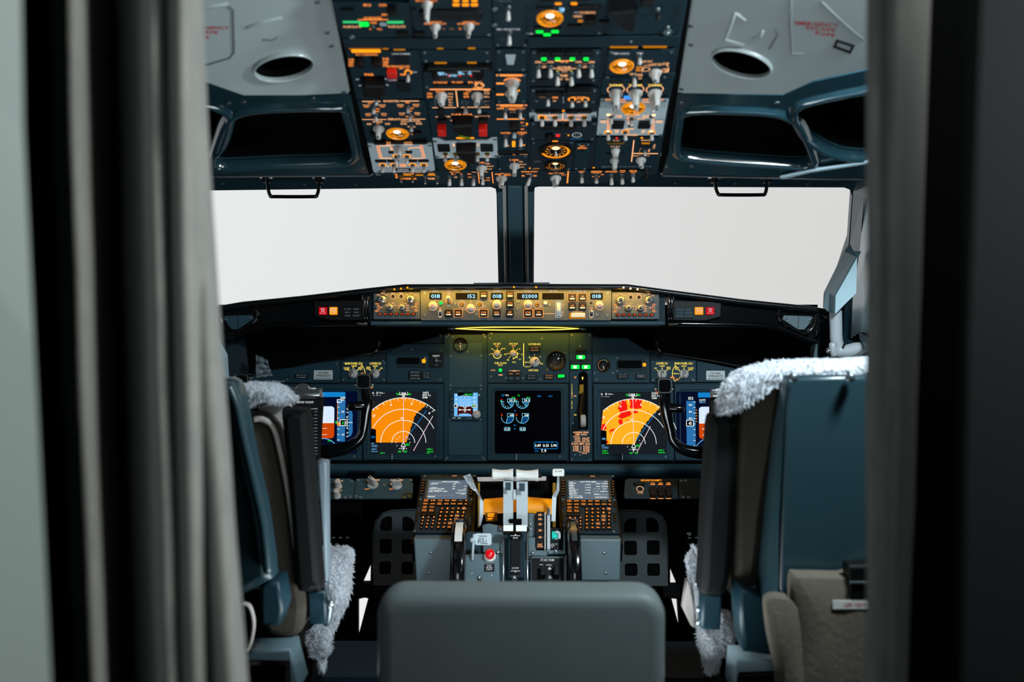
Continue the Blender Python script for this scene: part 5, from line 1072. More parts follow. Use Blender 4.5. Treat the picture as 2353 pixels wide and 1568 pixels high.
# --- glareshield wings with fire and caution lights
def wing(sgn):
    X = lambda x: x if sgn < 0 else 2381 - x     # mirrored about the centreline
    lab = 'left' if sgn < 0 else 'right'
    t = thing('glareshield_wing', 'glossy black curved %s wing of the glareshield with fire and caution lights' % lab, 'glareshield', GS.pt(*GS.px(X(700), 745)))
    def q(x, y): return GS.px(X(x), y + (0 if sgn < 0 else 1))
    b = B(GS); b.prism([q(*p) for p in ((496, 716), (560, 704), (700, 688), (832, 671), (838, 676), (840, 738), (834, 741), (760, 740), (700, 744), (640, 742), (585, 752), (548, 768), (512, 784), (502, 770))], -.06, -.002, 'gloss_black', bev=.003); b.build('shell', t)
    b = B(GS); pts = [(515, 712), (600, 702), (700, 690), (828, 672), (834, 675), (834, 690)]
    b.wtube(smooth_path([GS.pt(*q(*p), .004) for p in pts], 3), .003, 'gloss_black', 8); b.build('rim', t)
    b = B(); b.wtube(smooth_path([GS.pt(*q(*p), .0075) for p in pts], 3), .0008, 'silver', 6); b.build('rim_bead', t, 'thin bright bead')
    b = B(GS); b.wtube(smooth_path([GS.pt(*q(*p), .001) for p in ((505, 786), (545, 772), (585, 756), (640, 747), (720, 745), (845, 743))], 3), .006, 'gloss_black', 8); b.build('lower_rim', t)
    # round vertical roll next to the centre box
    for k, xx in enumerate((839, 845)):
        b = B(GS); b.wtube([GS.pt(*q(xx, 672), .004), GS.pt(*q(xx, 684), .010), GS.pt(*q(xx, 730), .010), GS.pt(*q(xx, 740), .004)], .0045, 'gloss_black', 10); b.build('roll', t)
    # lamp cluster housing
    b = B(GS); b.prism([q(*p) for p in ((724, 692), (836, 690), (836, 736), (760, 737), (726, 728))], -.004, .008, 'black', bev=.002); hs = b.build('lamp_housing', t)
    def sq(x0, y0, x1, y1, mm, words_, nm, lm='ink_white'):
        A = GS.px(X(x0), y1); C = GS.px(X(x1), y0); a0, a1 = min(A[0], C[0]), max(A[0], C[0]); b = B(GS)
        b.prism(rrect(a0, A[1], a1, C[1], .0015, 3), .008, .012, mm, bev=.0006); n = len(words_)
        for i, w_ in enumerate(words_):
            b.text(w_, (a0 + a1) / 2, C[1] - (C[1] - A[1]) * (.24 + .27 * i), (a1 - a0) * .78 * (1 if len(w_) > 4 else .6), (C[1] - A[1]) * (.17 if i < 2 else .09), .0124, lm)
        b.build(nm, t)
    if sgn < 0: fx = (735, 753, 759, 777)
    else: fx = (742, 760, 767, 786)
    sq(fx[0], 707, fx[1], 724, 'fire_red', ['FIRE', 'WARN', 'BELL CUTOUT'], 'fire_warning_light'); sq(fx[2], 706.5, fx[3], 724, 'caution', ['MASTER', 'CAUTION', 'PUSH TO RESET'], 'master_caution_light')
    b = B(GS); A = q(789, 731); C = q(832, 706); a0, a1 = min(A[0], C[0]), max(A[0], C[0])
    b.prism(rrect(a0, A[1], a1, C[1], .001, 2), .008, .011, 'black' if sgn < 0 else 'panel_dark', bev=.0005)
    wl = [('FLT CONT', 'ELEC'), ('IRS', 'APU'), ('FUEL', 'OVHT/DET')] if sgn < 0 else [('ANTI-ICE', 'ENG'), ('HYD', 'OVERHEAD'), ('DOORS', 'AIR COND')]
    for i, (l, r_) in enumerate(wl):
        for j, s_ in enumerate((l, r_)): b.text(s_, a0 + (a1 - a0) * (.27 + .46 * j), C[1] - (C[1] - A[1]) * (.2 + .3 * i), (a1 - a0) * .36 * min(1, len(s_) / 7 + .25), (C[1] - A[1]) * .12, .0115, 'ink_grey')
    b.build('system_annunciator', t)
    # pale recessed end plate (air outlet) at the outer end
    rr = [(513, 728), (522, 726), (580, 724), (584, 733), (548, 757), (533, 757), (523, 745)]
    b = B(GS); b.prism([q(*p) for p in rr], 0, .003, 'grey_box' if sgn > 0 else 'panel', bev=.001); o = b.build('end_plate', t)
    b = B(GS)
    rr2 = [(514, 712), (586, 709), (590, 735), (546, 764), (526, 764), (512, 745)]
    b.wtube([GS.pt(*q(*p), .004) for p in smooth_poly(rr2, 3) + [rr2[0]]], .004, 'gloss_black', 6); b.build('end_frame', t)
    b = B(GS); b.line(q(547, 726), q(548, 755), .0012, .0035, 'black')
    for p in ((520, 734), (576, 730)): b.lathe(*q(*p), [(.0035, 0), (.0035, .001), (.002, .0014)], 'screw', 10, c=.003)
    b.build('plate_joint', o)
    return t
wing(-1); wing(1)

# ================================================================== MAIN PANEL
MP = frame(1190, 1055, 2.60, 7)
t = thing('main_panel_frame', 'dark teal frame plate of the main instrument panel', 'instrument panel', P(1190, 1062, 2.62))
b = B(MP); b.prism([MP.px(*p) for p in ((500, 1062), (1880, 1062), (1880, 880), (1770, 868), (1500, 806), (1360, 770), (1020, 770), (880, 806), (640, 856), (500, 880))], -.05, -.001, 'panel_dark'); b.build('backing_plate', t)
b = B(MP); b.prism([MP.px(*p) for p in ((500, 770), (1880, 770), (1880, 700), (500, 700))], -.05, -.004, 'room_black'); b.build('upper_backing', t)
# shade linings under the glareshield wings: curved dark shrouds running back to the panel
for sgn in (-1, 1):
    X = lambda x: x if sgn < 0 else 2381 - x
    t = thing('glare_shroud', 'deep black curved shroud under the %s glareshield wing' % ('left' if sgn < 0 else 'right'), 'shroud', P(X(740), 850, 2.6))
    fr_ = [GS.pt(*GS.px(X(x), y), -.004) for x, y in ((498, 786), (545, 772), (590, 757), (650, 749), (740, 747), (800, 747), (862, 750))]
    bk = [MP.pt(*MP.px(X(x), y), .004) for x, y in ((520, 880), (560, 870), (620, 851), (680, 843), (740, 831), (810, 820), (878, 808))]
    mid = [p.lerp(q, .5) + Vector((0, .03, .035)) for p, q in zip(fr_, bk)]
    b = B(); rg = [[tuple(p) for p in fr_], [tuple(p.lerp(q, .5) + Vector((0, 0, .01))) for p, q in zip(fr_, mid)], [tuple(p) for p in mid], [tuple(p.lerp(q, .5) + Vector((0, .01, .005))) for p, q in zip(mid, bk)], [tuple(p) for p in bk]]
    b.loft(rg, 'room_black', True, closed=False); b.build('lining', t)
    b = B(); b.tube(bk, .003, 'hood', 6); b.build('lower_edge', t)
    b = B(); b.wtube([MP.pt(*MP.px(X(x), y), .02) for x, y in ((873, 756), (876, 775), (872, 800), (862, 815))], .006, 'gloss_black', 8); b.build('end_post', t)
# side cheeks beneath the wings
b = B(); slab3(b, [(503, 775, 2.5), (560, 768, 2.5), (566, 800, 2.52), (575, 880, 2.52), (503, 880, 2.5)], 'panel_dark'); o = b.build('side_cheek', label='dark teal cheek panel at the far left end of the main panel', cat='panel')
b = B(); slab3(b, [(1868, 716, 2.5), (1885, 718, 2.5), (1880, 880, 2.52), (1862, 880, 2.52), (1862, 800, 2.52), (1883, 768, 2.5)], 'frame_teal'); o = b.build('side_cheek', label='narrow dark cheek panel at the far right end of the main panel', cat='panel')
b = B(); slab3(b, [(1863, 870, 2.46), (1875, 785, 2.46), (1879, 785, 2.46), (1877, 870, 2.46)], 'grey_box', .01); b.build('trim_fin', label='thin pale fin at the right end of the main panel', cat='trim')
b = B()
NX, NY = 14, 10
v = []
for j in range(NY + 1):
    for i in range(NX + 1):
        u_, w2 = i / NX, j / NY; x = 585 + 36 * u_ + 4 * w2 - 8 * (1 - w2) * (u_ - .3); y = 815 + 55 * w2 - 5 * u_ * w2 + 14 * u_ * (1 - w2) * 1.2
        v.append(tuple(P(x, y, 2.46 + .006 * math.sin(w2 * 22 + u_ * 3) + .01 * noise.noise(Vector((u_ * 3, w2 * 3, 0))))))
b.add(v, [(j * (NX + 1) + i, j * (NX + 1) + i + 1, (j + 1) * (NX + 1) + i + 1, (j + 1) * (NX + 1) + i) for j in range(NY) for i in range(NX)], 'arm_grey', True)
o = b.build('crumpled_cover', label='crumpled grey cloth cover under the left shroud', cat='hose'); k = o.modifiers.new('s', 'SOLIDIFY'); k.thickness = .004  # taken for a crumpled cloth cover

def mp(K, label, name='instrument_plate', **k):
    k.setdefault('m', 'panel_mid'); k.setdefault('group', 'main panel plates')
    k.setdefault('h', .006); k.setdefault('bev', .0008); k.setdefault('rad', .001); return Mod(MP, K, name, label, cat='instrument panel', **k)
# left upper plates
m = mp(K9, 'upper left plate of the main panel with the white WINGLETS placard', poly=[(-640, 370), (-640, 290), (65, 150), (820, 45), (835, 55), (835, 352), (60, 352), (40, 370)])
def placard(m, X0, Y0, X1, Y1):
    o = m.blk(X0, Y0, X1, Y1, 'placard', .001, .002, 'placard', bev=.0002); h0 = m.h; m.h += .0011; w = X1 - X0; hh = Y1 - Y0; Xc = (X0 + X1) / 2
    b = m.ink; m.ink = B(m.fr); m.T('737-800', Xc, Y0 + hh * .27, w * .52, hh * .2, 'placard_ink'); m.T('WINGLETS', Xc, Y0 + hh * .57, w * .76, hh * .22, 'placard_ink'); m.T('Normal land F40', Xc, Y0 + hh * .87, w * .82, hh * .14, 'placard_ink'); m.ink.build('placard_lettering', o); m.ink = b; m.h = h0
placard(m, 478, 183, 732, 310); m.blk(225, 235, 405, 295, 'black', .004, lit=['BELOW G/S', 'P-INHIBIT'], litm='ink_grey'); m.screw(118, 308); m.screw(790, 95); m.screw(-110, 240); m.T('HYDRAULIC BRAKE LEVER', -35, 330, 250, 14, 'ink_grey'); m.T('LEFT SEAT', 0, 350, 60, 14, 'ink_grey'); m.done()
def duselect(m, mirror):
    pass
m = mp(K9, 'left display select plate with two grey-white selector knobs and yellow legends', rect=(845, 55, 1458, 345))
def dial3(m, X, Y, words_, k='ink_yellow', kn=True, ang=0, w=120):
    for (dx_, dy_, s_) in words_:
        for i, w_ in enumerate(s_.split('/')): m.T(w_, X + dx_, Y + dy_ + i * 22, 17 * len(w_), 18, k)
    for aa in (38, 90, 142):
        m.PL([(X + w * .56 * math.cos(R(aa)), Y - w * .56 * math.sin(R(aa))), (X + w * .76 * math.cos(R(aa)), Y - w * .76 * math.sin(R(aa)))], 10, k)
    m.paddle(X, Y, 0, w, ang, L=.018, skirt=1.08, bw=.36)
m.T('MAIN PANEL DUs', 1018, 92, 238, 30, 'ink_yellow'); m.T('LOWER DU', 1310, 92, 152, 30, 'ink_yellow')
dial3(m, 1010, 228, [(-88, -75, 'OUTBD/PFD'), (10, -101, 'NORM'), (95, -80, 'ENG/PRI')]); dial3(m, 1303, 230, [(-88, -86, 'ENG/PRI'), (4, -103, 'NORM'), (88, -74, 'ND')])
m.PL([(1125, 120), (1150, 150), (1165, 185), (1172, 232)], 8, 'ink_yellow'); m.PL([(1108, 130), (1128, 118), (1142, 135)], 8, 'ink_yellow'); m.T('PFD', 1132, 226, 36, 14, 'ink_orange'); m.screw(1412, 305, .0015); m.screw(1415, 55); m.done()
m = mp(K9, 'plate with black test window and LIGHTS switch, left of the centre column', poly=[(1465, 340), (1465, -50), (1700, -170), (2240, -170), (2240, 350), (1465, 350)])
b = B(MP); b.prism([m.q(*p) for p in ((1590, 20), (1620, 5), (1960, 5), (1995, 40), (1995, 150), (1600, 150), (1590, 130))], m.h, m.h + .002, 'panel_dark', bev=.0008); b.build('test_surround', m.t)
m.blk(1605, 15, 1905, 100, 'black_matte', .004, name='test_window'); m.PL([(1908, 30), (1908, 45)], 8); m.PL([(1908, 85), (1908, 100)], 8); m.T('TEST', 1887, 136, 50, 22, 'ink_grey'); m.blk(1938, 30, 1992, 88, 'lamp_amber', .003, .004, 'test_knob'); m.T('1', 1975, 18, 8, 16, 'ink_yellow'); m.T('2', 1973, 100, 10, 16, 'ink_yellow')
m.blk(2035, -48, 2230, 148, 'black', .003, .004, 'switch_plate'); h0 = m.h; m.h += .0032; m.T('LIGHTS', 2130, -12, 92, 22, 'ink_white'); m.T('TEST', 2130, 12, 44, 14, 'ink_grey'); m.T('BRT', 2188, 60, 36, 14, 'ink_grey'); m.T('DIM', 2132, 112, 34, 14, 'ink_grey'); a, bb = m.q(2135, 60)
b = B(MP); b.tube([Vector((a, bb, m.h)), Vector((a, bb + .002, m.h + .012))], [.0022, .0032], 'silver', 8, up=Vector((1, 0, 0))); b.lathe(a, bb, [(.0045, 0), (.004, .002), (.002, .002)], 'steel', 12, c=m.h); b.build('toggle_switch', m.t); m.h = h0
m.blk(1760, 190, 1935, 318, 'black', .005, .004, lit=['SPEED BRAKE', 'ARMED', 'DO NOT ARM'], litm='ink_grey'); m.blk(1945, 200, 2052, 296, 'black', .005, .004, lit=['STAB', 'OUT OF', 'TRIM'], litm='ink_grey')
for p in ((1600, 143), (1985, 143), (2182, 310), (1992, 22), (1600, 20), (1800, -100), (2200, -80)): m.screw(*p)
m.done()
# display units
def duplate(K, label, rect_, scr, extra=True):
    m = Mod(MP, K, 'display_unit', label, rect=rect_, cat='display', group='main panel display units', h=.010, rad=.0015, m='panel_mid', bev=.0015, screws=False)
    rc = m.rect(*scr); b = B(MP); w = .006
    o_ = rrect(rc[0] - w, rc[1] - w * .4, rc[2] + w * 1.2, rc[3] + w, .008, 4); i_ = rrect(rc[0], rc[1], rc[2], rc[3], .006, 4)
    b.loft([[(x, y, m.h) for x, y in o_], [(x, y, m.h + .0015) for x, y in o_], [(x, y, m.h - .002) for x, y in i_]], 'frame_teal', False)
    b.build('bezel', m.t)
    s = B(MP); s.flat(i_, m.h + .0003, 's_black'); m.scr_part = s; m.SZ = m.h + .0005
    b = B(MP); b.box(rc[0] - w * 1.1, rc[1] + .006, m.h, rc[0] - w * .75, rc[3] - .008, m.h + .004, 'panel'); b.build('light_sensor_bar', m.t)
    X0, Y0, X1, Y1 = rect_; wX = X1 - X0
    m.L(X0 + wX * .215, Y1 - 95 if Y1 > 1000 else Y1 - 40, X0 + wX * .215, Y1 - 5, 5, 'black')
    for fx_ in (.03, .19): m.screw(X0 + wX * fx_, Y1 - 50, .0011)
    m.screw(X0 + wX * .90, Y1 - 50, .0028)
    b = B(MP)
    for i in range(3):
        a, bb = m.q(X0 + wX * .355, Y1 - 78 + i * 28); b.box(a, bb - .001, m.h, a + .0015, bb + .001, m.h + .001, 'ink_white'); b.box(a - .005, bb - .0035, m.h, a - .001, bb - .0012, m.h + .001, 'black')
    b.build('adjust_marks', m.t, kind='stuff')
    return m
class Scr:
    """draws flat screen graphics in crop coordinates on a display"""
    def __init__(s, m): s.m = m; s.b = m.scr_part; s.z = m.SZ
    def q(s, X, Y): return s.m.q(X, Y)
    def up(s): s.z += .00012
    def poly(s, pts, k): s.b.flat([s.q(*p) for p in pts], s.z, k)
    def rect(s, X0, Y0, X1, Y1, k, r=0):
        rc = s.m.rect(X0, Y0, X1, Y1); s.b.flat(rrect(*rc, r, 4) if r else [(rc[0], rc[1]), (rc[2], rc[1]), (rc[2], rc[3]), (rc[0], rc[3])], s.z, k)
    def wl(s, w): return abs(s.q(w, 0)[0] - s.q(0, 0)[0])
    def pl(s, pts, w, k): s.b.poly_line([s.q(*p) for p in pts], s.wl(w), s.z, k)
    def arc(s, X, Y, r, a0, a1, w, k, n=40): s.pl([(X + r * math.cos(R(a0 + (a1 - a0) * i / n)), Y - r * math.sin(R(a0 + (a1 - a0) * i / n))) for i in range(n + 1)], w, k)
    def T(s, t_, X, Y, w, h, k, rot=0):
        rc = s.m.rect(X - w / 2, Y - h / 2, X + w / 2, Y + h / 2); s.b.text(t_, (rc[0] + rc[2]) / 2, (rc[1] + rc[3]) / 2, rc[2] - rc[0], rc[3] - rc[1], s.z + .0001, k, rot)
    def box(s, X0, Y0, X1, Y1, w, k): s.pl([(X0, Y0), (X1, Y0), (X1, Y1), (X0, Y1), (X0, Y0)], w, k)
    def fin(s): s.b.build('screen', s.m.t); s.m.done()

def nav(m, S, cx, cy, rs, left, right, topc, sector, base, speck, reds, arcs, blue, pink, labels, nm):
    S.poly([(left, S_y0), (right, S_y0), (right, cy), (left, cy)] if False else [(left + 2, 0), (right, 0), (right, 1), (left, 1)], 's_black') if False else None
    S.rect(nm[0], nm[1], nm[2], nm[3], 's_dark', .005); S.up()
    S.poly(sector, base); S.up()
    step = 11.0; Rr = random.Random(5 if left > 1000 else 9)
    x = min(p[0] for p in sector)
    while x < max(p[0] for p in sector):
        y = min(p[1] for p in sector)
        while y < max(p[1] for p in sector):
            if inside(x + step / 2, y + step / 2, sector):
                n_ = noise.noise(Vector((x * .013, y * .013, 2)))
                jx, jy = x + 5 + 9 * noise.noise(Vector((x * .05, y * .05, 0))), y + 5 + 9 * noise.noise(Vector((x * .05, y * .05, 5)))
                if any(inside(jx, jy, r_) for r_ in reds): S.rect(x, y, x + step * 1.04, y + step * 1.04, 's_red')
                elif Rr.random() < .10 + .16 * n_: S.rect(x, y, x + step * .5, y + step * .5, speck)
            y += step
        x += step
    S.up()
    for r_, a0, a1 in arcs: S.arc(cx, cy, r_, a0, a1, 7, 's_white')
    for i in range(-9, 9):
        th = 90 + i * 10 - 3; 
        if not (arcs[0][1] - 1 < th < arcs[0][2] + 1 or arcs[0][2] - 1 < th < arcs[0][1] + 1): continue
        L_ = 40
        S.pl([(cx + rs * math.cos(R(th)), cy - rs * math.sin(R(th))), (cx + (rs - L_) * math.cos(R(th)), cy - (rs - L_) * math.sin(R(th)))], 6, 's_white')
        th += 5
        if arcs[0][1] > th > arcs[0][2] or arcs[0][1] < th < arcs[0][2]: S.pl([(cx + rs * math.cos(R(th)), cy - rs * math.sin(R(th))), (cx + (rs - 20) * math.cos(R(th)), cy - (rs - 20) * math.sin(R(th)))], 6, 's_white')
    S.pl([(topc, cy - rs - 28), (cx, cy)], 7, 's_pink'); S.pl(blue, 6, 's_blue'); S.pl(pink, 8, 's_pink')
    S.up()
    for t_, X, Y, w, h, k, rot in labels: S.T(t_, X, Y, w, h, k, rot)
    # own-ship symbol
    S.pl([(cx, cy - 10), (cx - 30, cy + 50), (cx + 30, cy + 50), (cx, cy - 10)], 7, 's_white'); S.pl([(cx, cy + 50), (cx, cy + 100)], 8, 's_white')
    for dx_, dy_ in ((-48, -80), (42, -80), (-84, -50), (80, -50), (-95, -5), (90, -5), (-85, 40), (-52, 78), (44, 78), (-5, 112)): S.rect(cx + dx_ - 5, cy + dy_ - 5, cx + dx_ + 5, cy + dy_ + 5, 's_white')
    # heading box
    S.pl([(topc - 52, cy - rs - 78 + 0), (topc - 52, cy - rs - 38), (topc + 55, cy - rs - 38), (topc + 55, cy - rs - 78)], 6, 's_white'); S.pl([(topc - 18, cy - rs - 5), (topc - 8, cy - rs - 32), (topc, cy - rs - 8), (topc + 8, cy - rs - 32), (topc + 18, cy - rs - 5)], 5, 's_white')

# captain's navigation display
m = duplate(K9, 'left navigation display with an all-orange radar fan', (1148, 372, 2226, 1400), (1242, 466, 2145, 1306)); S = Scr(m)
sec = []
for i in range(41):
    th = R(134.5 - i * (134.5 - 59.8) / 40); sec.append((1687 + 610 * math.cos(th), 1165 - 610 * math.sin(th)))
sec = [(1258, p[1]) if p[0] < 1258 else p for p in sec]
jag = [(1990, 655), (1962, 690), (1945, 690), (1930, 715), (1898, 735), (1885, 760), (1862, 765), (1850, 800), (1832, 812), (1826, 870), (1812, 885), (1800, 940), (1788, 950), (1780, 1000), (1770, 1040), (1758, 1060), (1750, 1110), (1738, 1120), (1730, 1160)]
sec = sec + jag + [(1318, 1160), (1318, 985), (1256, 970)]
nav(m, S, 1687, 1165, 610, 1258, 2140, 1690, sec, 's_orange', 's_orange_b', [[(1370, 650), (1388, 650), (1388, 668), (1370, 668)]], [(610, 134.5, 45), (455, 154, 25), (305, 180, 0), (155, 180, 0)],
    [(1998, 725), (1945, 810), (1860, 925), (1700, 1140)], [(2086, 805), (1825, 1272)],
    [('GS', 1278, 492, 28, 20, 's_white', 0), ('0', 1333, 490, 16, 32, 's_white', 0), ('TAS---', 1395, 490, 85, 18, 's_white', 0), ('--- /---', 1323, 520, 120, 16, 's_white', 0),
     ('TRK', 1612, 507, 40, 28, 's_green', 0), ('018', 1691, 500, 64, 34, 's_white', 0), ('MAG', 1772, 507, 40, 28, 's_green', 0), ('SANTS', 1990, 488, 80, 26, 's_white', 0), ('1037.7z', 2003, 522, 110, 24, 's_white', 0), ('12NM', 1980, 553, 66, 22, 's_white', 0),
     ('0', 1522, 652, 20, 30, 's_white', R(16)), ('3', 1800, 636, 20, 32, 's_white', R(-12)), ('6', 2042, 763, 22, 32, 's_white', R(-40)), ('33', 1290, 800, 36, 28, 's_white', R(48)), ('30', 1668, 832, 36, 24, 's_white', 0),
     ('TERR', 1280, 1088, 50, 24, 's_blue', 0), ('TFC', 1274, 1176, 38, 22, 's_lblue', 0), ('TA ONLY', 1298, 1208, 88, 26, 's_lblue', 0), ('ADF 1', 1290, 1252, 70, 24, 's_lblue', 0), ('VOR 2', 2045, 1253, 76, 26, 's_green', 0), ('EGP R', 1407, 1303, 60, 16, 's_green', 0),
     ('LWMPD', 1740, 1190, 66, 28, 's_green', 0), ('0.30', 1682, 1240, 56, 24, 's_white', 0), ('VORP', 1637, 1284, 46, 26, 's_green', 0), ('ARP', 1716, 1284, 46, 26, 's_green', 0)], (1242, 466, 2145, 1306))
S.rect(1246, 985, 1316, 1160, 's_black'); S.rect(1246, 1166, 1600, 1300, 's_black') if False else None
S.pl([(2005, 1288), (2092, 1288)], 8, 's_green'); S.pl([(1255, 1283), (1340, 1283)], 6, 's_lblue'); S.pl([(2005, 1308), (2040, 1308)], 6, 's_green')
S.fin()
# first officer's navigation display
m = duplate(K11, 'right navigation display with red patches in the yellow radar fan', (145, 378, 1258, 1440), (242, 484, 1160, 1346)); S = Scr(m)
sec = []
for i in range(41):
    th = R(133 - i * (133 - 55) / 40); sec.append((700 + 625 * math.cos(th), 1210 - 625 * math.sin(th)))
sec = [(247, p[1]) if p[0] < 247 else p for p in sec]
jag = [(1060, 715), (1035, 745), (1020, 745), (1005, 775), (975, 790), (950, 830), (925, 845), (910, 880), (880, 900), (868, 935), (840, 950), (830, 985), (805, 1000), (795, 1045), (775, 1060), (765, 1100), (745, 1120), (735, 1170), (718, 1213)]
sec = sec + jag + [(326, 1213), (322, 1030), (248, 1015)]
reds = [[(490, 595), (585, 590), (600, 640), (612, 690), (615, 750), (520, 770), (478, 720), (505, 660)], [(640, 585), (800, 590), (815, 640), (805, 715), (740, 725), (690, 720), (632, 700), (655, 650)], [(690, 745), (758, 755), (752, 785), (700, 785)],
        [(520, 775), (650, 750), (672, 790), (640, 820), (590, 840), (545, 865), (480, 835)], [(485, 880), (540, 870), (552, 935), (508, 950)], [(248, 930), (310, 935), (325, 1000), (270, 1015), (248, 1010)], [(362, 1025), (430, 990), (446, 1010), (386, 1040), (376, 1062), (366, 1050)], [(248, 850), (270, 860), (255, 905), (248, 905)],
        [(590, 870), (620, 870), (620, 885), (590, 885)], [(885, 763), (908, 763), (908, 775), (885, 775)], [(838, 812), (855, 812), (855, 828), (838, 828)], [(328, 1165), (345, 1170), (340, 1200), (328, 1200)]]
nav(m, S, 700, 1210, 625, 247, 1158, 688, sec, 's_yellow', 's_yellow_b', reds, [(625, 133, 19), (470, 154, 38) if False else (470, 155, 29), (313, 180, 0), (160, 180, 0)],
    [(1010, 765), (940, 870), (860, 985), (715, 1190)], [(932, 965), (745, 1325)],
    [('GS', 258, 520, 28, 22, 's_white', 0), ('0', 316, 518, 18, 32, 's_white', 0), ('TAS---', 380, 519, 90, 18, 's_white', 0), ('--- /---', 308, 552, 120, 16, 's_white', 0),
     ('TRK', 608, 532, 42, 28, 's_green', 0), ('018', 686, 528, 66, 34, 's_white', 0), ('MAG', 768, 532, 42, 28, 's_green', 0), ('SANTS', 990, 508, 82, 26, 's_white', 0), ('1037.7z', 1003, 543, 110, 24, 's_white', 0), ('12NM', 985, 575, 66, 22, 's_white', 0),
     ('0', 517, 688, 22, 32, 's_white', R(16)), ('3', 800, 665, 22, 32, 's_white', R(-12)), ('6', 1058, 795, 22, 32, 's_white', R(-40)), ('33', 283, 842, 38, 28, 's_white', R(48)), ('30', 670, 870, 34, 24, 's_white', 0),
     ('TERR', 284, 1140, 56, 26, 's_lblue', 0), ('TFC', 280, 1232, 40, 24, 's_lblue', 0), ('TA ONLY', 305, 1262, 92, 26, 's_lblue', 0), ('VOR 1', 300, 1308, 78, 26, 's_green', 0), ('VOR 2', 1080, 1300, 80, 26, 's_green', 0), ('LWMPD', 755, 1235, 66, 28, 's_green', 0), ('0.30', 702, 1285, 56, 24, 's_white', 0),
     ('VOR', 660, 1337, 46, 22, 's_green', 0), ('ARP', 738, 1337, 46, 22, 's_green', 0)], (242, 484, 1160, 1346))
S.rect(246, 1030, 320, 1213, 's_black'); S.pl([(262, 1340), (354, 1340)], 8, 's_green'); S.pl([(1040, 1332), (1135, 1332)], 8, 's_green'); S.fin()
# primary flight displays
def pfd(m, S, r, X, full, alt):
    """X: maps unit 0..1 across the screen; rows given in crop y"""
    x0, y0, x1, y1 = r; W_ = x1 - x0; Hh = y1 - y0; U = lambda u: x0 + W_ * u; V = lambda v: y0 + Hh * v
    S.rect(x0, y0, x1, y1, 's_navy', .005); S.up()
    S.rect(U(.30), V(.015), U(.82), V(.095), 's_hdg'); S.rect(U(.14), V(.15), U(.265), V(.87), 's_tape'); S.rect(U(.70), V(.145), U(.82), V(.81), 's_tape'); S.poly([(U(.872), V(.28)), (U(.905), V(.30)), (U(.93), V(.36)), (U(.93), V(.66)), (U(.905), V(.72)), (U(.872), V(.74))], 's_tape')
    S.rect(U(.315), V(.245), U(.655), V(.76), 's_sky', .008); S.up(); 
    rc = m.rect(U(.315), V(.51), U(.655), V(.76)); p = rrect(*rc, .008, 4); S.b.flat([q_ for q_ in p if q_[1] < rc[3] - .004] + [(rc[2], rc[3]), (rc[0], rc[3])][::1] if False else [(rc[0], rc[3])] + [q_ for q_ in p if q_[1] < rc[1] + .0081 and q_[0] < (rc[0] + rc[2]) / 2][::1] + [q_ for q_ in p if q_[1] < rc[1] + .0081 and q_[0] > (rc[0] + rc[2]) / 2] + [(rc[2], rc[3])], S.z, 's_ground')
    S.up(); S.pl([(U(.315), V(.51)), (U(.655), V(.51))], 6, 's_white'); S.pl([(U(.48), V(.015)), (U(.48), V(.095))], 9, 's_white')
    for k, v_ in (('10', .42), ('20', .34), ('10', .60), ('20', .70)): S.pl([(U(.42), V(v_)), (U(.55), V(v_))], 5, 's_white'); S.T(k, U(.375), V(v_), 26, 20, 's_white')
    for i in range(9):
        v_ = .17 + i * .088; S.pl([(U(.70), V(v_)), (U(.735), V(v_))], 6, 's_white'); S.pl([(U(.235), V(v_)), (U(.265), V(v_))], 6, 's_white')
    for v_, s_ in ((.145, '400'), (.33, '200'), (.70, '-200')): S.T(s_, U(.785), V(v_), 40, 22, 's_white')
    for v_, s_ in ((.215, '100'), (.325, '80'), (.43, '60')): S.T(s_, U(.195), V(v_), 44, 24, 's_white')
    for i in range(9): S.rect(U(.858), V(.29 + i * .053), U(.868), V(.30 + i * .053), 's_white')
    for v_, s_ in ((.285, '6'), (.34, '2'), (.42, '1'), (.59, '1'), (.67, '2'), (.73, '6')): S.T(s_, U(.848), V(v_), 14, 22, 's_white')
    S.pl([(U(.872), V(.505)), (U(.93), V(.505))], 7, 's_white'); S.T('2000', U(.785), V(.108), 68, 28, 's_white'); S.T('152', U(.2), V(.108), 68, 36, 's_white')
    S.rect(U(.70), V(.18), U(.708), V(.5), 's_orange'); S.rect(U(.70), V(.50), U(.745), V(.56), 's_orange'); S.pl([(U(.68), V(.48)), (U(.70), V(.505)), (U(.68), V(.53)), (U(.68), V(.48))], 7, 's_green'); S.box(U(.70), V(.135), U(.76), V(.185), 7, 's_white')
    S.rect(U(.745), V(.46), U(.85), V(.555), 's_black'); S.rect(U(.14), V(.46), U(.235), V(.555), 's_black'); S.up(); S.box(U(.745), V(.46), U(.85), V(.555), 8, 's_white'); S.box(U(.14), V(.46), U(.235), V(.555), 8, 's_white')
    S.T('0', U(.785), V(.51), 20, 40, 's_green'); S.T('20', U(.822), V(.51), 26, 44, 's_white'); S.T('45', U(.19), V(.51), 42, 42, 's_white'); S.T('RADIO', U(.59), V(.80), 56, 18, 's_green'); S.T('0', U(.42), V(.78), 20, 22, 's_white')
    for i in range(5): S.pl([(U(.268), V(.30 + i * .045)), (U(.285), V(.30 + i * .045))], 14, 's_orange')
    S.arc(U(.485), V(1.02), W_ * .24, 30, 150, 10, 's_lblue'); S.T('DLEWE', U(.36), V(.135), 84, 22, 's_white'); S.T('DME 8.8', U(.36), V(.17), 84, 22, 's_lblue')
m = duplate(K9, 'left primary flight display behind the left control wheel', (70, 372, 1130, 1400), (160, 466, 1065, 1306)); S = Scr(m); pfd(m, S, (160, 466, 1065, 1306), None, True, True); S.fin()
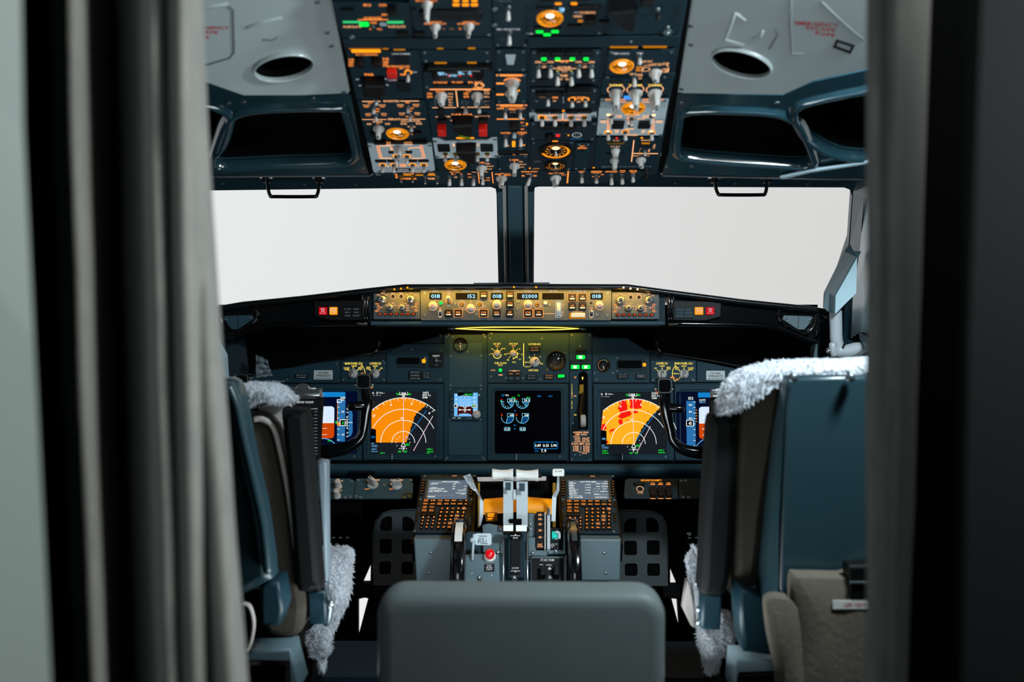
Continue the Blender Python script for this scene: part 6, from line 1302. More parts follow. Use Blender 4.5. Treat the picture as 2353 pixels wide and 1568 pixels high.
m = duplate(K11, 'right primary flight display behind the right control wheel', (1272, 378, 2385, 1440), (1372, 484, 2290, 1346)); S = Scr(m)
pfd(m, S, (1285, 484, 2290, 1346) if False else (1292, 484, 2290, 1346), None, True, True) if False else pfd(m, S, (1285 + 87 - 80, 484, 2290, 1346), None, True, True); S.fin()

# centre-left column
m = mp(K10, 'tall centre-left plate with the round yaw gauge and the standby display legend', rect=(0, -305, 598, 1452))
def gaugehole(m, X, Y, w, face='black', hh=.003):
    a, bb = m.q(X, Y); r = abs(m.q(X + w / 2, Y)[0] - a); b = B(m.fr); b.lathe(a, bb, [(r * 1.12, 0), (r * 1.1, hh), (r * .98, hh), (r * .95, .0006), (.0001, .0006)], 'black', 28, c=m.h); o = b.build('gauge', m.t); return o, a, bb, r
m.K = K5; o, a, bb, r = gaugehole(m, 1425, 993, 200); b = B(MP); z_ = m.h + .0012
for dy_, hl in ((.16, .12), (-.26, .3), (-.62, .08)): b.box(a - r * .06, bb + r * (dy_ - hl / 2), z_, a + r * .06, bb + r * (dy_ + hl / 2), z_ + .0004, 'ink_peach')
b.build('needle', o); m.T('YAW DAMPER', 1662, 987, 150, 18, 'ink_dim')
for p in ((1248, 848), (1772, 848), (1312, 880), (1535, 1102), (1280, 1162), (1735, 1162), (1122, 860)): m.screw(*p)
m.K = K10; m.T('ISFD HEADING FROM', 298, 322, 295, 24, WHT); m.T('LEFT IRS ONLY', 298, 356, 200, 24, WHT); m.L(370, 376, 455, 376, 4, WHT)
b = B(MP)
for poly_ in ([(75, -10), (530, -10), (525, 395), (500, 420), (85, 420), (75, 400)], [(65, 920), (530, 920), (525, 1365), (72, 1365)]): b.prism([m.q(*p) for p in poly_], m.h, m.h + .002, 'panel', bev=.0008); 
b1 = B(MP); b1.prism([m.q(*p) for p in ((75, -180), (530, -180), (525, 395), (500, 420), (85, 420), (75, 400))], m.h, m.h + .0008, 'panel', bev=.0003); b1.build('cover_plate', m.t)
b1 = B(MP); b1.prism([m.q(*p) for p in ((65, 905), (530, 905), (525, 1365), (68, 1365))], m.h, m.h + .002, 'panel', bev=.0008); b1.build('cover_plate', m.t)
for p in ((92, 403), (512, 403), (92, 452), (512, 452), (88, 872), (508, 872), (85, 918), (508, 918), (85, 1340), (508, 1340), (50, 1405), (538, 1405)): m.screw(*p, .0024)
m.done()
m = mp(K10, 'small standby flight display with a white knob at its lower right', poly=[(80, 500), (125, 448), (480, 448), (522, 495), (522, 840), (480, 884), (125, 884), (80, 835)], name='standby_display', h=.012, bev=.001, screws=False)
m.scr_part = B(MP); m.SZ = m.h + .0005; S = Scr(m); S.rect(142, 500, 470, 828, 's_black'); S.up(); S.rect(142, 510, 188, 828, 's_lblue'); S.rect(404, 500, 470, 828, 's_lblue'); S.rect(188, 545, 404, 690, 's_lblue'); S.rect(188, 690, 392, 828, 's_maroon'); S.up()
S.T('1013 HPA', 345, 525, 108, 24, 's_green'); S.rect(142, 662, 190, 705, 's_black'); S.rect(390, 662, 460, 705, 's_black'); S.up(); S.box(142, 662, 190, 705, 5, 's_white'); S.box(390, 662, 455, 705, 5, 's_white'); S.T('3', 172, 684, 16, 26, 's_white'); S.T('0', 405, 684, 16, 26, 's_green'); S.T('0070', 435, 684, 44, 22, 's_white')
S.pl([(232, 684), (262, 684), (275, 700), (310, 700), (320, 684), (352, 684)], 8, 's_white'); S.pl([(205, 737), (370, 737)], 8, 's_white'); S.rect(210, 728, 230, 746, 's_white'); S.rect(345, 728, 365, 746, 's_white')
for y in (715, 728, 752, 765): S.pl([(278, y), (305, y)], 5, 's_white')
for y in (600, 630, 658): S.pl([(215, y), (370, y)], 3, 's_white')
S.arc(290, 600, 70, 20, 160, 3, 's_white'); S.poly([(283, 555), (300, 555), (291, 575)], 's_white'); S.poly([(190, 828), (215, 795), (255, 788), (330, 788), (372, 800), (390, 828)], 's_lblue'); S.up()
for x in (220, 250, 290, 330, 365): S.pl([(x, 800), (x, 812)], 5, 's_white')
for y, s_ in ((535, '80'), (593, '60'), (650, '40')): S.T(s_, 172, y, 22, 20, 's_white')
for y, s_ in ((568, '400'), (625, '200'), (742, '-200'), (515, '---')): S.T(s_, 425, y, 32, 22, 's_white')
S.b.build('screen', m.t); m.T('BUGS', 230, 475, 60, 12, 'ink_grey'); m.T('HP/IN', 380, 475, 40, 12, 'ink_grey'); m.T('ATT', 140, 850, 44, 16, WHT); m.T('RST', 215, 850, 44, 18, WHT); m.T('BARO', 358, 852, 60, 14, 'ink_grey'); m.blk(478, 518, 502, 545, 'panel_light', .003, .001, 'button')
for y0, y1 in ((550, 620), (700, 775)): m.blk(102, y0, 120, y1, 'black', .002, .0005, 'button'); m.blk(106, (y0 + y1) / 2 - 8, 116, (y0 + y1) / 2 + 8, 'panel_light', .003, .0005, 'button_mark')
m.round(452, 802, 104, L=.010, knurl=False); m.done()
# engine set / autobrake plate
m = mp(K10, 'yellow-lit centre plate with fuel flow and autobrake selector knobs', poly=[(605, -330), (1735, -330), (1735, 362), (605, 362)])
m.K = K5
for s_, X, w in (('N1 SET', 1977, 110), ('SPD REF', 2222, 128)): m.T(s_, X, 984, w, 26, 'ink_yellow'); m.T('AUTO', X, 1016, 58, 18, 'ink_orange')
for X, Y in ((1892, 830), (1870, 903)): m.screw(X, Y)
def smallknob(X, Y, w, segs):
    for aa in segs: m.PL([(X + w * .58 * math.cos(R(aa)), Y - w * .58 * math.sin(R(aa))), (X + w * .95 * math.cos(R(aa)), Y - w * .95 * math.sin(R(aa)))], 7, 'ink_yellow')
    m.round(X, Y, w * .92, L=.014)
smallknob(1978, 1130, 100, (90, 45, 135, 180)); m.ring(1978, 1142, 60, 12, 'ink_yellow', 180, 360); m.T('2', 1865, 1142, 14, 18, 'ink_yellow'); m.T('1', 1895, 1060, 8, 18, 'ink_yellow'); m.T('BOTH', 2072, 1055, 58, 18, 'ink_yellow')
smallknob(2217, 1130, 100, (90, 45, 0, -45, -90, -135, 180)); m.ring(2222, 1140, 60, 12, 'ink_yellow', 270, 390); m.T('SET', 2102, 1142, 40, 18, 'ink_yellow'); m.T('V1', 2312, 1060, 24, 18, 'ink_yellow'); m.T('VR', 2345, 1142, 24, 18, 'ink_yellow'); m.T('WT', 2318, 1217, 36, 18, 'ink_yellow'); m.T('VREF', 2228, 1260, 60, 18, 'ink_yellow'); m.PL([(2120, 1225), (2148, 1212), (2150, 1238), (2120, 1225)], 5, 'ink_yellow')
m.T('FUEL FLOW', 2030, 1273, 180, 28, 'ink_yellow'); m.T('RESET', 2026, 1306, 70, 18, 'ink_yellow'); m.T('RATE', 1915, 1380, 58, 18, 'ink_peach'); m.blk(2000, 1354, 2050, 1404, 'lamp_green', .004, .004, 'reset_knob')
m.K = K10; m.T('USED', 785, 253, 58, 18, 'ink_peach')
m.K = K6; m.L(267, 925, 267, 1250, 12, 'ink_yellow'); m.T('AUTOBRAKE', 422, 936, 172, 26, 'ink_yellow'); m.blk(347, 968, 497, 1045, 'black', .005, .002, lit=['AUTO BRAKE', 'DISARM'], litm='ink_dim'); m.screw(527, 857)
m.paddle(425, 1190, 0, 132, -38, L=.018, bw=.4, skirt=1.1)
for X, Y, s_ in ((423, 1085, '2'), (350, 1122, '1'), (502, 1115, '3'), (303, 1195, 'OFF'), (305, 1258, 'RTO'), (525, 1217, 'MAX')): m.T(s_, X, Y, 12 if len(s_) == 1 else 42, 18, 'ink_yellow')
m.PL([(358, 1130), (375, 1150)], 6, 'ink_yellow'); m.L(330, 1196, 355, 1196, 7, 'ink_yellow'); m.PL([(332, 1258), (352, 1258), (372, 1240)], 6, 'ink_yellow'); m.L(494, 1196, 514, 1196, 7, 'ink_yellow')
m.T('ANTI SKID', 407, 1308, 140, 26, 'ink_yellow')
o, a, bb, r = gaugehole(m, 732, 1172, 262); b = B(MP); z_ = m.h + .0012
for i in range(10):
    th = R(115 - i * 28 if i < 3 else 20 - (i - 3) * 26); b.line((a + r * .62 * math.cos(th), bb + r * .62 * math.sin(th)), (a + r * .78 * math.cos(th), bb + r * .78 * math.sin(th)), r * .09, z_, 'ink_grey')
b.flat([(a + r * .12, bb + r * .12), (a + r * .25, bb + r * .38), (a + r * .32, bb + r * .2)], z_ + .0002, 'ink_white'); b.text('FLAPS', a - r * .62, bb - r * .5, r * .3, r * .1, z_, 'ink_grey'); b.build('needle', o)
m.screw(858, 1055, .0015); m.blk(588, 1288, 615, 1318, 'brass', .002, .002, 'rivet')
m.K = K10; b = B(MP); z_ = m.h
m.L(900, 195, 1055, 195, 5, 'ink_peach'); m.T('MFD', 978, 197, 46, 16, 'ink_peach'); m.blk(880, 205, 1072, 340, 'panel_dark', .002, .001, 'key_frame')
for x0, s_ in ((898, 'ENG'), (988, 'SYS')): m.blk(x0, 215, x0 + 66, 262, 'black', .007, .0015, 'push_key', lit=[s_], litm='ink_dim')
for x0 in (898, 988): m.blk(x0, 275, x0 + 66, 325, 'frame_teal', .006, .001, 'push_key')
m.blk(1145, 240, 1285, 318, 'black', .006, .003, lit=['ANTI-SKID', 'INOP'], litm='ink_grey'); m.blk(1388, 242, 1525, 312, 'black', .006, .003, lit=['LE FLAPS', 'TRANSIT'], litm='ink_dim'); m.blk(1565, 240, 1682, 300, 'black', .005, .002, lit=['LE FLAPS', 'EXT'], litm='lamp_green'); m.lamp(1580, 250, 1670, 285, 'lamp_green', hh=.006)
for p in ((652, 278), (860, 298), (1095, 298), (1335, 312)): m.screw(*p, .0025)
m.done()
# centre engine display
m = duplate(K10, 'centre engine display, black with four cyan arc dials', (605, 375, 1720, 1440), (705, 470, 1625, 1342)); S = Scr(m); S.rect(705, 470, 1625, 1342, 's_black', .005); S.up()
for cx in (883, 1088):
    pts = [(cx, 632)] + [(cx + 72 * math.cos(R(a_)), 632 + 72 * math.sin(R(a_))) for a_ in range(0, 46, 5)]; S.poly(pts, 's_fill')
    pts = [(cx, 838)] + [(cx + 84 * math.cos(R(a_)), 838 + 84 * math.sin(R(a_))) for a_ in range(2, 104, 6)]; S.poly(pts, 's_fill')
S.up()
for cx in (883, 1088):
    S.arc(cx, 632, 86, -5, -200, 6, 's_cyan'); S.pl([(cx, 632), (cx + 68, 690)], 6, 's_cyan')
    for i, s_ in enumerate(('0', '2', '4', '6', '8', '10')):
        th = R(-20 - i * 33); S.T(s_, cx + 60 * math.cos(th), 632 - 60 * math.sin(th), 12 if i < 5 else 20, 18, 's_cyan')
    for i in range(11):
        th = R(-10 - i * 18); S.pl([(cx + 84 * math.cos(th), 632 - 84 * math.sin(th)), (cx + 74 * math.cos(th), 632 - 74 * math.sin(th))], 5, 's_cyan')
    S.pl([(cx - 92, 588), (cx - 70, 600)], 8, 's_red'); S.pl([(cx - 102, 605), (cx - 88, 615), (cx - 102, 622)], 6, 's_green'); S.T('97.8', cx + 80, 568, 52, 20, 's_green')
    S.box(cx - 2, 583, cx + 104, 628, 6, 's_cyan'); S.T('20.3', cx + 60, 606, 74, 28, 's_white')
    S.arc(cx, 838, 86, -2, -178, 6, 's_cyan'); S.pl([(cx, 838), (cx - 20, 922)], 6, 's_cyan'); S.pl([(cx - 92, 792), (cx - 70, 805), (cx - 84, 812)], 8, 's_red'); S.pl([(cx - 84, 812), (cx - 84, 828)], 7, 's_orange')
    S.box(cx - 3, 788, cx + 86, 832, 6, 's_cyan'); S.T('448', cx + 54, 812, 52, 28, 's_white')
for x0, x1 in ((838, 916), (1053, 1131)): S.box(x0, 981, x1, 1025, 6, 's_cyan'); S.T('0.31', (x0 + x1) / 2, 1004, 56, 28, 's_white')
S.T('TAT', 818, 536, 40, 26, 's_blue'); S.T('+9c', 873, 534, 48, 26, 's_white'); S.T('TO', 1034, 538, 30, 26, 's_green')
for s_, X, Y, w in (('N1', 985, 750, 22), ('EGT', 983, 952, 32), ('FF', 983, 1000, 22), ('ENG 1', 1322, 548, 50), ('ENG 2', 1477, 548, 50)): S.T(s_, X, Y, w, 18, 's_blue')
S.pl([(1305, 1182), (1262, 1182), (1252, 1192), (1252, 1265), (1262, 1276), (1566, 1276), (1576, 1265), (1576, 1192), (1566, 1182), (1530, 1182)], 6, 's_blue'); S.T('FUEL QTY-KGS x 1000', 1415, 1184, 208, 20, 's_blue')
for s_, X in (('3.89', 1303), ('0.13', 1412), ('3.90', 1522)): S.T(s_, X, 1231, 80, 36, 's_white')
S.T('TOTAL', 1283, 1310, 50, 20, 's_blue'); S.T('7.9', 1382, 1305, 70, 40, 's_white'); S.fin()
# landing gear column
m = mp(K10, 'landing gear column with three green lamps and a white wheel-shaped lever', rect=(1742, -330, 2055, 1455), h=.007)
m.K = K6
for x0, y0 in ((1015, 1085), (938, 1225), (1090, 1225)):
    m.blk(x0 - 5, y0 - 70, x0 + 130, y0 + 80, 'black', .005, .002, 'lamp_housing'); m.lamp(x0 + 2, y0 + 8, x0 + 122, y0 + 66, 'lamp_green', 'gear_lamp', .009); h0 = m.h; m.h = .0165; m.T('GEAR', x0 + 62, y0 + 28, 50, 20, 'lamp_white'); m.T('DN', x0 + 62, y0 + 50, 36, 14, 'lamp_white'); m.h = h0
m.screw(1072, 968)
m.K = K10; b = B(MP); sl = [m.q(*p) for p in smooth_poly([(1865, 250), (1890, 210), (1928, 200), (1965, 212), (1992, 250), (1995, 600), (1998, 1008), (1862, 1008), (1862, 600)], 1)]
b.prism(sl, m.h, m.h + .001, 'black_matte'); o = b.build('lever_slot', m.t)
b = B(MP); b.prism([m.q(*p) for p in ((1882, 388), (1935, 385), (1932, 500), (1872, 520))], m.h + .001, m.h + .004, 'brass'); b.prism([m.q(*p) for p in ((1908, 282), (1935, 282), (1930, 300), (1924, 322), (1916, 322), (1912, 300))], m.h + .001, m.h + .002, 'ink_yellow'); b.build('gate', o)
b = B(MP); q0 = Vector((*m.q(1930, 520), m.h + .002)); q1 = Vector((*m.q(1905, 760, m.h + .03), m.h + .03)); q2 = Vector((*m.q(1920, 850, m.h + .05), m.h + .05))
b.tube(smooth_path([q0, q1, q2], 4), .007, 'black', 10, up=Vector((1, 0, 0))); o = b.build('gear_lever', m.t)
b = B(MP); a, bb = m.q(1928, 890, m.h + .055); rW = .0165; rings = []
for i in range(13):
    ph = -math.pi / 2 + math.pi * i / 12; xx = .0065 * math.sin(ph) if False else .0068 * (i / 6 - 1); rr = rW * (1 - .16 * abs(i / 6 - 1) ** 3) - (.0012 if i in (4, 8) else 0)
    rings.append([(a + xx, bb + rr * math.cos(2 * math.pi * k / 24), m.h + .055 + rr * math.sin(2 * math.pi * k / 24)) for k in range(24)])
b.loft(rings, 'knob_white', True, cap0=True, cap1=True); b.build('wheel_knob', o, 'white wheel-shaped knob')
for i, ch in enumerate('LANDING'): m.T(ch, 1775, 390 + i * 29, 14, 18, 'ink_yellow')
for i, ch in enumerate('GEAR'): m.T(ch, 1775, 622 + i * 29, 14, 18, 'ink_yellow')
m.T('UP', 1820, 287, 30, 20, 'ink_orange'); m.T('OFF', 1818, 546, 34, 20, 'ink_peach'); m.T('DN', 1820, 806, 30, 20, 'ink_yellow')
m.T('LANDING GEAR', 1898, 1048, 215, 22, 'ink_peach'); m.T('LIMIT (IAS)', 1898, 1078, 160, 22, 'ink_peach'); m.T('OPERATING', 1835, 1106, 90, 12, 'ink_peach')
for Y, l, r_ in ((1127, 'EXTEND', '270K-.82M'), (1146, 'RETRACT', '235K'), (1168, 'EXTENDED', '320K-.82M')): m.T(l, 1852, Y, 78, 13, 'ink_peach'); m.T(r_, 1965, Y, 100, 13, 'ink_peach')
m.L(1785, 1182, 2015, 1182, 3, 'ink_peach'); m.T('FLAPS LIMIT (IAS)', 1898, 1207, 255, 24, 'ink_peach'); m.L(1897, 1232, 1897, 1300, 5, 'ink_peach')
for i, (l, r_) in enumerate((('1-250K', '15-195K'), ('2-250K', '25-190K'), ('5-250K', '30-175K'), ('10-210K', '40-162K'))): m.T(l, 1830, 1240 + i * 21, 82, 15, 'ink_peach'); m.T(r_, 1975, 1240 + i * 21, 90, 15, 'ink_peach')
m.T('230K ALT FLAP', 1940, 1322, 150, 12, 'ink_peach'); m.T('EXTEND', 1948, 1342, 70, 12, 'ink_peach')
for p in ((2005, 213), (1790, 925), (1815, 1365), (1890, 1368)): m.screw(*p, .0024)
m.done()
# right upper plates
m = mp(K11, 'plate with brake pressure gauge and dark test window, right of the gear column', poly=[(130, -260), (600, -260), (920, -60), (920, 362), (130, 362)])
o, a, bb, r = gaugehole(m, 282, 118, 172); b = B(MP); z_ = m.h + .0012
b.poly_line([(a + r * .85 * math.cos(R(30 + i * 8)), bb + r * .85 * math.sin(R(30 + i * 8))) for i in range(30)], r * .09, z_, 'ink_dim'); b.poly_line([(a + r * .85 * math.cos(R(60 + i * 8)), bb + r * .85 * math.sin(R(60 + i * 8))) for i in range(5)], r * .1, z_ + .0002, 'teal_tag'); b.line((a, bb - r * .2), (a + r * .06, bb - r * .7), r * .1, z_, 'ink_white'); b.build('needle', o)
b = B(MP); b.prism([m.q(*p) for p in ((462, 60), (485, 40), (850, 40), (880, 60), (895, 150), (875, 200), (500, 200), (462, 170))], m.h, m.h + .002, 'panel_dark', bev=.0008); b.build('test_surround', m.t)
m.blk(478, 55, 808, 160, 'black_matte', .004, name='test_window'); m.blk(822, 85, 872, 138, 'lamp_amber', .003, .004, 'test_knob'); m.T('1', 860, 72, 8, 14, 'ink_yellow'); m.T('2', 858, 152, 10, 14, 'ink_yellow'); m.T('TEST', 770, 186, 48, 20, 'ink_grey')
m.blk(470, 228, 625, 305, 'black', .006, .004, lit=['A/P', 'A/T'], litm='ink_grey'); m.blk(722, 230, 880, 310, 'black', .006, .004, lit=['FMC'], litm='ink_grey')
for p in ((160, 228), (410, 228), (188, 318), (475, 200), (872, 55), (470, 22)): m.screw(*p)
m.done()
m = mp(K11, 'right display select plate with two selector knobs and yellow arc legend', rect=(935, 45, 1568, 358))
m.T('LOWER DU', 1092, 93, 158, 30, 'ink_yellow'); m.T('MAIN PANEL DUs', 1392, 93, 248, 30, 'ink_yellow')
dial3(m, 1094, 240, [(-90, -80, 'ND'), (0, -110, 'NORM'), (90, -92, 'ENG/PRI')]); dial3(m, 1397, 240, [(-96, -88, 'ENG/PRI'), (-4, -110, 'NORM'), (94, -82, 'OUTBD/PFD')])
m.T('PFD', 1272, 236, 44, 20, 'ink_yellow'); m.L(1298, 236, 1328, 236, 8, 'ink_yellow'); m.T('MFD', 1240, 288, 56, 22, 'ink_orange'); m.T('INBD', 1303, 316, 46, 20, 'ink_orange'); m.PL([(1330, 298), (1350, 280)], 8, 'ink_yellow')
m.PL([(1285, 125), (1255, 155), (1238, 200), (1236, 250), (1242, 278)], 8, 'ink_yellow'); m.PL([(1248, 300), (1265, 330), (1285, 342)], 8, 'ink_yellow'); m.PL([(1265, 122), (1290, 128), (1290, 148)], 8, 'ink_yellow'); m.screw(985, 312, .0015); m.screw(1522, 318, .0025); m.done()
m = mp(K11, 'upper right plate of the main panel with the white WINGLETS placard', poly=[(1578, 352), (1578, 55), (2330, 210), (3100, 330), (3250, 352)])
placard(m, 1705, 195, 1965, 325); m.done()

# lower sill and light strip under the centre box
t = thing('panel_sill', 'rounded teal sill running along the bottom of the main panel', 'sill', P(1190, 1092, 2.55))
b = B(); xs = (-1.0, 1.0); prof = [(2.615, 1066), (2.58, 1066), (2.562, 1070), (2.555, 1080), (2.56, 1088), (2.57, 1096), (2.60, 1102)]
rings = [[(x, Y, P(1188, y, Y).z) for x in xs] for Y, y in prof]; b.loft(rings, 'panel', True, closed=False); b.build('roll', t)
b = B(); c = P(832, 1086, 2.553); b.box(c.x - .031, c.y - .004, c.z - .003, c.x + .031, c.y + .006, c.z + .003, 'black'); b.build('slot', t)
t = thing('light_strip', 'long slim yellow-glowing light strip hanging under the centre box', 'lamp', P(1190, 760, 2.56))
b = B(); b.tube([P(1030, 755, 2.52), P(1045, 755.5, 2.52)], .003, 'steel', 8); b.tube([P(1332, 755.5, 2.52), P(1347, 756, 2.52)], .003, 'steel', 8); b.build('end_caps', t, kind='stuff')
for dy_ in (-1, 1):
    b = B(); b.tube(smooth_path([P(1043, 755.5, 2.52), P(1100, 755.5 + dy_ * 2.4, 2.52), P(1190, 755.5 + dy_ * 3.6, 2.52), P(1280, 755.5 + dy_ * 2.4, 2.52), P(1333, 755.5, 2.52)], 6), [.0007 + .0009 * math.sin(math.pi * i / 24) for i in range(25)], 'strip_yellow', 8); b.build('glow_tube', t)
# ================================================================== LOWER PANELS AND CONTROL DISPLAY UNITS
LPF = frame(1190, 1146, 2.40, 50)
m = Mod(LPF, K12, 'lower_plate', 'lower left plate with two small white knobs, one above the other', poly=[(-700, 250), (335, 250), (345, 280), (382, 280), (360, 485), (-700, 490)], cat='control panel', h=.004)
m.round(192, 350, 74, L=.024, knurl=False); m.round(178, 462, 76, L=.024, knurl=False)
for X, Y in ((232, 282), (60, 392), (218, 392)): m.T('ON', X, Y, 22, 12, 'ink_peach')
for X, Y in ((345, 285), (325, 465), (268, 472)): m.screw(X, Y, .004)
m.done()
m = Mod(LPF, K12, 'lower_plate', 'lower left plate with two white pointer selectors', poly=[(388, 268), (440, 252), (1020, 252), (1030, 300), (1058, 300), (1050, 486), (368, 486)], cat='control panel', h=.004)
m.paddle(588, 330, 245, 125, 50, bw=.38, ptr=True); m.paddle(868, 340, 270, 125, -78, bw=.38)
m.T('BACKGROUND', 600, 272, 140, 16, 'ink_peach'); m.T('AFDS FLOOD', 868, 272, 145, 16, 'ink_peach'); m.T('OFF', 522, 378, 54, 12, 'ink_orange'); m.T('OFF', 805, 378, 50, 12, 'ink_orange'); m.PL([(628, 300), (645, 315), (650, 332)], 9, 'ink_peach'); m.PL([(798, 326), (806, 312), (815, 306)], 9, 'ink_peach')
for X, Y in ((420, 272), (1030, 275), (718, 330), (395, 460), (448, 475), (958, 475), (1012, 462)): m.screw(X, Y, .0038)
m.done()
m = Mod(LPF, K13, 'lower_plate', 'dark lower right plate marked GROUND PROXIMITY in orange', poly=[(1355, 262), (1390, 245), (1950, 245), (1955, 470), (1355, 470), (1340, 440)], cat='control panel', h=.004, m='panel_dark')
m.T('GROUND PROXIMITY', 1650, 267, 236, 20, 'lamp_amber'); m.blk(1448, 280, 1578, 325, 'black', .006, .004)
for X, s_ in ((1667, 'FLAP INHIBIT'), (1755, 'GEAR INHIBIT'), (1843, 'TERR INHIBIT')): m.T(s_[:4], X, 298, 42, 11, 'ink_orange'); m.T('INHIBIT', X, 314, 56, 12, 'ink_orange'); m.blk(X - 34, 330, X + 34, 460, 'black', .012, .002, 'guarded_switch'); m.L(X - 28, 473, X + 30, 473, 7, 'ink_orange')
m.ring(1523, 364, 38, 6, 'ink_peach'); m.blk(1503, 350, 1543, 380, 'black', .008, .004, 'test_button'); m.T('SYS TEST', 1526, 409, 66, 13, 'ink_peach'); m.done()
m = Mod(LPF, K13, 'lower_plate', 'dark blank plate at the right end of the lower right panel', poly=[(1962, 245), (2560, 245), (2560, 470), (1965, 470)], cat='control panel', h=.004, m='panel_dark')
for X, Y in ((1965 + 20, 270), (2035, 270), (2010, 455), (2070, 455)): m.screw(X, Y, .0035)
m.done()

CD = frame(1190, 1235, 2.14, 64)
def cdu(K, face, scr_c, lines, lab, full):
    """layout taken in K13 coordinates relative to the right unit's screen centre, laid out on the plane"""
    t = thing('flight_computer_keypad', lab, 'control panel', CD.pt(*CD.px(*kp(K, *scr_c)), -.01))
    H_ = .006
    R0 = Vector(CD.px(*kp(K13, 942, 378), H_)); L0 = Vector(CD.px(*kp(K, *scr_c), H_))
    def q(X, Y): return tuple(Vector(CD.px(*kp(K13, X, Y), H_)) - R0 + L0)
    def rc(X0, Y0, X1, Y1): return q(X0, (Y0 + Y1) / 2)[0], q((X0 + X1) / 2, Y1)[1], q(X1, (Y0 + Y1) / 2)[0], q((X0 + X1) / 2, Y0)[1]
    a0, b0, a1, b1 = rc(633, 205, 1252, 862)
    b = B(CD); b.prism(rrect(a0, b0, a1, b1, .004, 3), -.004, H_, 'panel_dark', bev=.0015); b.build('face_plate', t)
    b = B(CD); b.box(a0 + .002, b0 - .012, -.075, a1 - .002, b1, -.004, 'black'); b.box(a0 - .004, b0 - .016, -.06, a1 + .006, b1 - .004, -.012, 'black'); b.build('housing', t)
    s = B(CD); r = rc(720, 272, 1165, 484); w = .005
    b = B(CD); o_ = rrect(r[0] - w, r[1] - w * .6, r[2] + w, r[3] + w * .6, .003, 3); i_ = rrect(*r, .002, 3)
    b.loft([[(x, y, H_) for x, y in o_], [(x, y, H_ + .002) for x, y in o_], [(x, y, H_ + .0004) for x, y in i_]], 'frame_teal', False); b.build('bezel', t)
    s.flat(i_, H_ + .0006, 's_cdu')
    for t_, X, Y, w_, h_ in lines:
        rr = rc(X - w_ / 2, Y - h_ / 2, X + w_ / 2, Y + h_ / 2); s.text(t_, (rr[0] + rr[2]) / 2, (rr[1] + rr[3]) / 2, rr[2] - rr[0], rr[3] - rr[1], H_ + .0009, 's_white')
    s.build('screen', t)
    def key(X, Y, w_, h_, t_, boxed=False, round_=False, lit='ink_orange', nm='key'):
        rr = rc(X - w_ / 2, Y - h_ / 2, X + w_ / 2, Y + h_ / 2); ca, cb = (rr[0] + rr[2]) / 2, (rr[1] + rr[3]) / 2; b = B(CD)
        pl_ = circ(ca, cb, (rr[2] - rr[0]) / 2, 12) if round_ else rrect(*rr, .0012, 2)
        b.prism(pl_, H_, H_ + .004, 'black', bev=.0008, back=False)
        ws = t_.split('/') if len(t_) > 1 else [t_]
        for i, w2 in enumerate(ws):
            n = len(ws); b.text(w2, ca, rr[3] - (rr[3] - rr[1]) * (i + .5) / n, (rr[2] - rr[0]) * (.74 if len(w2) > 2 else (.55 if len(w2) > 1 else .42)), (rr[3] - rr[1]) / n * (.55 if n > 1 else (.5 if len(w2) < 2 else .4)), H_ + .0043, lit)
        if boxed: b.poly_line([(rr[0] + .0008, rr[1] + .001), (rr[2] - .0008, rr[1] + .001), (rr[2] - .0008, rr[3] - .001), (rr[0] + .0008, rr[3] - .001), (rr[0] + .0008, rr[1] + .001)], .0005, H_ + .0043, 'ink_peach')
        b.build(nm, t)
    for Yk in (284, 314, 344, 373, 403, 434): key(658, Yk, 40, 18, '-', lit='ink_orange', nm='line_select_key')
    for Yk in (290, 319, 350, 380, 409, 440): key(1217, Yk, 40, 18, '-', lit='ink_orange', nm='line_select_key')
    top = ['INIT/REF', 'RTE', 'CLB', 'CRZ', 'DES', '--', 'BRT']; two = ['MENU', 'LEGS', 'DEP/ARR', 'HOLD', 'PROG', 'EXEC', 'FMC']
    for i, X in enumerate((728, 806, 885, 963, 1041, 1119)): key(X, 514, 66, 30, top[i], lit='ink_white' if i == 5 else 'ink_orange'); key(X, 551, 66, 30, two[i])
    key(1182, 514, 34, 30, 'BRT'); key(1184, 553, 34, 30, 'FMC')
    for i, (l, r_) in enumerate((('N1/LIMIT', 'FIX'), ('PREV/PAGE', 'NEXT/PAGE'), ('', ''))): key(728, 588 + 38 * i, 66, 30, l); key(808, 588 + 38 * i, 66, 30, r_)
    for i, ch in enumerate('123456789.0%'): key(733 + (i % 3) * 60, 703 + (i // 3) * 36.5, 36, 32, 'x' if ch == '%' else ch, round_=True)
    for i, ch in enumerate(['A', 'B', 'C', 'D', 'E', 'F', 'G', 'H', 'I', 'J', 'K', 'L', 'M', 'N', 'O', 'P', 'Q', 'R', 'S', 'T', 'U', 'V', 'W', 'X', 'Y', 'Z', 'SP', 'DEL', '/', 'CLR']): key(925 + (i % 5) * 62, 603 + (i // 5) * 42, 46, 32, ch, boxed=ch in 'ENSW')
    b = B(CD)
    for X, Y in ((655, 485), (1235, 490), (1218, 222), (650, 222), (1228, 845), (660, 845)): b.lathe(*q(X, Y), [(.003, 0), (.003, .0012), (.0015, .0016)], 'screw', 8, c=H_)
    b.build('fasteners', t, kind='stuff')
    for X in (658, 1238):
        for Y0, Y1 in ((510, 570), (635, 740)):
            b = B(CD); r_ = rc(X - 14, Y0, X + 12, Y1); b.prism(rrect(*r_, .001, 2), H_, H_ + .002, 'black', bev=.0005); b.build('side_light' if Y0 > 600 else 'brightness_slot', t)
    for i in range(4): r_ = rc(840 + i * 62, 216, 890 + i * 62, 226); b = B(CD); b.box(r_[0], r_[1], H_, r_[2], r_[3], H_ + .0008, 'black' if i != 2 else 'ink_dim'); b.build('annunciator_bar', t)
    return t
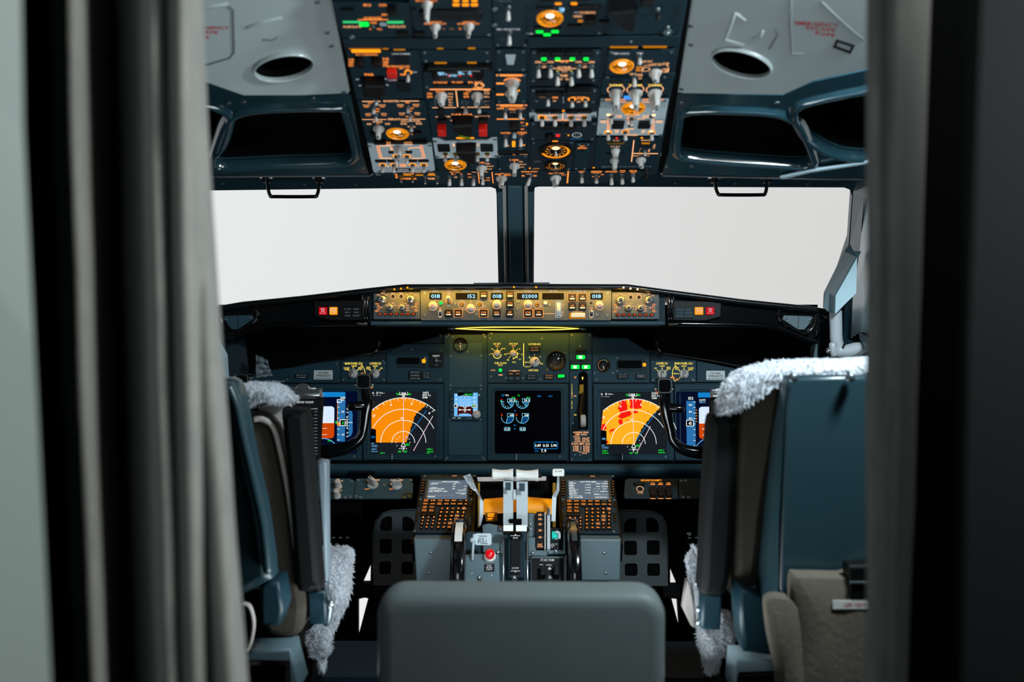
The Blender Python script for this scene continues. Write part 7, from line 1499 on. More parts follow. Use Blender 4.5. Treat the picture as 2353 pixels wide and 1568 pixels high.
Lm = lambda X, Y: (720 + (X - 1230) / 1.032, 272 + (Y - 275) / 1.032)
def LL(t_, X, Y, w, h): x, y = Lm(X, Y); return (t_, x, y, w / 1.032, h / 1.032)
cdu(K12, (0, 0, 0, 0), (1460, 385), [LL('APPROACH REF', 1468, 295, 185, 14), LL('GROSS WT', 1315, 307, 105, 8), LL('064.0', 1290, 320, 80, 12), LL('FLAPS', 1560, 305, 60, 8), LL('15 ', 1530, 320, 40, 12), LL('30 ', 1530, 348, 40, 12), LL('KT', 1660, 348, 26, 9), LL('40 ', 1530, 375, 40, 12), LL('KT', 1660, 375, 26, 9),
     LL('LEMD32L', 1298, 362, 80, 8), LL('13204FT3526M', 1330, 376, 170, 12), LL('ILS 31L/CRS', 1325, 394, 130, 8), LL('108.70BLT/318', 1350, 406, 215, 12), LL('FLAP/SPD', 1625, 391, 100, 9), LL('--/---', 1630, 405, 90, 9), LL('WIND CORR', 1618, 425, 118, 9), LL('+05KT', 1645, 439, 66, 10), LL('<INDEX', 1286, 467, 94, 14), LL('--------------------', 1395, 452, 310, 5)], 'left flight computer keypad showing the APPROACH REF page', True)
cdu(K13, (0, 0, 0, 0), (942, 378), [('ACT RTE LEGS', 938, 286, 180, 16), ('1/1', 1137, 284, 36, 9), ('337', 750, 290, 44, 8), ('SANTS', 760, 303, 76, 13), ('318', 748, 319, 40, 8), ('FI32', 752, 332, 60, 13), ('318', 748, 349, 40, 8), ('RW32', 755, 361, 66, 12), ('318 HDG', 775, 378, 96, 9), ('(500)', 760, 392, 72, 13), ('306 HDG', 775, 410, 96, 9), ('(INTC)', 766, 424, 84, 12), ('RNP/ACTUAL--', 808, 443, 146, 9), ('1.00 /0.06NM', 800, 461, 150, 12),
     ('4.1NM', 933, 320, 62, 9), ('4.0NM', 933, 350, 62, 9), ('0.5NM', 933, 379, 62, 9), ('0.6NM', 933, 411, 62, 9), ('161/ 2005', 1095, 306, 130, 12), ('161/ 2000', 1095, 338, 130, 12), ('----/  57', 1072, 365, 150, 11), ('----/  500A', 1075, 394, 160, 12), ('180/------', 1082, 427, 150, 13), ('RTE DATA>', 1088, 462, 135, 14), ('-----------', 1082, 447, 150, 5)], 'right flight computer keypad showing the ACT RTE LEGS page', True)
# side boxes below the keypads
for K_, pts, lab, sc in ((K12, [(1065, 955), (1515, 955), (1508, 1480), (1095, 1480)], 'left', ((1265, 1115), (1243, 1350))), (K13, [(838, 928), (1308, 932), (1298, 1400), (845, 1400)], 'right', ((1120, 1085), (1140, 1310)))):
    F_ = frame(1190, 1240, 2.10, 4); t = thing('pedestal_cover', 'smooth grey metal cover below the %s flight computer keypad' % lab, 'cover', F_.pt(*F_.px(*kp(K_, *pts[3]))))
    b = B(F_); b.prism([F_.px(*kp(K_, *p)) for p in pts], -.12, 0, 'grey_box', bev=.003); b.build('cover', t)
    b = B(F_)
    for p in sc: b.lathe(*F_.px(*kp(K_, *p)), [(.0035, 0), (.0033, .0015), (.0015, .0025)], 'silver', 12)
    b.build('fasteners', t, kind='stuff')
# perforated foot plates
FPn = frame(1190, 1345, 2.55, 10)
def footplate(lab, outp, holes_, rr_):
    t = thing('foot_plate', 'dark rounded foot plate with six square openings, %s of the pedestal' % lab, 'plate', FPn.pt(*FPn.px(*outp[0])))
    hs = []
    for i, (K_, X0, Y0, X1, Y1) in enumerate(holes_):
        A = FPn.px(*kp(K_, X0, Y1)); C = FPn.px(*kp(K_, X1, Y0)); p = rrect(A[0], A[1], C[0], C[1], .006, 3)
        if i < 2:
            big = .022; cx_ = (A[0] + big) if i == rr_[0] else (C[0] - big)
            p = [(x, y) for x, y in p if not (y > C[1] - big and ((x < A[0] + big) if i == rr_[0] else (x > C[0] - big)))]
            arc_ = [(cx_ + big * math.cos(R(a_)), C[1] - big + big * math.sin(R(a_))) for a_ in (range(90, 181, 15) if i == rr_[0] else range(0, 91, 15))]
            p += arc_; cxm = sum(x for x, y in p) / len(p); cym = sum(y for x, y in p) / len(p); p.sort(key=lambda v: math.atan2(v[1] - cym, v[0] - cxm))
        hs.append(p)
    b = B(FPn); b.holed([FPn.px(*p) for p in outp], hs, -.006, 0, 'foot_plate'); b.build('plate', t)
    b = B(FPn)
    for h_ in hs: b.prism(inset(ccw(h_), -.002), -.03, -.007, 'room_black')
    b.build('backing', t, kind='stuff')
    b = B(FPn); c = sorted(FPn.px(*p) for p in outp); b.wtube([FPn.pt(*FPn.px(*p), .001) for p in outp[1:-1]], .0022, 'foot_plate', 6); b.build('rim', t)
footplate('left', [(858, 1346), (856, 1300), (858, 1225), (864, 1198), (880, 1180), (900, 1174), (930, 1172), (1010, 1172), (1010, 1346)], [(K12, 672, 693, 815, 862), (K12, 932, 698, 1075, 866), (K12, 668, 957, 812, 1127), (K12, 925, 962, 1068, 1130), (K12, 663, 1218, 803, 1368), (K12, 920, 1222, 1062, 1372)], (0,))
footplate('right', [(1400, 1347), (1400, 1174), (1470, 1174), (1500, 1176), (1520, 1186), (1530, 1205), (1533, 1240), (1534, 1300), (1535, 1347)], [(K13, 1343, 690, 1480, 853), (K13, 1593, 688, 1735, 850), (K13, 1345, 948, 1487, 1110), (K13, 1600, 943, 1742, 1107), (K13, 1352, 1203, 1493, 1345), (K13, 1605, 1203, 1745, 1345)], (0,))
for lab, x0, x1 in (('left', 826, 870), ('right', 1530, 1556)):
    b = B(); slab3(b, [(x0 - 6, 1344, 2.6), (x1 + 6, 1344, 2.6), (x1 + 6, 1374, 2.6), (x0 - 6, 1374, 2.6)], 'black', .56); b.build('foot_rail', label='black cross rail below the %s foot plate' % lab, cat='rail')
# dark lower bay panels with faint equipment marks
for lab, K_, tx in (('left', K12, (('C5', 135, 940), ('C6', 215, 940), ('C7', 298, 940), ('C8', 170, 1018))), ('right', K13, (('MCP', 2075, 862), ('C1', 2078, 880), ('C2', 2160, 912), ('C3', 2078, 914)))):
    F_ = frame(1190, 1240, 2.62, 0); xs_ = (700, 828) if lab == 'left' else (1560, 1700)
    t = thing('breaker_panel', 'near-black breaker panel in the dark %s foot well' % lab, 'panel', F_.pt(*F_.px((xs_[0] + xs_[1]) / 2, 1352)))
    b = B(F_); A = F_.px(xs_[0], 1352); C = F_.px(xs_[1], 1160); b.prism([A, (C[0], A[1]), C, (A[0], C[1])], -.02, 0, 'room_black'); b.build('plate', t)
    b = B(F_)
    for s_, X, Y in tx: A = F_.px(*kp(K_, X, Y)); b.text(s_, A[0], A[1], .004 * len(s_), .0035, .0006, 'ink_grey')
    b.build('lettering', t, kind='stuff')
    b = B(F_)
    for i in range(6): A = F_.px(*kp(K_, *( (90 + i * 45, 970) if lab == 'left' else (2050 + i * 34, 985)))); b.lathe(A[0], A[1], [(.003, 0), (.003, .004), (.001, .005)], 'black', 8)
    b.build('breaker_button', t, kind='stuff')
# ================================================================== THROTTLE QUADRANT
QF = frame(1185, 1235, 2.08, 42)
qt = thing('throttle_quadrant', 'grey throttle quadrant with two white-topped thrust levers between the keypads', 'control stand', P(1185, 1345, 2.02))
def qx(K, pts, c=0): return [QF.px(*kp(K, *p), c) for p in pts]
def qp(K, pts, c0, c1, mm, nm, bev=.0015, label=None, parent=None):
    b = B(QF); b.prism(qx(K, pts, c1), c0, c1, mm, bev=bev); return b.build(nm, parent or qt, label=label)
qp(K0, [(1066, 1222), (1300, 1222), (1302, 1420), (1066, 1420)], -.30, -.012, 'frame_teal', 'body')
qp(K12, [(1655, 1135), (1720, 1122), (2060, 1122), (2070, 1520), (1650, 1520)], -.012, .012, 'grey_box', 'left_cover', .004)
qp(K12, [(1860, 790), (1935, 770), (2100, 800), (2110, 1118), (1868, 1105)], -.03, .0, 'grey_box', 'left_slope', .003)
qp(K13, [(262, 905), (350, 905), (352, 1050), (478, 1052), (478, 1120), (268, 1112)], -.012, .006, 'grey_box', 'right_cover', .002)
qp(K13, [(482, 1050), (505, 800), (630, 805), (680, 815), (685, 1085), (482, 1095)], -.02, .003, 'grey_box', 'right_cover', .002)
qp(K13, [(265, 630), (345, 640), (345, 905), (262, 905)], -.03, -.004, 'grey_box', 'side_plate', .002)
# white vertical rods, centre cutoff plate
for K_, x in ((K12, 2108), (K13, 255), (K13, 690), (K12, 1655)):
    b = B(QF); p0, p1 = qx(K_, [(x, 905 if K_ is K12 and x > 2000 else 860 if x == 255 else 1115), (x, 1480)], .016); b.wtube([QF.pt(*p0, .014), QF.pt(*p1, .014)], .0022, 'silver', 6); b.fr = WORLD
    b2 = B(); b2.wtube([QF.pt(*p0, .014), QF.pt(*p1, .014)], .0022, 'silver', 6); b2.build('edge_rail', qt)
qp(K13, [(30, 860), (70, 850), (170, 850), (205, 870), (215, 1360), (35, 1360)], -.01, .010, 'panel_dark', 'cutoff_frame', .003)
o = qp(K13, [(68, 862), (178, 862), (172, 1320), (62, 1320)], .010, .013, 'black', 'cutoff_plate', .001)
b = B(QF)
def qtxt(b, s_, K, X, Y, w, h, c, k):
    A = QF.px(*kp(K, X - w / 2, Y + h / 2), c); C = QF.px(*kp(K, X + w / 2, Y - h / 2), c); b.text(s_, (A[0] + C[0]) / 2, (A[1] + C[1]) / 2, C[0] - A[0], C[1] - A[1], c, k)
qtxt(b, 'IDLE', K13, 120, 915, 56, 16, .0135, 'ink_white'); qtxt(b, 'CUTOFF', K13, 117, 1255, 80, 16, .0135, 'ink_white')
for Y in (890, 1288): b.line(QF.px(*kp(K13, 66, Y), .0135), QF.px(*kp(K13, 172, Y), .0135), .0012, .0135, 'ink_white')
b.flat([QF.px(*kp(K13, *p), .0135) for p in ((105, 890), (135, 890), (120, 870))], .0136, 'ink_white'); b.flat([QF.px(*kp(K13, *p), .0135) for p in ((108, 1290), (132, 1290), (120, 1305))], .0136, 'ink_white')
b.build('lettering', o)
# flap scale
o = qp(K13, [(345, 645), (362, 618), (445, 618), (452, 1035), (355, 1040), (343, 1010)], -.004, .008, 'black', 'flap_scale', .001); b = B(QF)
for s_, Y in (('15', 655), ('10', 703), ('25', 760), ('30', 830), ('40', 908)): qtxt(b, s_, K13, 396, Y, 34, 22, .0086, 'ink_peach'); qtxt(b, '-', K13, 432, Y, 16, 6, .0086, 'ink_white')
qtxt(b, 'FLAP', K13, 396, 988, 46, 18, .0086, 'ink_peach'); qtxt(b, 'DOWN', K13, 398, 1012, 60, 16, .0086, 'ink_peach'); b.build('lettering', o)
for x0, x1, y0, y1 in ((448, 460, 625, 1040), (476, 512, 600, 1040)): qp(K13, [(x0, y0), (x1, y0), (x1, y1), (x0, y1)], .0, .014, 'white' if x0 < 470 else 'lever_grey', 'flap_gate', .001)
qp(K13, [(478, 572), (505, 572), (505, 640), (478, 640)], .010, .022, 'steel', 'flap_gate_catch')
# right black scale with green tag
o = qp(K13, [(518, 800), (600, 800), (598, 1040), (512, 1040)], .003, .008, 'black', 'trim_scale', .001); b = B(QF)
for s_, X, Y in (('APL', 538, 985), ('NOSE', 538, 1002), ('UP', 532, 1020), ('15', 582, 930), ('17', 580, 985)): qtxt(b, s_, K13, X, Y, 12 * len(s_), 11, .0086, 'ink_white')
b.build('lettering', o)
qp(K13, [(530, 842), (578, 838), (600, 862), (604, 908), (532, 914)], .008, .014, 'teal_tag', 'green_tag', .001); qp(K13, [(605, 805), (660, 810), (655, 1050), (605, 1045)], .003, .006, 'black_matte', 'trim_slot', .001)
b = B(); b.wtube(smooth_path([QF.pt(*QF.px(*kp(K13, *p), .018), .018) for p in ((575, 850), (605, 855), (615, 880), (612, 920))], 3), .003, 'lever_grey', 8); b.build('trim_pointer', qt)
# stab trim box
o = qp(K13, [(292, 1138), (312, 1120), (655, 1120), (680, 1140), (685, 1480), (290, 1480)], -.01, .012, 'grey_box', 'stab_trim_surround', .002)
o = qp(K13, [(302, 1140), (665, 1140), (665, 1478), (302, 1478)], .012, .0135, 'black', 'stab_trim_plate', .0006, parent=qt); b = B(QF)
qtxt(b, 'STAB TRIM', K13, 478, 1164, 152, 24, .014, 'ink_white'); qtxt(b, 'MAIN', K13, 412, 1217, 34, 12, .014, 'ink_white'); qtxt(b, 'NORMAL', K13, 498, 1220, 66, 12, .014, 'ink_white'); b.flat([QF.px(*kp(K13, *p), .014) for p in ((505, 1240), (485, 1272), (526, 1272))], .0142, 'ink_white'); b.build('lettering', o)
for X in (432, 585): qp(K13, [(X - 36, 1215), (X + 30, 1215), (X + 30, 1330), (X - 36, 1330)], .0135, .030, 'black', 'cutout_switch', .003)
for K_, X in ((K12, 1835), (K13, 110), (K13, 505)):
    b = B(QF); a, bb = QF.px(*kp(K_, X, 1470 if K_ is K12 else 1425), .012); b.lathe(a, bb, [(.005, 0), (.005, .004), (.003, .006), (.0045, .012), (.006, .02), (.004, .028), (.001, .030)], 'silver', 12, c=.012); b.build('release_knob', qt)
# parking brake, lamp, placard
o = qp(K12, [(1890, 1248), (2002, 1246), (2002, 1332), (1886, 1332)], .012, .014, 'black', 'placard', .0005, 'small black placard reading PARK BRAKE LIGHT'); b = B(QF)
for s_, Y in (('PARK', 1265), ('BRAKE', 1288), ('LIGHT', 1311)): qtxt(b, s_, K12, 1945, Y, 14 * len(s_), 16, .0145, 'ink_white')
b.build('lettering', o)
b = B(QF); a, bb = QF.px(*kp(K12, 1952, 1160), .012); b.lathe(a, bb, [(.0125, 0), (.0125, .003), (.011, .005)], 'white', 20, c=.012); o = b.build('park_brake_lamp', qt); b = B(QF); b.lathe(a, bb, [(.0098, .004), (.0100, .010), (.0098, .015), (.007, .018), (.001, .019)], 'red_lens', 20, c=.012); b.build('lens', o, 'glossy red lens')
def PW(K, X, Y, D): return P(*kp(K, X, Y), D)
b = B(); b.tube([PW(K12, 1748, 1200, 2.03), PW(K12, 1755, 1060, 2.03), PW(K12, 1768, 905, 2.03)], .0028, 'lever_grey', 8); b.tube([PW(K12, 1735, 975, 2.03), PW(K12, 1775, 960, 2.03)], .0055, 'lever_grey', 8); o = b.build('parking_brake_lever', qt)
FT = frame(1185, 1245, 2.03, 6); r0 = FT.px(*kp(K12, 1778, 1028)); r1 = FT.px(*kp(K12, 1970, 892)); b = B(FT); b.prism(rrect(r0[0], r0[1], r1[0], r1[1], .004, 4), -.002, .002, 'panel_light', bev=.0006)
for s_, Y, w in (('PARKING', 922, 100), ('BRAKE', 950, 66), ('PULL', 988, 112)):
    A = FT.px(*kp(K12, 1868 - (14 if s_ == 'BRAKE' else 0), Y)); b.text(s_, A[0], A[1], w / 5.059 * 2.03 / 2300, (.0085 if s_ == 'PULL' else .003), .0024, 'placard_ink')
b.build('pull_tag', o)
for K_, X, Y in ((K12, 2045, 1113), (K12, 1738, 1360), (K12, 1965, 1385), (K13, 312, 1085), (K13, 575, 1065), (K13, 290, 735), (K13, 290, 792), (K12, 2075, 815)):
    a, bb = QF.px(*kp(K_, X, Y), .008); b = B(QF); b.lathe(a, bb, [(.0035, 0), (.0032, .0015), (.0015, .0022)], 'silver', 10, c=.010 if Y > 1000 else .0); b.build('screw', qt)
# back bay: black recess, arched cover with amber light put into its colour, beige crossbar
b = B(); slab3(b, [(1098, 1098, 2.24), (1262, 1096, 2.24), (1262, 1210, 2.2), (1098, 1210, 2.2)], 'black_matte', .01); b.build('recess', qt)
b = B(); slab3(b, [(1096, 1097, 2.2), (1255, 1095, 2.2), (1255, 1105, 2.2), (1098, 1107, 2.2)], 'cream_cloth', .01); b.build('crossbar', qt)
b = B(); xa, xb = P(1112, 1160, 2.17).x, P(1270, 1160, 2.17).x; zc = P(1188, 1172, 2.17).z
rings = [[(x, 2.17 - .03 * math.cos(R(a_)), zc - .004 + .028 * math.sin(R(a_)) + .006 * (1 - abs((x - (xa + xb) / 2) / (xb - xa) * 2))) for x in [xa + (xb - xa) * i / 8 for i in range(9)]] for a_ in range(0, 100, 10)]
b.loft(rings, 'amber_lit_plate', True, closed=False); b.build('arched_cover', qt, 'arched cover behind the levers with amber light put into its colour')
for x0, x1 in ((1098, 1103), (1270, 1277)): b = B(); slab3(b, [(x0, 1110, 2.18), (x1, 1110, 2.18), (x1, 1212, 2.16), (x0, 1212, 2.16)], 'brass', .02); b.build('side_post', qt)
b = B(); slab3(b, [PWp for PWp in ((*kp(K12, 1895, 650), 2.14), (*kp(K12, 2040, 650), 2.14), (*kp(K12, 2040, 752), 2.13), (*kp(K12, 1905, 752), 2.13))], 'brass', .008); o = b.build('speed_brake_plate', qt)
for Y in (668, 690, 722): b = B(); slab3(b, [(*kp(K12, 1925, Y - 9), 2.13), (*kp(K12, 2010 - (Y - 668) * .5, Y - 9), 2.13), (*kp(K12, 2000 - (Y - 668) * .5, Y + 6), 2.13), (*kp(K12, 1925, Y + 6), 2.13)], 'lamp_amber', .001); b.build('legend_bar', o)
# thrust levers
for K_, ax0, ax1, hx0, hx1, bt, tip in ((K12, 2108, 2222, 1978, 2222, 1, 'left'), (K13, 132, 258, 126, 376, 2, 'right')):
    b = B(); D = 2.10
    def rr3(X0, X1, Y, D_, dd=.012): p = PW(K_, X0, Y, D_); q_ = PW(K_, X1, Y, D_); return [(p.x, D_ - dd, p.z), (q_.x, D_ - dd, p.z), (q_.x, D_ + dd, p.z), (p.x, D_ + dd, p.z)]
    ys = [(275, 2.13), (400, 2.12), (520, 2.11), (640, 2.10), (775, 2.08)]
    b.loft([rr3(ax0, ax1, y, d_) for y, d_ in ys], 'lever_grey', False, cap0=True, cap1=True); o = b.build('thrust_lever', qt)
    b = B(); p = PW(K_, hx0, 210, 2.13); q_ = PW(K_, hx1, 210, 2.13); n = 13; rad = [.0135 - .003 * math.sin(math.pi * i / (n - 1)) for i in range(n)]
    b.tube([p.lerp(q_, i / (n - 1)) for i in range(n)], rad, 'white', 16, caps=False); b.build('grip', o)
    b = B(); c = q_ if bt == 2 else p; s_ = 1 if bt == 2 else -1; b.tube([c, c + Vector((s_ * .006, 0, 0))], .005, 'black', 10); b.build('button', o)
    b = B(); xi = (ax0 + ax1) / 2; b.add([tuple(v) for v in (PW(K_, xi - 34, 300, 2.098), PW(K_, xi + 30, 300, 2.098), PW(K_, xi + 30, 390, 2.095), PW(K_, xi - 34, 390, 2.095))], [(3, 2, 1, 0)], 'frame_teal'); b.build('inset', o)
    if bt == 1 or bt == 2:
        b = B(); X0, X1 = (2108, 2222) if bt == 1 else (126, 248); Y0, Y1 = (795, 865) if bt == 1 else (772, 840)
        slab3(b, [(*kp(K_, X0, Y0), 2.04), (*kp(K_, X1, Y0), 2.04), (*kp(K_, X1, Y1), 2.04), (*kp(K_, X0, Y1), 2.04)], 'white', .02); b.build('start_lever', qt)
    if bt == 2:
        b = B(); slab3(b, [(*kp(K_, 50, 700), 2.07), (*kp(K_, 190, 700), 2.07), (*kp(K_, 190, 770), 2.07), (*kp(K_, 50, 770), 2.07)], 'black_matte', .02); b.build('lever_gap', qt)
        b = B(); b.tube([PW(K_, 106, 380, 2.11), PW(K_, 108, 478, 2.10)], .004, 'lever_grey', 8); b.build('link_rod', qt)
# speed brake lever
b = B(); slab3(b, [(*kp(K12, 1640, 228), 2.08), (*kp(K12, 1722, 198), 2.08), (*kp(K12, 1802, 385), 2.1), (*kp(K12, 1780, 402), 2.1), (*kp(K12, 1732, 370), 2.1)], 'lever_grey', .014); o = b.build('speed_brake_lever', qt)
b = B(); slab3(b, [(*kp(K12, 1780, 400), 2.1), (*kp(K12, 1803, 382), 2.1), (*kp(K12, 1878, 520), 2.12), (*kp(K12, 1874, 690), 2.12), (*kp(K12, 1845, 800), 2.12), (*kp(K12, 1822, 800), 2.12), (*kp(K12, 1832, 640), 2.12), (*kp(K12, 1832, 480), 2.12)], 'lever_grey', .006); b.build('arm', o)
b = B(); p = PW(K12, 1712, 270, 2.079); F_ = Fr(p, (1, 0, 0), (0, 0, 1)); b = B(F_); b.text('SPEED', -.002, .003, .014, .0035, .002, 'placard_ink', R(-62)); b.text('BRAKE', .004, .001, .014, .0035, .002, 'placard_ink', R(-62)); b.build('lettering', o)
# flap lever
F_ = frame(1282, 1087, 2.08, 8); A = F_.px(1269.5, 1095); C = F_.px(1296.5, 1078); b = B(F_); b.prism(rrect(A[0], A[1], C[0], C[1], .003, 3), -.012, .004, 'white', bev=.0015); b.text('FLAP', (A[0] + C[0]) / 2, (A[1] + C[1]) / 2 + .003, .014, .003, .0044, 'placard_ink'); o = b.build('flap_lever', qt)
b = B(); slab3(b, [(*kp(K13, 590, 222), 2.09), (*kp(K13, 614, 222), 2.09), (*kp(K13, 614, 385), 2.1), (*kp(K13, 582, 460), 2.11), (*kp(K13, 570, 730), 2.11), (*kp(K13, 524, 728), 2.11), (*kp(K13, 534, 445), 2.11), (*kp(K13, 582, 372), 2.1)], 'lever_grey', .006); b.build('arm', o)
# trim wheels
for K_, X0, X1, Yt, D in ((K12, 1518, 1682, 765, 2.06), (K13, 702, 838, 735, 2.06)):
    a = PW(K_, X0, Yt, D).x; c_ = PW(K_, X1, Yt, D).x; zt = PW(K_, X0, Yt, D).z; rw = .125; cz = zt - rw; b = B(); rings = []; n = 48
    for x, r_ in ((a, rw * .6), (a, rw * .95), (a + .003, rw * .99), (a + .006, rw), (c_ - .006, rw), (c_ - .003, rw * .99), (c_, rw * .95), (c_, rw * .6)):
        rings.append([(x, D + .02 + r_ * math.cos(2 * math.pi * k / n), cz + r_ * math.sin(2 * math.pi * k / n)) for k in range(n)])
    b.loft(rings, 'gloss_black', True, cap0=True, cap1=True); t = b.build('trim_wheel', qt)
    for dx_ in ((-1,) if X0 > 1000 else (-1,)):
        b = B(); rg = [[(x, D + .02 + (rw + .0006) * math.cos(2 * math.pi * k / n), cz + (rw + .0006) * math.sin(2 * math.pi * k / n)) for x in (a + .007, c_ - .007)] for k in range(13, 18)]
        b.loft(rg, 'white' if X0 > 1000 else 'steel', True, closed=False)
        o = b.build('rim_reflection', t)  # reflection on top of the wheel, put on as a pale strip

# ================================================================== CONTROL WHEELS AND CHECKLIST BOARDS
def yoke(cx, pts, blkp, lab, mir):
    D = 2.30; t = thing('control_wheel', 'glossy black control wheel in front of the %s displays' % lab, 'control wheel', P(cx, 1110, D))
    for side in (1, -1):
        f = (lambda x: x) if side == 1 else (lambda x: 2 * cx - x)
        pw = smooth_path([Vector((*P(f(x), y, D), )) for x, y, r_ in pts], 5); rs = smooth_path([Vector((r_, 0, 0)) for x, y, r_ in pts], 5)
        b = B(); b.tube(pw, [v.x / 2300 * D for v in rs], 'gloss_black', 16, sq=.85, up=Vector((0, 1, 0))); b.build('horn', t)
        x, y, x1 = blkp[4]; b = B(); b.tube([P(f(x), y, D), P(f(x1), y + 3, D - .01)], [.011, .010], 'gloss_black', 12); b.build('thumb_stub', t)
        Fb = frame(0, 0, D - .02, -4); Fb = Fr(P(f(blkp[0] + 17), blkp[1] + 16, D - .012), (1, 0, 0), (0, .08, 1)); b = B(Fb); s_ = D / 2300
        b.prism(rrect(-17 * s_, -18 * s_, 17 * s_, 18 * s_, .008, 4), -.03, .010, 'gloss_black', bev=.003); o = b.build('switch_block', t)
        b = B(Fb); op = rrect(-16 * s_, -17 * s_, 16 * s_, 17 * s_, .007, 4); ip = rrect(-13.5 * s_, -14.5 * s_, 13.5 * s_, 14.5 * s_, .006, 4); b.loft([[(x_, y_, .010) for x_, y_ in op], [(x_, y_, .0125) for x_, y_ in inset(op, .0008)], [(x_, y_, .0125) for x_, y_ in ip], [(x_, y_, .009) for x_, y_ in ip]], 'steel', False); b.build('switch_rim', o)
        b = B(Fb)
        for dx_ in (-19, 19): b.lathe(dx_ * s_, -8 * s_, [(.003, 0), (.003, .004), (.001, .005)], 'silver', 8)
        b.build('screws', o, kind='stuff')
    b = B(); b.tube([P(cx, 1042, D + .01), P(cx, 1150, D + .03), P(cx, 1500, D + .05)], [.035, .03, .03], 'gloss_black', 14); b.build('column', t)
    return t
yoke(697, [(839, 885, 11), (842, 905, 13), (845, 925, 13.5), (841, 950, 12), (836, 985, 10), (826, 1010, 12), (800, 1028, 14), (762, 1037, 17), (697, 1041, 20)], (820, 861, 0, 0, (842, 932, 803)), 'left', 1)
yoke(1684, [(1531, 895, 11), (1528, 915, 13), (1530, 935, 13.5), (1534, 960, 12), (1541, 990, 10), (1549, 1016, 11), (1572, 1034, 13), (1612, 1041, 15), (1684, 1043, 20)], (1509, 871, 0, 0, (1530, 937, 1568)), 'right', -1)
def clipboard(x0, x1, yt, yb, lab, head, txl):
    D = 2.20; t = thing('checklist_board', 'black checklist board with a chrome clip on the %s control wheel' % lab, 'checklist', P((x0 + x1) / 2, yb, D)); F_ = Fr(P(x0, yb, D), (1, 0, 0), (0, .06, 1)); s_ = D / 2300; W_ = (x1 - x0) * s_; Hh = (yb - yt) * s_
    b = B(F_); b.prism([(0, 0), (W_ - .008, 0), (W_, Hh), (0, Hh)], -.012, 0, 'arm_black', bev=.002); b.build('board', t)
    b = B(F_); b.prism([(.001, Hh + .001), (W_ - .002, Hh - .001), (W_ - .002, Hh + .020), (.001, Hh + .020)], -.006, .008, 'silver', bev=.004); b.wtube([F_.pt(.002, Hh + .004, .010), F_.pt(W_ - .004, Hh + .004, .010)], .006, 'silver', 10) if False else None
    o = b.build('clip', t, 'polished chrome clip')
    b = B(); b.wtube([F_.pt(.004, Hh + .006, .008), F_.pt(W_ - .006, Hh + .006, .008)], .006, 'silver', 12); b.wtube([F_.pt(.012, Hh + .020, .004), F_.pt(W_ - .016, Hh + .020, .004)], .003, 'silver', 8); b.build('hinge_bar', o)
    b = B(F_); cxm = W_ * .5; pts = [(cxm + .016 * math.cos(R(a_)), Hh + .018 + .013 * math.sin(R(a_))) for a_ in range(0, 181, 15)]; b.prism(pts, .002, .010, 'silver', bev=.001); b.build('thumb_tab', o)
    b = B(F_)
    b.text(head, W_ * txl[0], Hh - .011 * txl[1], W_ * .42, .0045, .0008, 'ink_white'); b.line((W_ * txl[0] - .025, Hh - .0035), (W_ * txl[0] + .025, Hh - .002), .0006, .0008, 'ink_grey')
    for i in range(16):
        y = Hh - .026 - i * .0072; xr = W_ - .012
        if y > .01: b.line((.012 + .002 * (i % 3), y), (xr - .015 * ((i * 7) % 3), y), .0007, .0008, 'ink_grey' if i % 4 else 'ink_white'); b.line((xr - .008, y + .001), (xr, y + .001), .0017, .0008, 'ink_grey'); b.line((.012, y), (.012 + .014 + .004 * (i % 3), y), .0018, .0008, 'ink_white' if lab == 'right' else 'ink_grey')
    b.build('lettering', t); b = B(); xm = P(697 if lab == 'left' else 1684, 1040, D).x; zm = P(697, 1040, D).z; b.tube([(xm, D, zm), (xm, D + .105, zm)], .008, 'gloss_black', 8); b.build('mount', t)
clipboard(652, 743, 912, 1060, 'left', 'BEFORE TAKEOFF', (.55, 1.0))
clipboard(1632, 1735, 914, 1060, 'right', 'BEFORE START', (.72, 1.0))

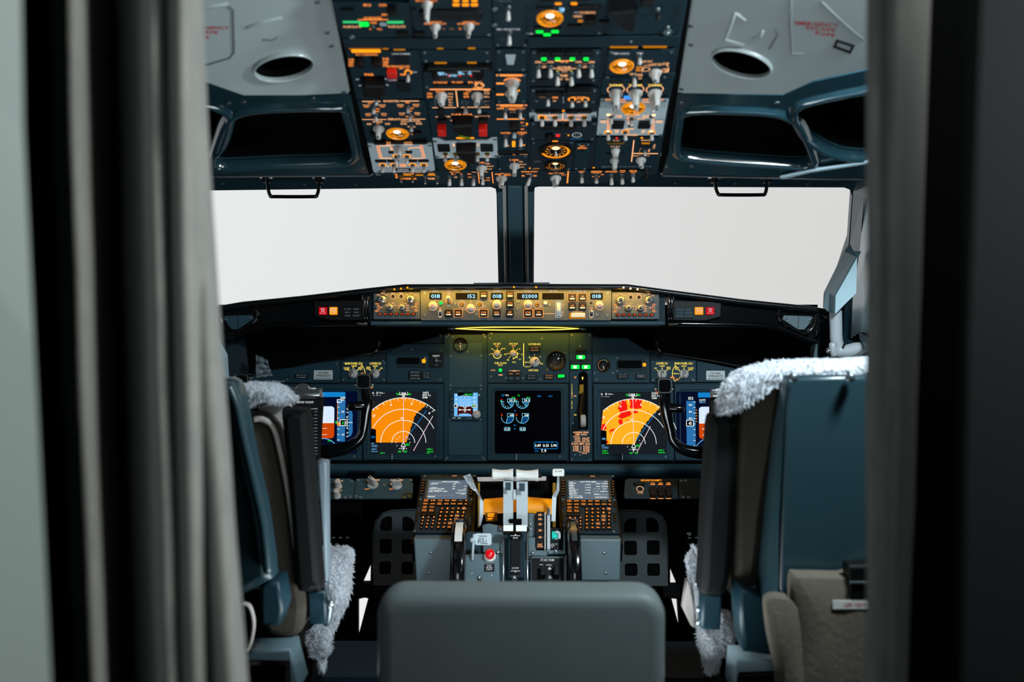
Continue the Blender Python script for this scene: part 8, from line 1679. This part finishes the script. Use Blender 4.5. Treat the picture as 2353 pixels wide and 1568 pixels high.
# ================================================================== SEATS
def flatF(Y): return Fr(P(1188, 784, Y), (1, 0, 0), (0, 0, 1))
def pad(t, nm, pts, Y, th, m_, bev=.012, k=2, label=None, parent=None):
    F_ = flatF(Y); q_ = [F_.px(*p) for p in pts]; q_ = smooth_poly(q_, k) if k > 1 else q_
    b = B(F_); b.prism(q_, -th, 0, m_, bev=bev, smooth=True); return b.build(nm, parent or t, label=label)
def fluff(t, nm, pts, Y, th, seed, parent=None, label=None, amp=.004, m_='sheepskin'):
    F_ = flatF(Y); q_ = inset(ccw(smooth_poly([F_.px(*p) for p in pts], 14)), .009); rings = []
    cx_ = sum(p[0] for p in q_) / len(q_); cy_ = sum(p[1] for p in q_) / len(q_)
    def dis(x, y, z, k_):
        v = Vector((x, y, z)); s1 = noise.noise(v * 60 + Vector((seed, 0, 0))); s2 = noise.noise(v * 160 + Vector((0, seed, 0))); s3 = noise.noise(v * 25 + Vector((0, 0, seed)))
        return (s1 * .9 + s2 * .6 + s3 * .8) * amp * k_
    N_ = 16
    for j in range(N_ + 1):
        f = j / N_; ang = f * math.pi / 2
        rings.append([(cx_ + (x - cx_) * (math.cos(ang * .98) ** .55 if j else 1), cy_ + (y - cy_) * (math.cos(ang * .98) ** .55 if j else 1), -th * .5 + th * .5 * math.sin(ang)) for x, y in q_])
    rings = [[(cx_ + (x - cx_) * k, cy_ + (y - cy_) * k, zz_ * th) for x, y, z in rings[0]] for k, zz_ in ((.7, -1), (.86, -.93), (.95, -.82), (.99, -.66))] + rings; out = []
    for rg in rings:
        o_ = []
        for i, (x, y, z) in enumerate(rg):
            d = Vector((x - cx_, y - cy_, z + th * .8)).normalized(); s_ = dis(x, y, z, 1); o_.append((x + d.x * s_, y + d.y * s_, z + d.z * s_))
        out.append(o_)
    b = B(F_); b.loft(out, m_, True, cap1=True); o = b.build(nm, parent or t, label=label)
    Rr = random.Random(seed); b = B(F_)
    for _ in range(4200 if m_ == 'sheepskin' else 0):
        rg = Rr.choice(out); x, y, z = Rr.choice(rg); d = Vector((x - cx_, y - cy_, (z + th * .8) * 1.2)).normalized(); d = (d + Vector((Rr.uniform(-.6, .6), Rr.uniform(-.6, .6), Rr.uniform(-.3, .6)))).normalized()
        L_ = Rr.uniform(.004, .009); w_ = .0014; u_ = d.orthogonal().normalized() * w_; v_ = d.cross(u_).normalized() * w_; c0 = Vector((x, y, z)) - d * .001
        tip = c0 + d * L_ + Vector((0, -.002, 0)); b.add([tuple(c0 + u_), tuple(c0 - u_ * .5 + v_ * .8), tuple(c0 - u_ * .5 - v_ * .8), tuple(tip)], [(0, 1, 3), (1, 2, 3), (2, 0, 3)], m_)
    if b.v: b.build('wool_tufts', o, kind='stuff')
    return o
# left seat
t = thing('pilot_seat', 'left pilot seat seen edge-on from behind, with its dark armrest folded up', 'seat', P(600, 1560, 1.75))
pad(t, 'back_shell', [(440, 885), (505, 874), (526, 876), (543, 895), (556, 960), (575, 1060), (598, 1160), (612, 1250), (620, 1320), (604, 1345), (440, 1370)], 1.50, .05, 'seat_teal', .014)
b = B(); b.tube(smooth_path([P(x, y, 1.49) for x, y in ((528, 888), (545, 930), (560, 1000), (583, 1100), (603, 1190), (612, 1260), (616, 1310))], 5), .012, 'seat_teal', 12, sq=.6); b.build('shell_edge', t)
pad(t, 'back_cushion', [(558, 968), (598, 962), (626, 985), (645, 1050), (664, 1150), (678, 1260), (688, 1330), (697, 1385), (695, 1440), (678, 1466), (638, 1468), (600, 1440), (590, 1300), (574, 1150)], 1.60, .09, 'seat_fabric', .012, label='dark brown cloth cushion')
b = B(); b.tube(smooth_path([P(x, y, 1.595) for x, y in ((585, 964), (604, 964), (628, 984), (645, 1045), (664, 1145), (678, 1250), (683, 1270))], 5), .0045, 'piping', 8); b.build('piping', t)
pad(t, 'head_cloth', [(600, 935), (655, 938), (659, 1000), (664, 1070), (666, 1110), (655, 1075), (640, 1010), (622, 972), (604, 955)], 1.66, .05, 'cream_cloth', .006)
fluff(t, 'headrest_cover', [(528, 884), (560, 876), (598, 878), (628, 890), (652, 912), (664, 934), (648, 942), (628, 932), (606, 932), (586, 944), (566, 954), (548, 948), (535, 925)], 1.58, .12, 3, label='fluffy pale grey sheepskin headrest cover')
pad(t, 'armrest', [(644, 950), (655, 944), (692, 946), (703, 965), (718, 1150), (733, 1345), (726, 1360), (690, 1364), (678, 1340), (668, 1200), (656, 1060)], 1.58, .05, 'arm_black', .010, label='padded black armrest folded upright')
pad(t, 'armrest_side', [(728, 1060), (750, 1064), (751, 1240), (752, 1330), (749, 1350)], 1.64, .03, 'arm_grey', .004, k=1)
pad(t, 'armrest_post', [(706, 1360), (748, 1360), (750, 1436), (710, 1438)], 1.62, .03, 'frame_teal', .004, k=1)
b = B(); b.tube([P(756, 1385, 1.62), P(760, 1388, 1.6)], .005, 'silver', 8); b.tube([P(746, 1340, 1.63), P(757, 1400, 1.63), P(750, 1436, 1.63)], .006, 'steel', 8); b.build('latch', t)
fluff(t, 'seat_cover', [(715, 1284), (738, 1278), (758, 1276), (780, 1281), (794, 1292), (801, 1312), (800, 1345), (797, 1400), (780, 1445), (750, 1500), (705, 1500), (690, 1480), (705, 1440), (745, 1430)], 1.80, .14, 8, label='fluffy white sheepskin seat cover')
fluff(t, 'seat_cover_fringe', [(690, 1470), (720, 1440), (755, 1450), (764, 1505), (752, 1520), (742, 1552), (730, 1556), (722, 1528), (700, 1515)], 1.74, .05, 12, label='ragged lower edge of the white sheepskin')
pad(t, 'frame_rail', [(560, 1498), (668, 1492), (674, 1520), (690, 1580), (668, 1620), (660, 1524), (560, 1522)], 1.55, .06, 'grey_box', .004, k=1)
pad(t, 'base', [(560, 1530), (655, 1530), (660, 1900), (560, 1900)], 1.60, .3, 'black', .004, k=1)
pad(t, 'hinge_block', [(600, 1345), (640, 1338), (650, 1400), (640, 1440), (600, 1440)], 1.52, .06, 'frame_teal', .005, k=1); pad(t, 'lower_back', [(555, 1350), (640, 1360), (690, 1384), (660, 1480), (555, 1480)], 1.62, .05, 'black', .006, k=1)
b = B(); b.tube(smooth_path([P(x, y, 1.5) for x, y in ((560, 1388), (574, 1395), (583, 1430), (578, 1470), (568, 1495))], 4), .006, 'piping', 8, sq=.5); b.build('strap_loop', t)
# right seat
t = thing('pilot_seat', 'right pilot seat seen from behind, with a broad teal back shell', 'seat', P(1850, 1560, 1.6))
pad(t, 'back_shell', [(1812, 866), (2090, 864), (2090, 1375), (1985, 1380), (1796, 1378), (1790, 1350), (1800, 1050), (1806, 890)], 1.45, .03, 'seat_teal', .006, k=1)
b = B(); A = [P(x, y, Y) for x, y, Y in ((1808, 868, 1.452), (1800, 1000, 1.452), (1790, 1200, 1.452), (1788, 1378, 1.452))]; C = [P(x, y, Y) for x, y, Y in ((1796, 872, 1.53), (1772, 1010, 1.55), (1752, 1200, 1.56), (1735, 1372, 1.56))]
b.loft([[tuple(p) for p in A], [tuple(p.lerp(q_, .35) + Vector((-.004, -.012, 0))) for p, q_ in zip(A, C)], [tuple(p) for p in C], [tuple(p + Vector((.08, .03, 0))) for p in C]], 'seat_teal', True, closed=False); b.build('shell_side', t)
b = B()
for x in (1822, 1954): b.tube([P(x, 868, 1.44), P(x, 868, 1.425)], .007, 'steel', 10)
b.build('shell_screws', t, kind='stuff')
pad(t, 'back_cushion', [(1706, 885), (1750, 880), (1792, 878), (1800, 900), (1776, 1060), (1755, 1200), (1738, 1360), (1712, 1386), (1692, 1384), (1688, 1200), (1695, 1000)], 1.56, .09, 'seat_fabric', .012, label='brown cloth cushion')
pad(t, 'head_cloth', [(1680, 900), (1710, 888), (1706, 915), (1690, 958), (1680, 962)], 1.58, .04, 'cream_cloth', .006, k=1)
fluff(t, 'headrest_cover', [(1674, 962), (1673, 915), (1686, 882), (1706, 858), (1736, 842), (1790, 828), (1860, 820), (1950, 819), (2080, 817), (2080, 866), (1950, 868), (1830, 866), (1795, 882), (1745, 880), (1705, 892), (1690, 925), (1682, 962)], 1.50, .12, 21, label='fluffy white sheepskin headrest cover')
pad(t, 'armrest', [(1636, 964), (1650, 958), (1688, 958), (1697, 968), (1692, 1150), (1684, 1280), (1672, 1364), (1640, 1372), (1613, 1368), (1613, 1330), (1620, 1180), (1630, 1020)], 1.55, .05, 'arm_black', .012, label='padded black armrest folded upright')
pad(t, 'armrest_post', [(1614, 1368), (1660, 1368), (1656, 1450), (1612, 1448)], 1.58, .03, 'frame_teal', .004, k=1)
pad(t, 'hinge_block', [(1698, 1350), (1770, 1376), (1780, 1480), (1772, 1508), (1710, 1500), (1700, 1420)], 1.52, .06, 'frame_teal', .006, k=1)
fluff(t, 'seat_cover', [(1580, 1305), (1588, 1288), (1604, 1276), (1618, 1276), (1618, 1440), (1606, 1448), (1594, 1420), (1590, 1370), (1582, 1330)], 1.72, .08, 31, label='fluffy white sheepskin seat cover')
pad(t, 'cover_lining', [(1578, 1335), (1588, 1350), (1598, 1400), (1597, 1446), (1588, 1440), (1569, 1400)], 1.74, .02, 'cream_cloth', .004, k=1)
fluff(t, 'seat_cover_fringe', [(1612, 1450), (1650, 1440), (1656, 1410), (1690, 1425), (1712, 1440), (1710, 1480), (1692, 1505), (1688, 1530), (1662, 1528), (1650, 1535), (1643, 1570), (1634, 1565), (1625, 1535), (1610, 1520)], 1.66, .10, 41, label='ragged lower edge of the white sheepskin')
pad(t, 'frame_rail', [(1690, 1514), (1785, 1516), (1795, 1545), (1700, 1548), (1692, 1590), (1684, 1590)], 1.55, .06, 'pale_blue', .004, k=1)
pad(t, 'base', [(1700, 1548), (2000, 1548), (2000, 1900), (1700, 1900)], 1.56, .3, 'black', .004, k=1)
b = B(); 
for x, y in ((1607, 1400), (1607, 1430), (1604, 1340)): b.tube([P(x, y, 1.63), P(x, y, 1.61)], .006, 'silver', 8)
b.build('latch', t)
# life vest pouch, strap, buckle
def cloth(pts, Y, th, seed, amp=.006, k=3):
    F_ = flatF(Y); q_ = ccw(smooth_poly([F_.px(*p) for p in pts], k * 2)); cx_ = sum(p[0] for p in q_) / len(q_); cy_ = sum(p[1] for p in q_) / len(q_); rings = [[(x, y, -th) for x, y in q_]]
    for f in (1, .97, .9, .78, .6, .4, .2): rings.append([(cx_ + (x - cx_) * f, cy_ + (y - cy_) * f, (1 - f ** 3) * th * .25 + amp * noise.noise(Vector(((cx_ + (x - cx_) * f) * 22, (cy_ + (y - cy_) * f) * 7, seed)))) for x, y in q_])
    b = B(F_); b.loft(rings, 'pouch', True, cap1=True); return b
t = thing('life_vest_pouch', 'brown-grey cloth life vest pouch hanging on the back of the right pilot seat', 'pouch', P(1900, 1600, 1.40))
cloth([(1829, 1334), (1850, 1328), (1940, 1330), (2060, 1332), (2060, 1700), (1850, 1700), (1838, 1500), (1828, 1400)], 1.40, .04, 3).build('pouch_body', t)
cloth([(1764, 1395), (1775, 1378), (1800, 1376), (1822, 1384), (1838, 1420), (1850, 1520), (1856, 1700), (1800, 1700), (1790, 1560), (1772, 1470)], 1.40, .03, 9, .01).build('side_flap', t)
F_ = flatF(1.392); b = B(F_); A = F_.px(1913, 1399); C = F_.px(2010, 1380); b.prism([(A[0], A[1]), (C[0], A[1]), (C[0], C[1]), (A[0], C[1])], 0, .002, 'white'); b.text('LIFE VEST', A[0] + (C[0] - A[0]) * .52, (A[1] + C[1]) / 2, (C[0] - A[0]) * .5, .005, .0024, 'red_ink'); b.build('label_strip', t, 'white label with red lettering')
t2 = thing('seat_buckle', 'black buckle and strap fastener above the life vest pouch', 'buckle', P(1960, 1370, 1.40)); F_ = flatF(1.42); b = B(F_)
b.prism([F_.px(*p) for p in ((1936, 1288), (2000, 1286), (2000, 1370), (1938, 1368))], 0, .03, 'black', bev=.004); b.build('buckle_body', t2); b = B(F_); b.prism([F_.px(*p) for p in ((1936, 1322), (2000, 1322), (2000, 1328), (1936, 1328))], .028, .033, 'steel', bev=.001); b.build('bar', t2)
# observer seat in the middle foreground
t = thing('observer_seat', 'grey leather observer seat back, close and blurred at the bottom centre', 'seat', P(1200, 1900, 1.30))
F_ = flatF(1.30); A = F_.px(866, 1900); C = F_.px(1534, 1364); pl = rrect(A[0], A[1], C[0], C[1], .040, 8)
pl = [(x, y + (.004 * math.sin((x - A[0]) / (C[0] - A[0]) * math.pi * 1.4 + 2.4) if y > C[1] - .05 else 0)) for x, y in pl]
b = B(F_); rg = lambda d, c: [(x, y, c) for x, y in inset(ccw(pl), d)]
b.loft([rg(.014, -.07), rg(.004, -.064), rg(0, -.05), rg(0, -.022), rg(.002, -.010), rg(.007, -.003), rg(.014, 0.0), rg(.022, .001)], 'leather', True, cap0=True, cap1=True); b.build('back_pad', t)
b = B(); c = P(1200, 1900, 1.33); b.box(c.x - .15, 1.28, 0, c.x + .15, 1.5, .42, 'black'); b.box(c.x - .03, 1.3, .4, c.x + .03, 1.36, c.z + .2, 'black'); b.build('base', t)
t = wbox('step_plinth', -.42, 1.9, 0, .45, 2.1, P(1188, 1535, 1.95).z, 'panel_dark'); t['kind'] = 'structure'; t.name = 'trim_10'
# padded lever arm beside the right windshield
t = thing('lever_arm', 'light grey lever with a padded angular head beside the right windshield', 'lever', P(*rp(420, 1420), 2.38))
b = B(); slab3(b, [(*rp(*p), D_) for p, D_ in (((578, 655), 2.30), ((570, 935), 2.30), ((405, 1098), 2.30), ((410, 955), 2.30))], 'pale_blue', .002)
A = [P(*rp(*p), 2.30) for p in ((578, 655), (410, 955), (405, 1098))]; C = [P(*rp(*p), 2.36) for p in ((478, 602), (316, 930), (310, 1045))]
b.loft([[tuple(p) for p in A], [tuple(p.lerp(q_, .15) + Vector((-.001, -.003, 0))) for p, q_ in zip(A, C)], [tuple(p) for p in C], [tuple(p + Vector((.05, .03, 0))) for p in C]], 'grey_box', False, closed=False)
slab3(b, [(*rp(*p), 2.33) for p in ((310, 1045), (350, 1078), (405, 1098), (480, 1030), (470, 900), (330, 940))], 'grey_box', .02); slab3(b, [(*rp(*p), 2.34) for p in ((478, 602), (520, 545), (578, 655))], 'frame_teal', .02); b.build('padded_head', t)
b = B(); b.tube(smooth_path([P(*rp(x, y), 2.34) for x, y in ((410, 1075), (412, 1180), (415, 1290), (425, 1340), (450, 1390))], 4), .0145, 'lever_grey', 14); b.build('stem', t)
b = B(); b.tube(smooth_path([P(*rp(x, y), 2.33) for x, y in ((430, 1385), (500, 1390), (580, 1372), (625, 1385), (632, 1440))], 4), [.016] * 17, 'lever_grey', 14); b.tube([P(*rp(*p), 2.325) for p in ((385, 1330), (400, 1420))], .009, 'lever_grey', 8); b.build('foot', t)
b = B(); b.tube([P(*rp(478, 1337), 2.318), P(*rp(478, 1337), 2.30)], .003, 'black', 8); b.tube([P(*rp(362, 1385), 2.33), P(*rp(345, 1390), 2.33)], .008, 'silver', 8); b.build('pivot', t)
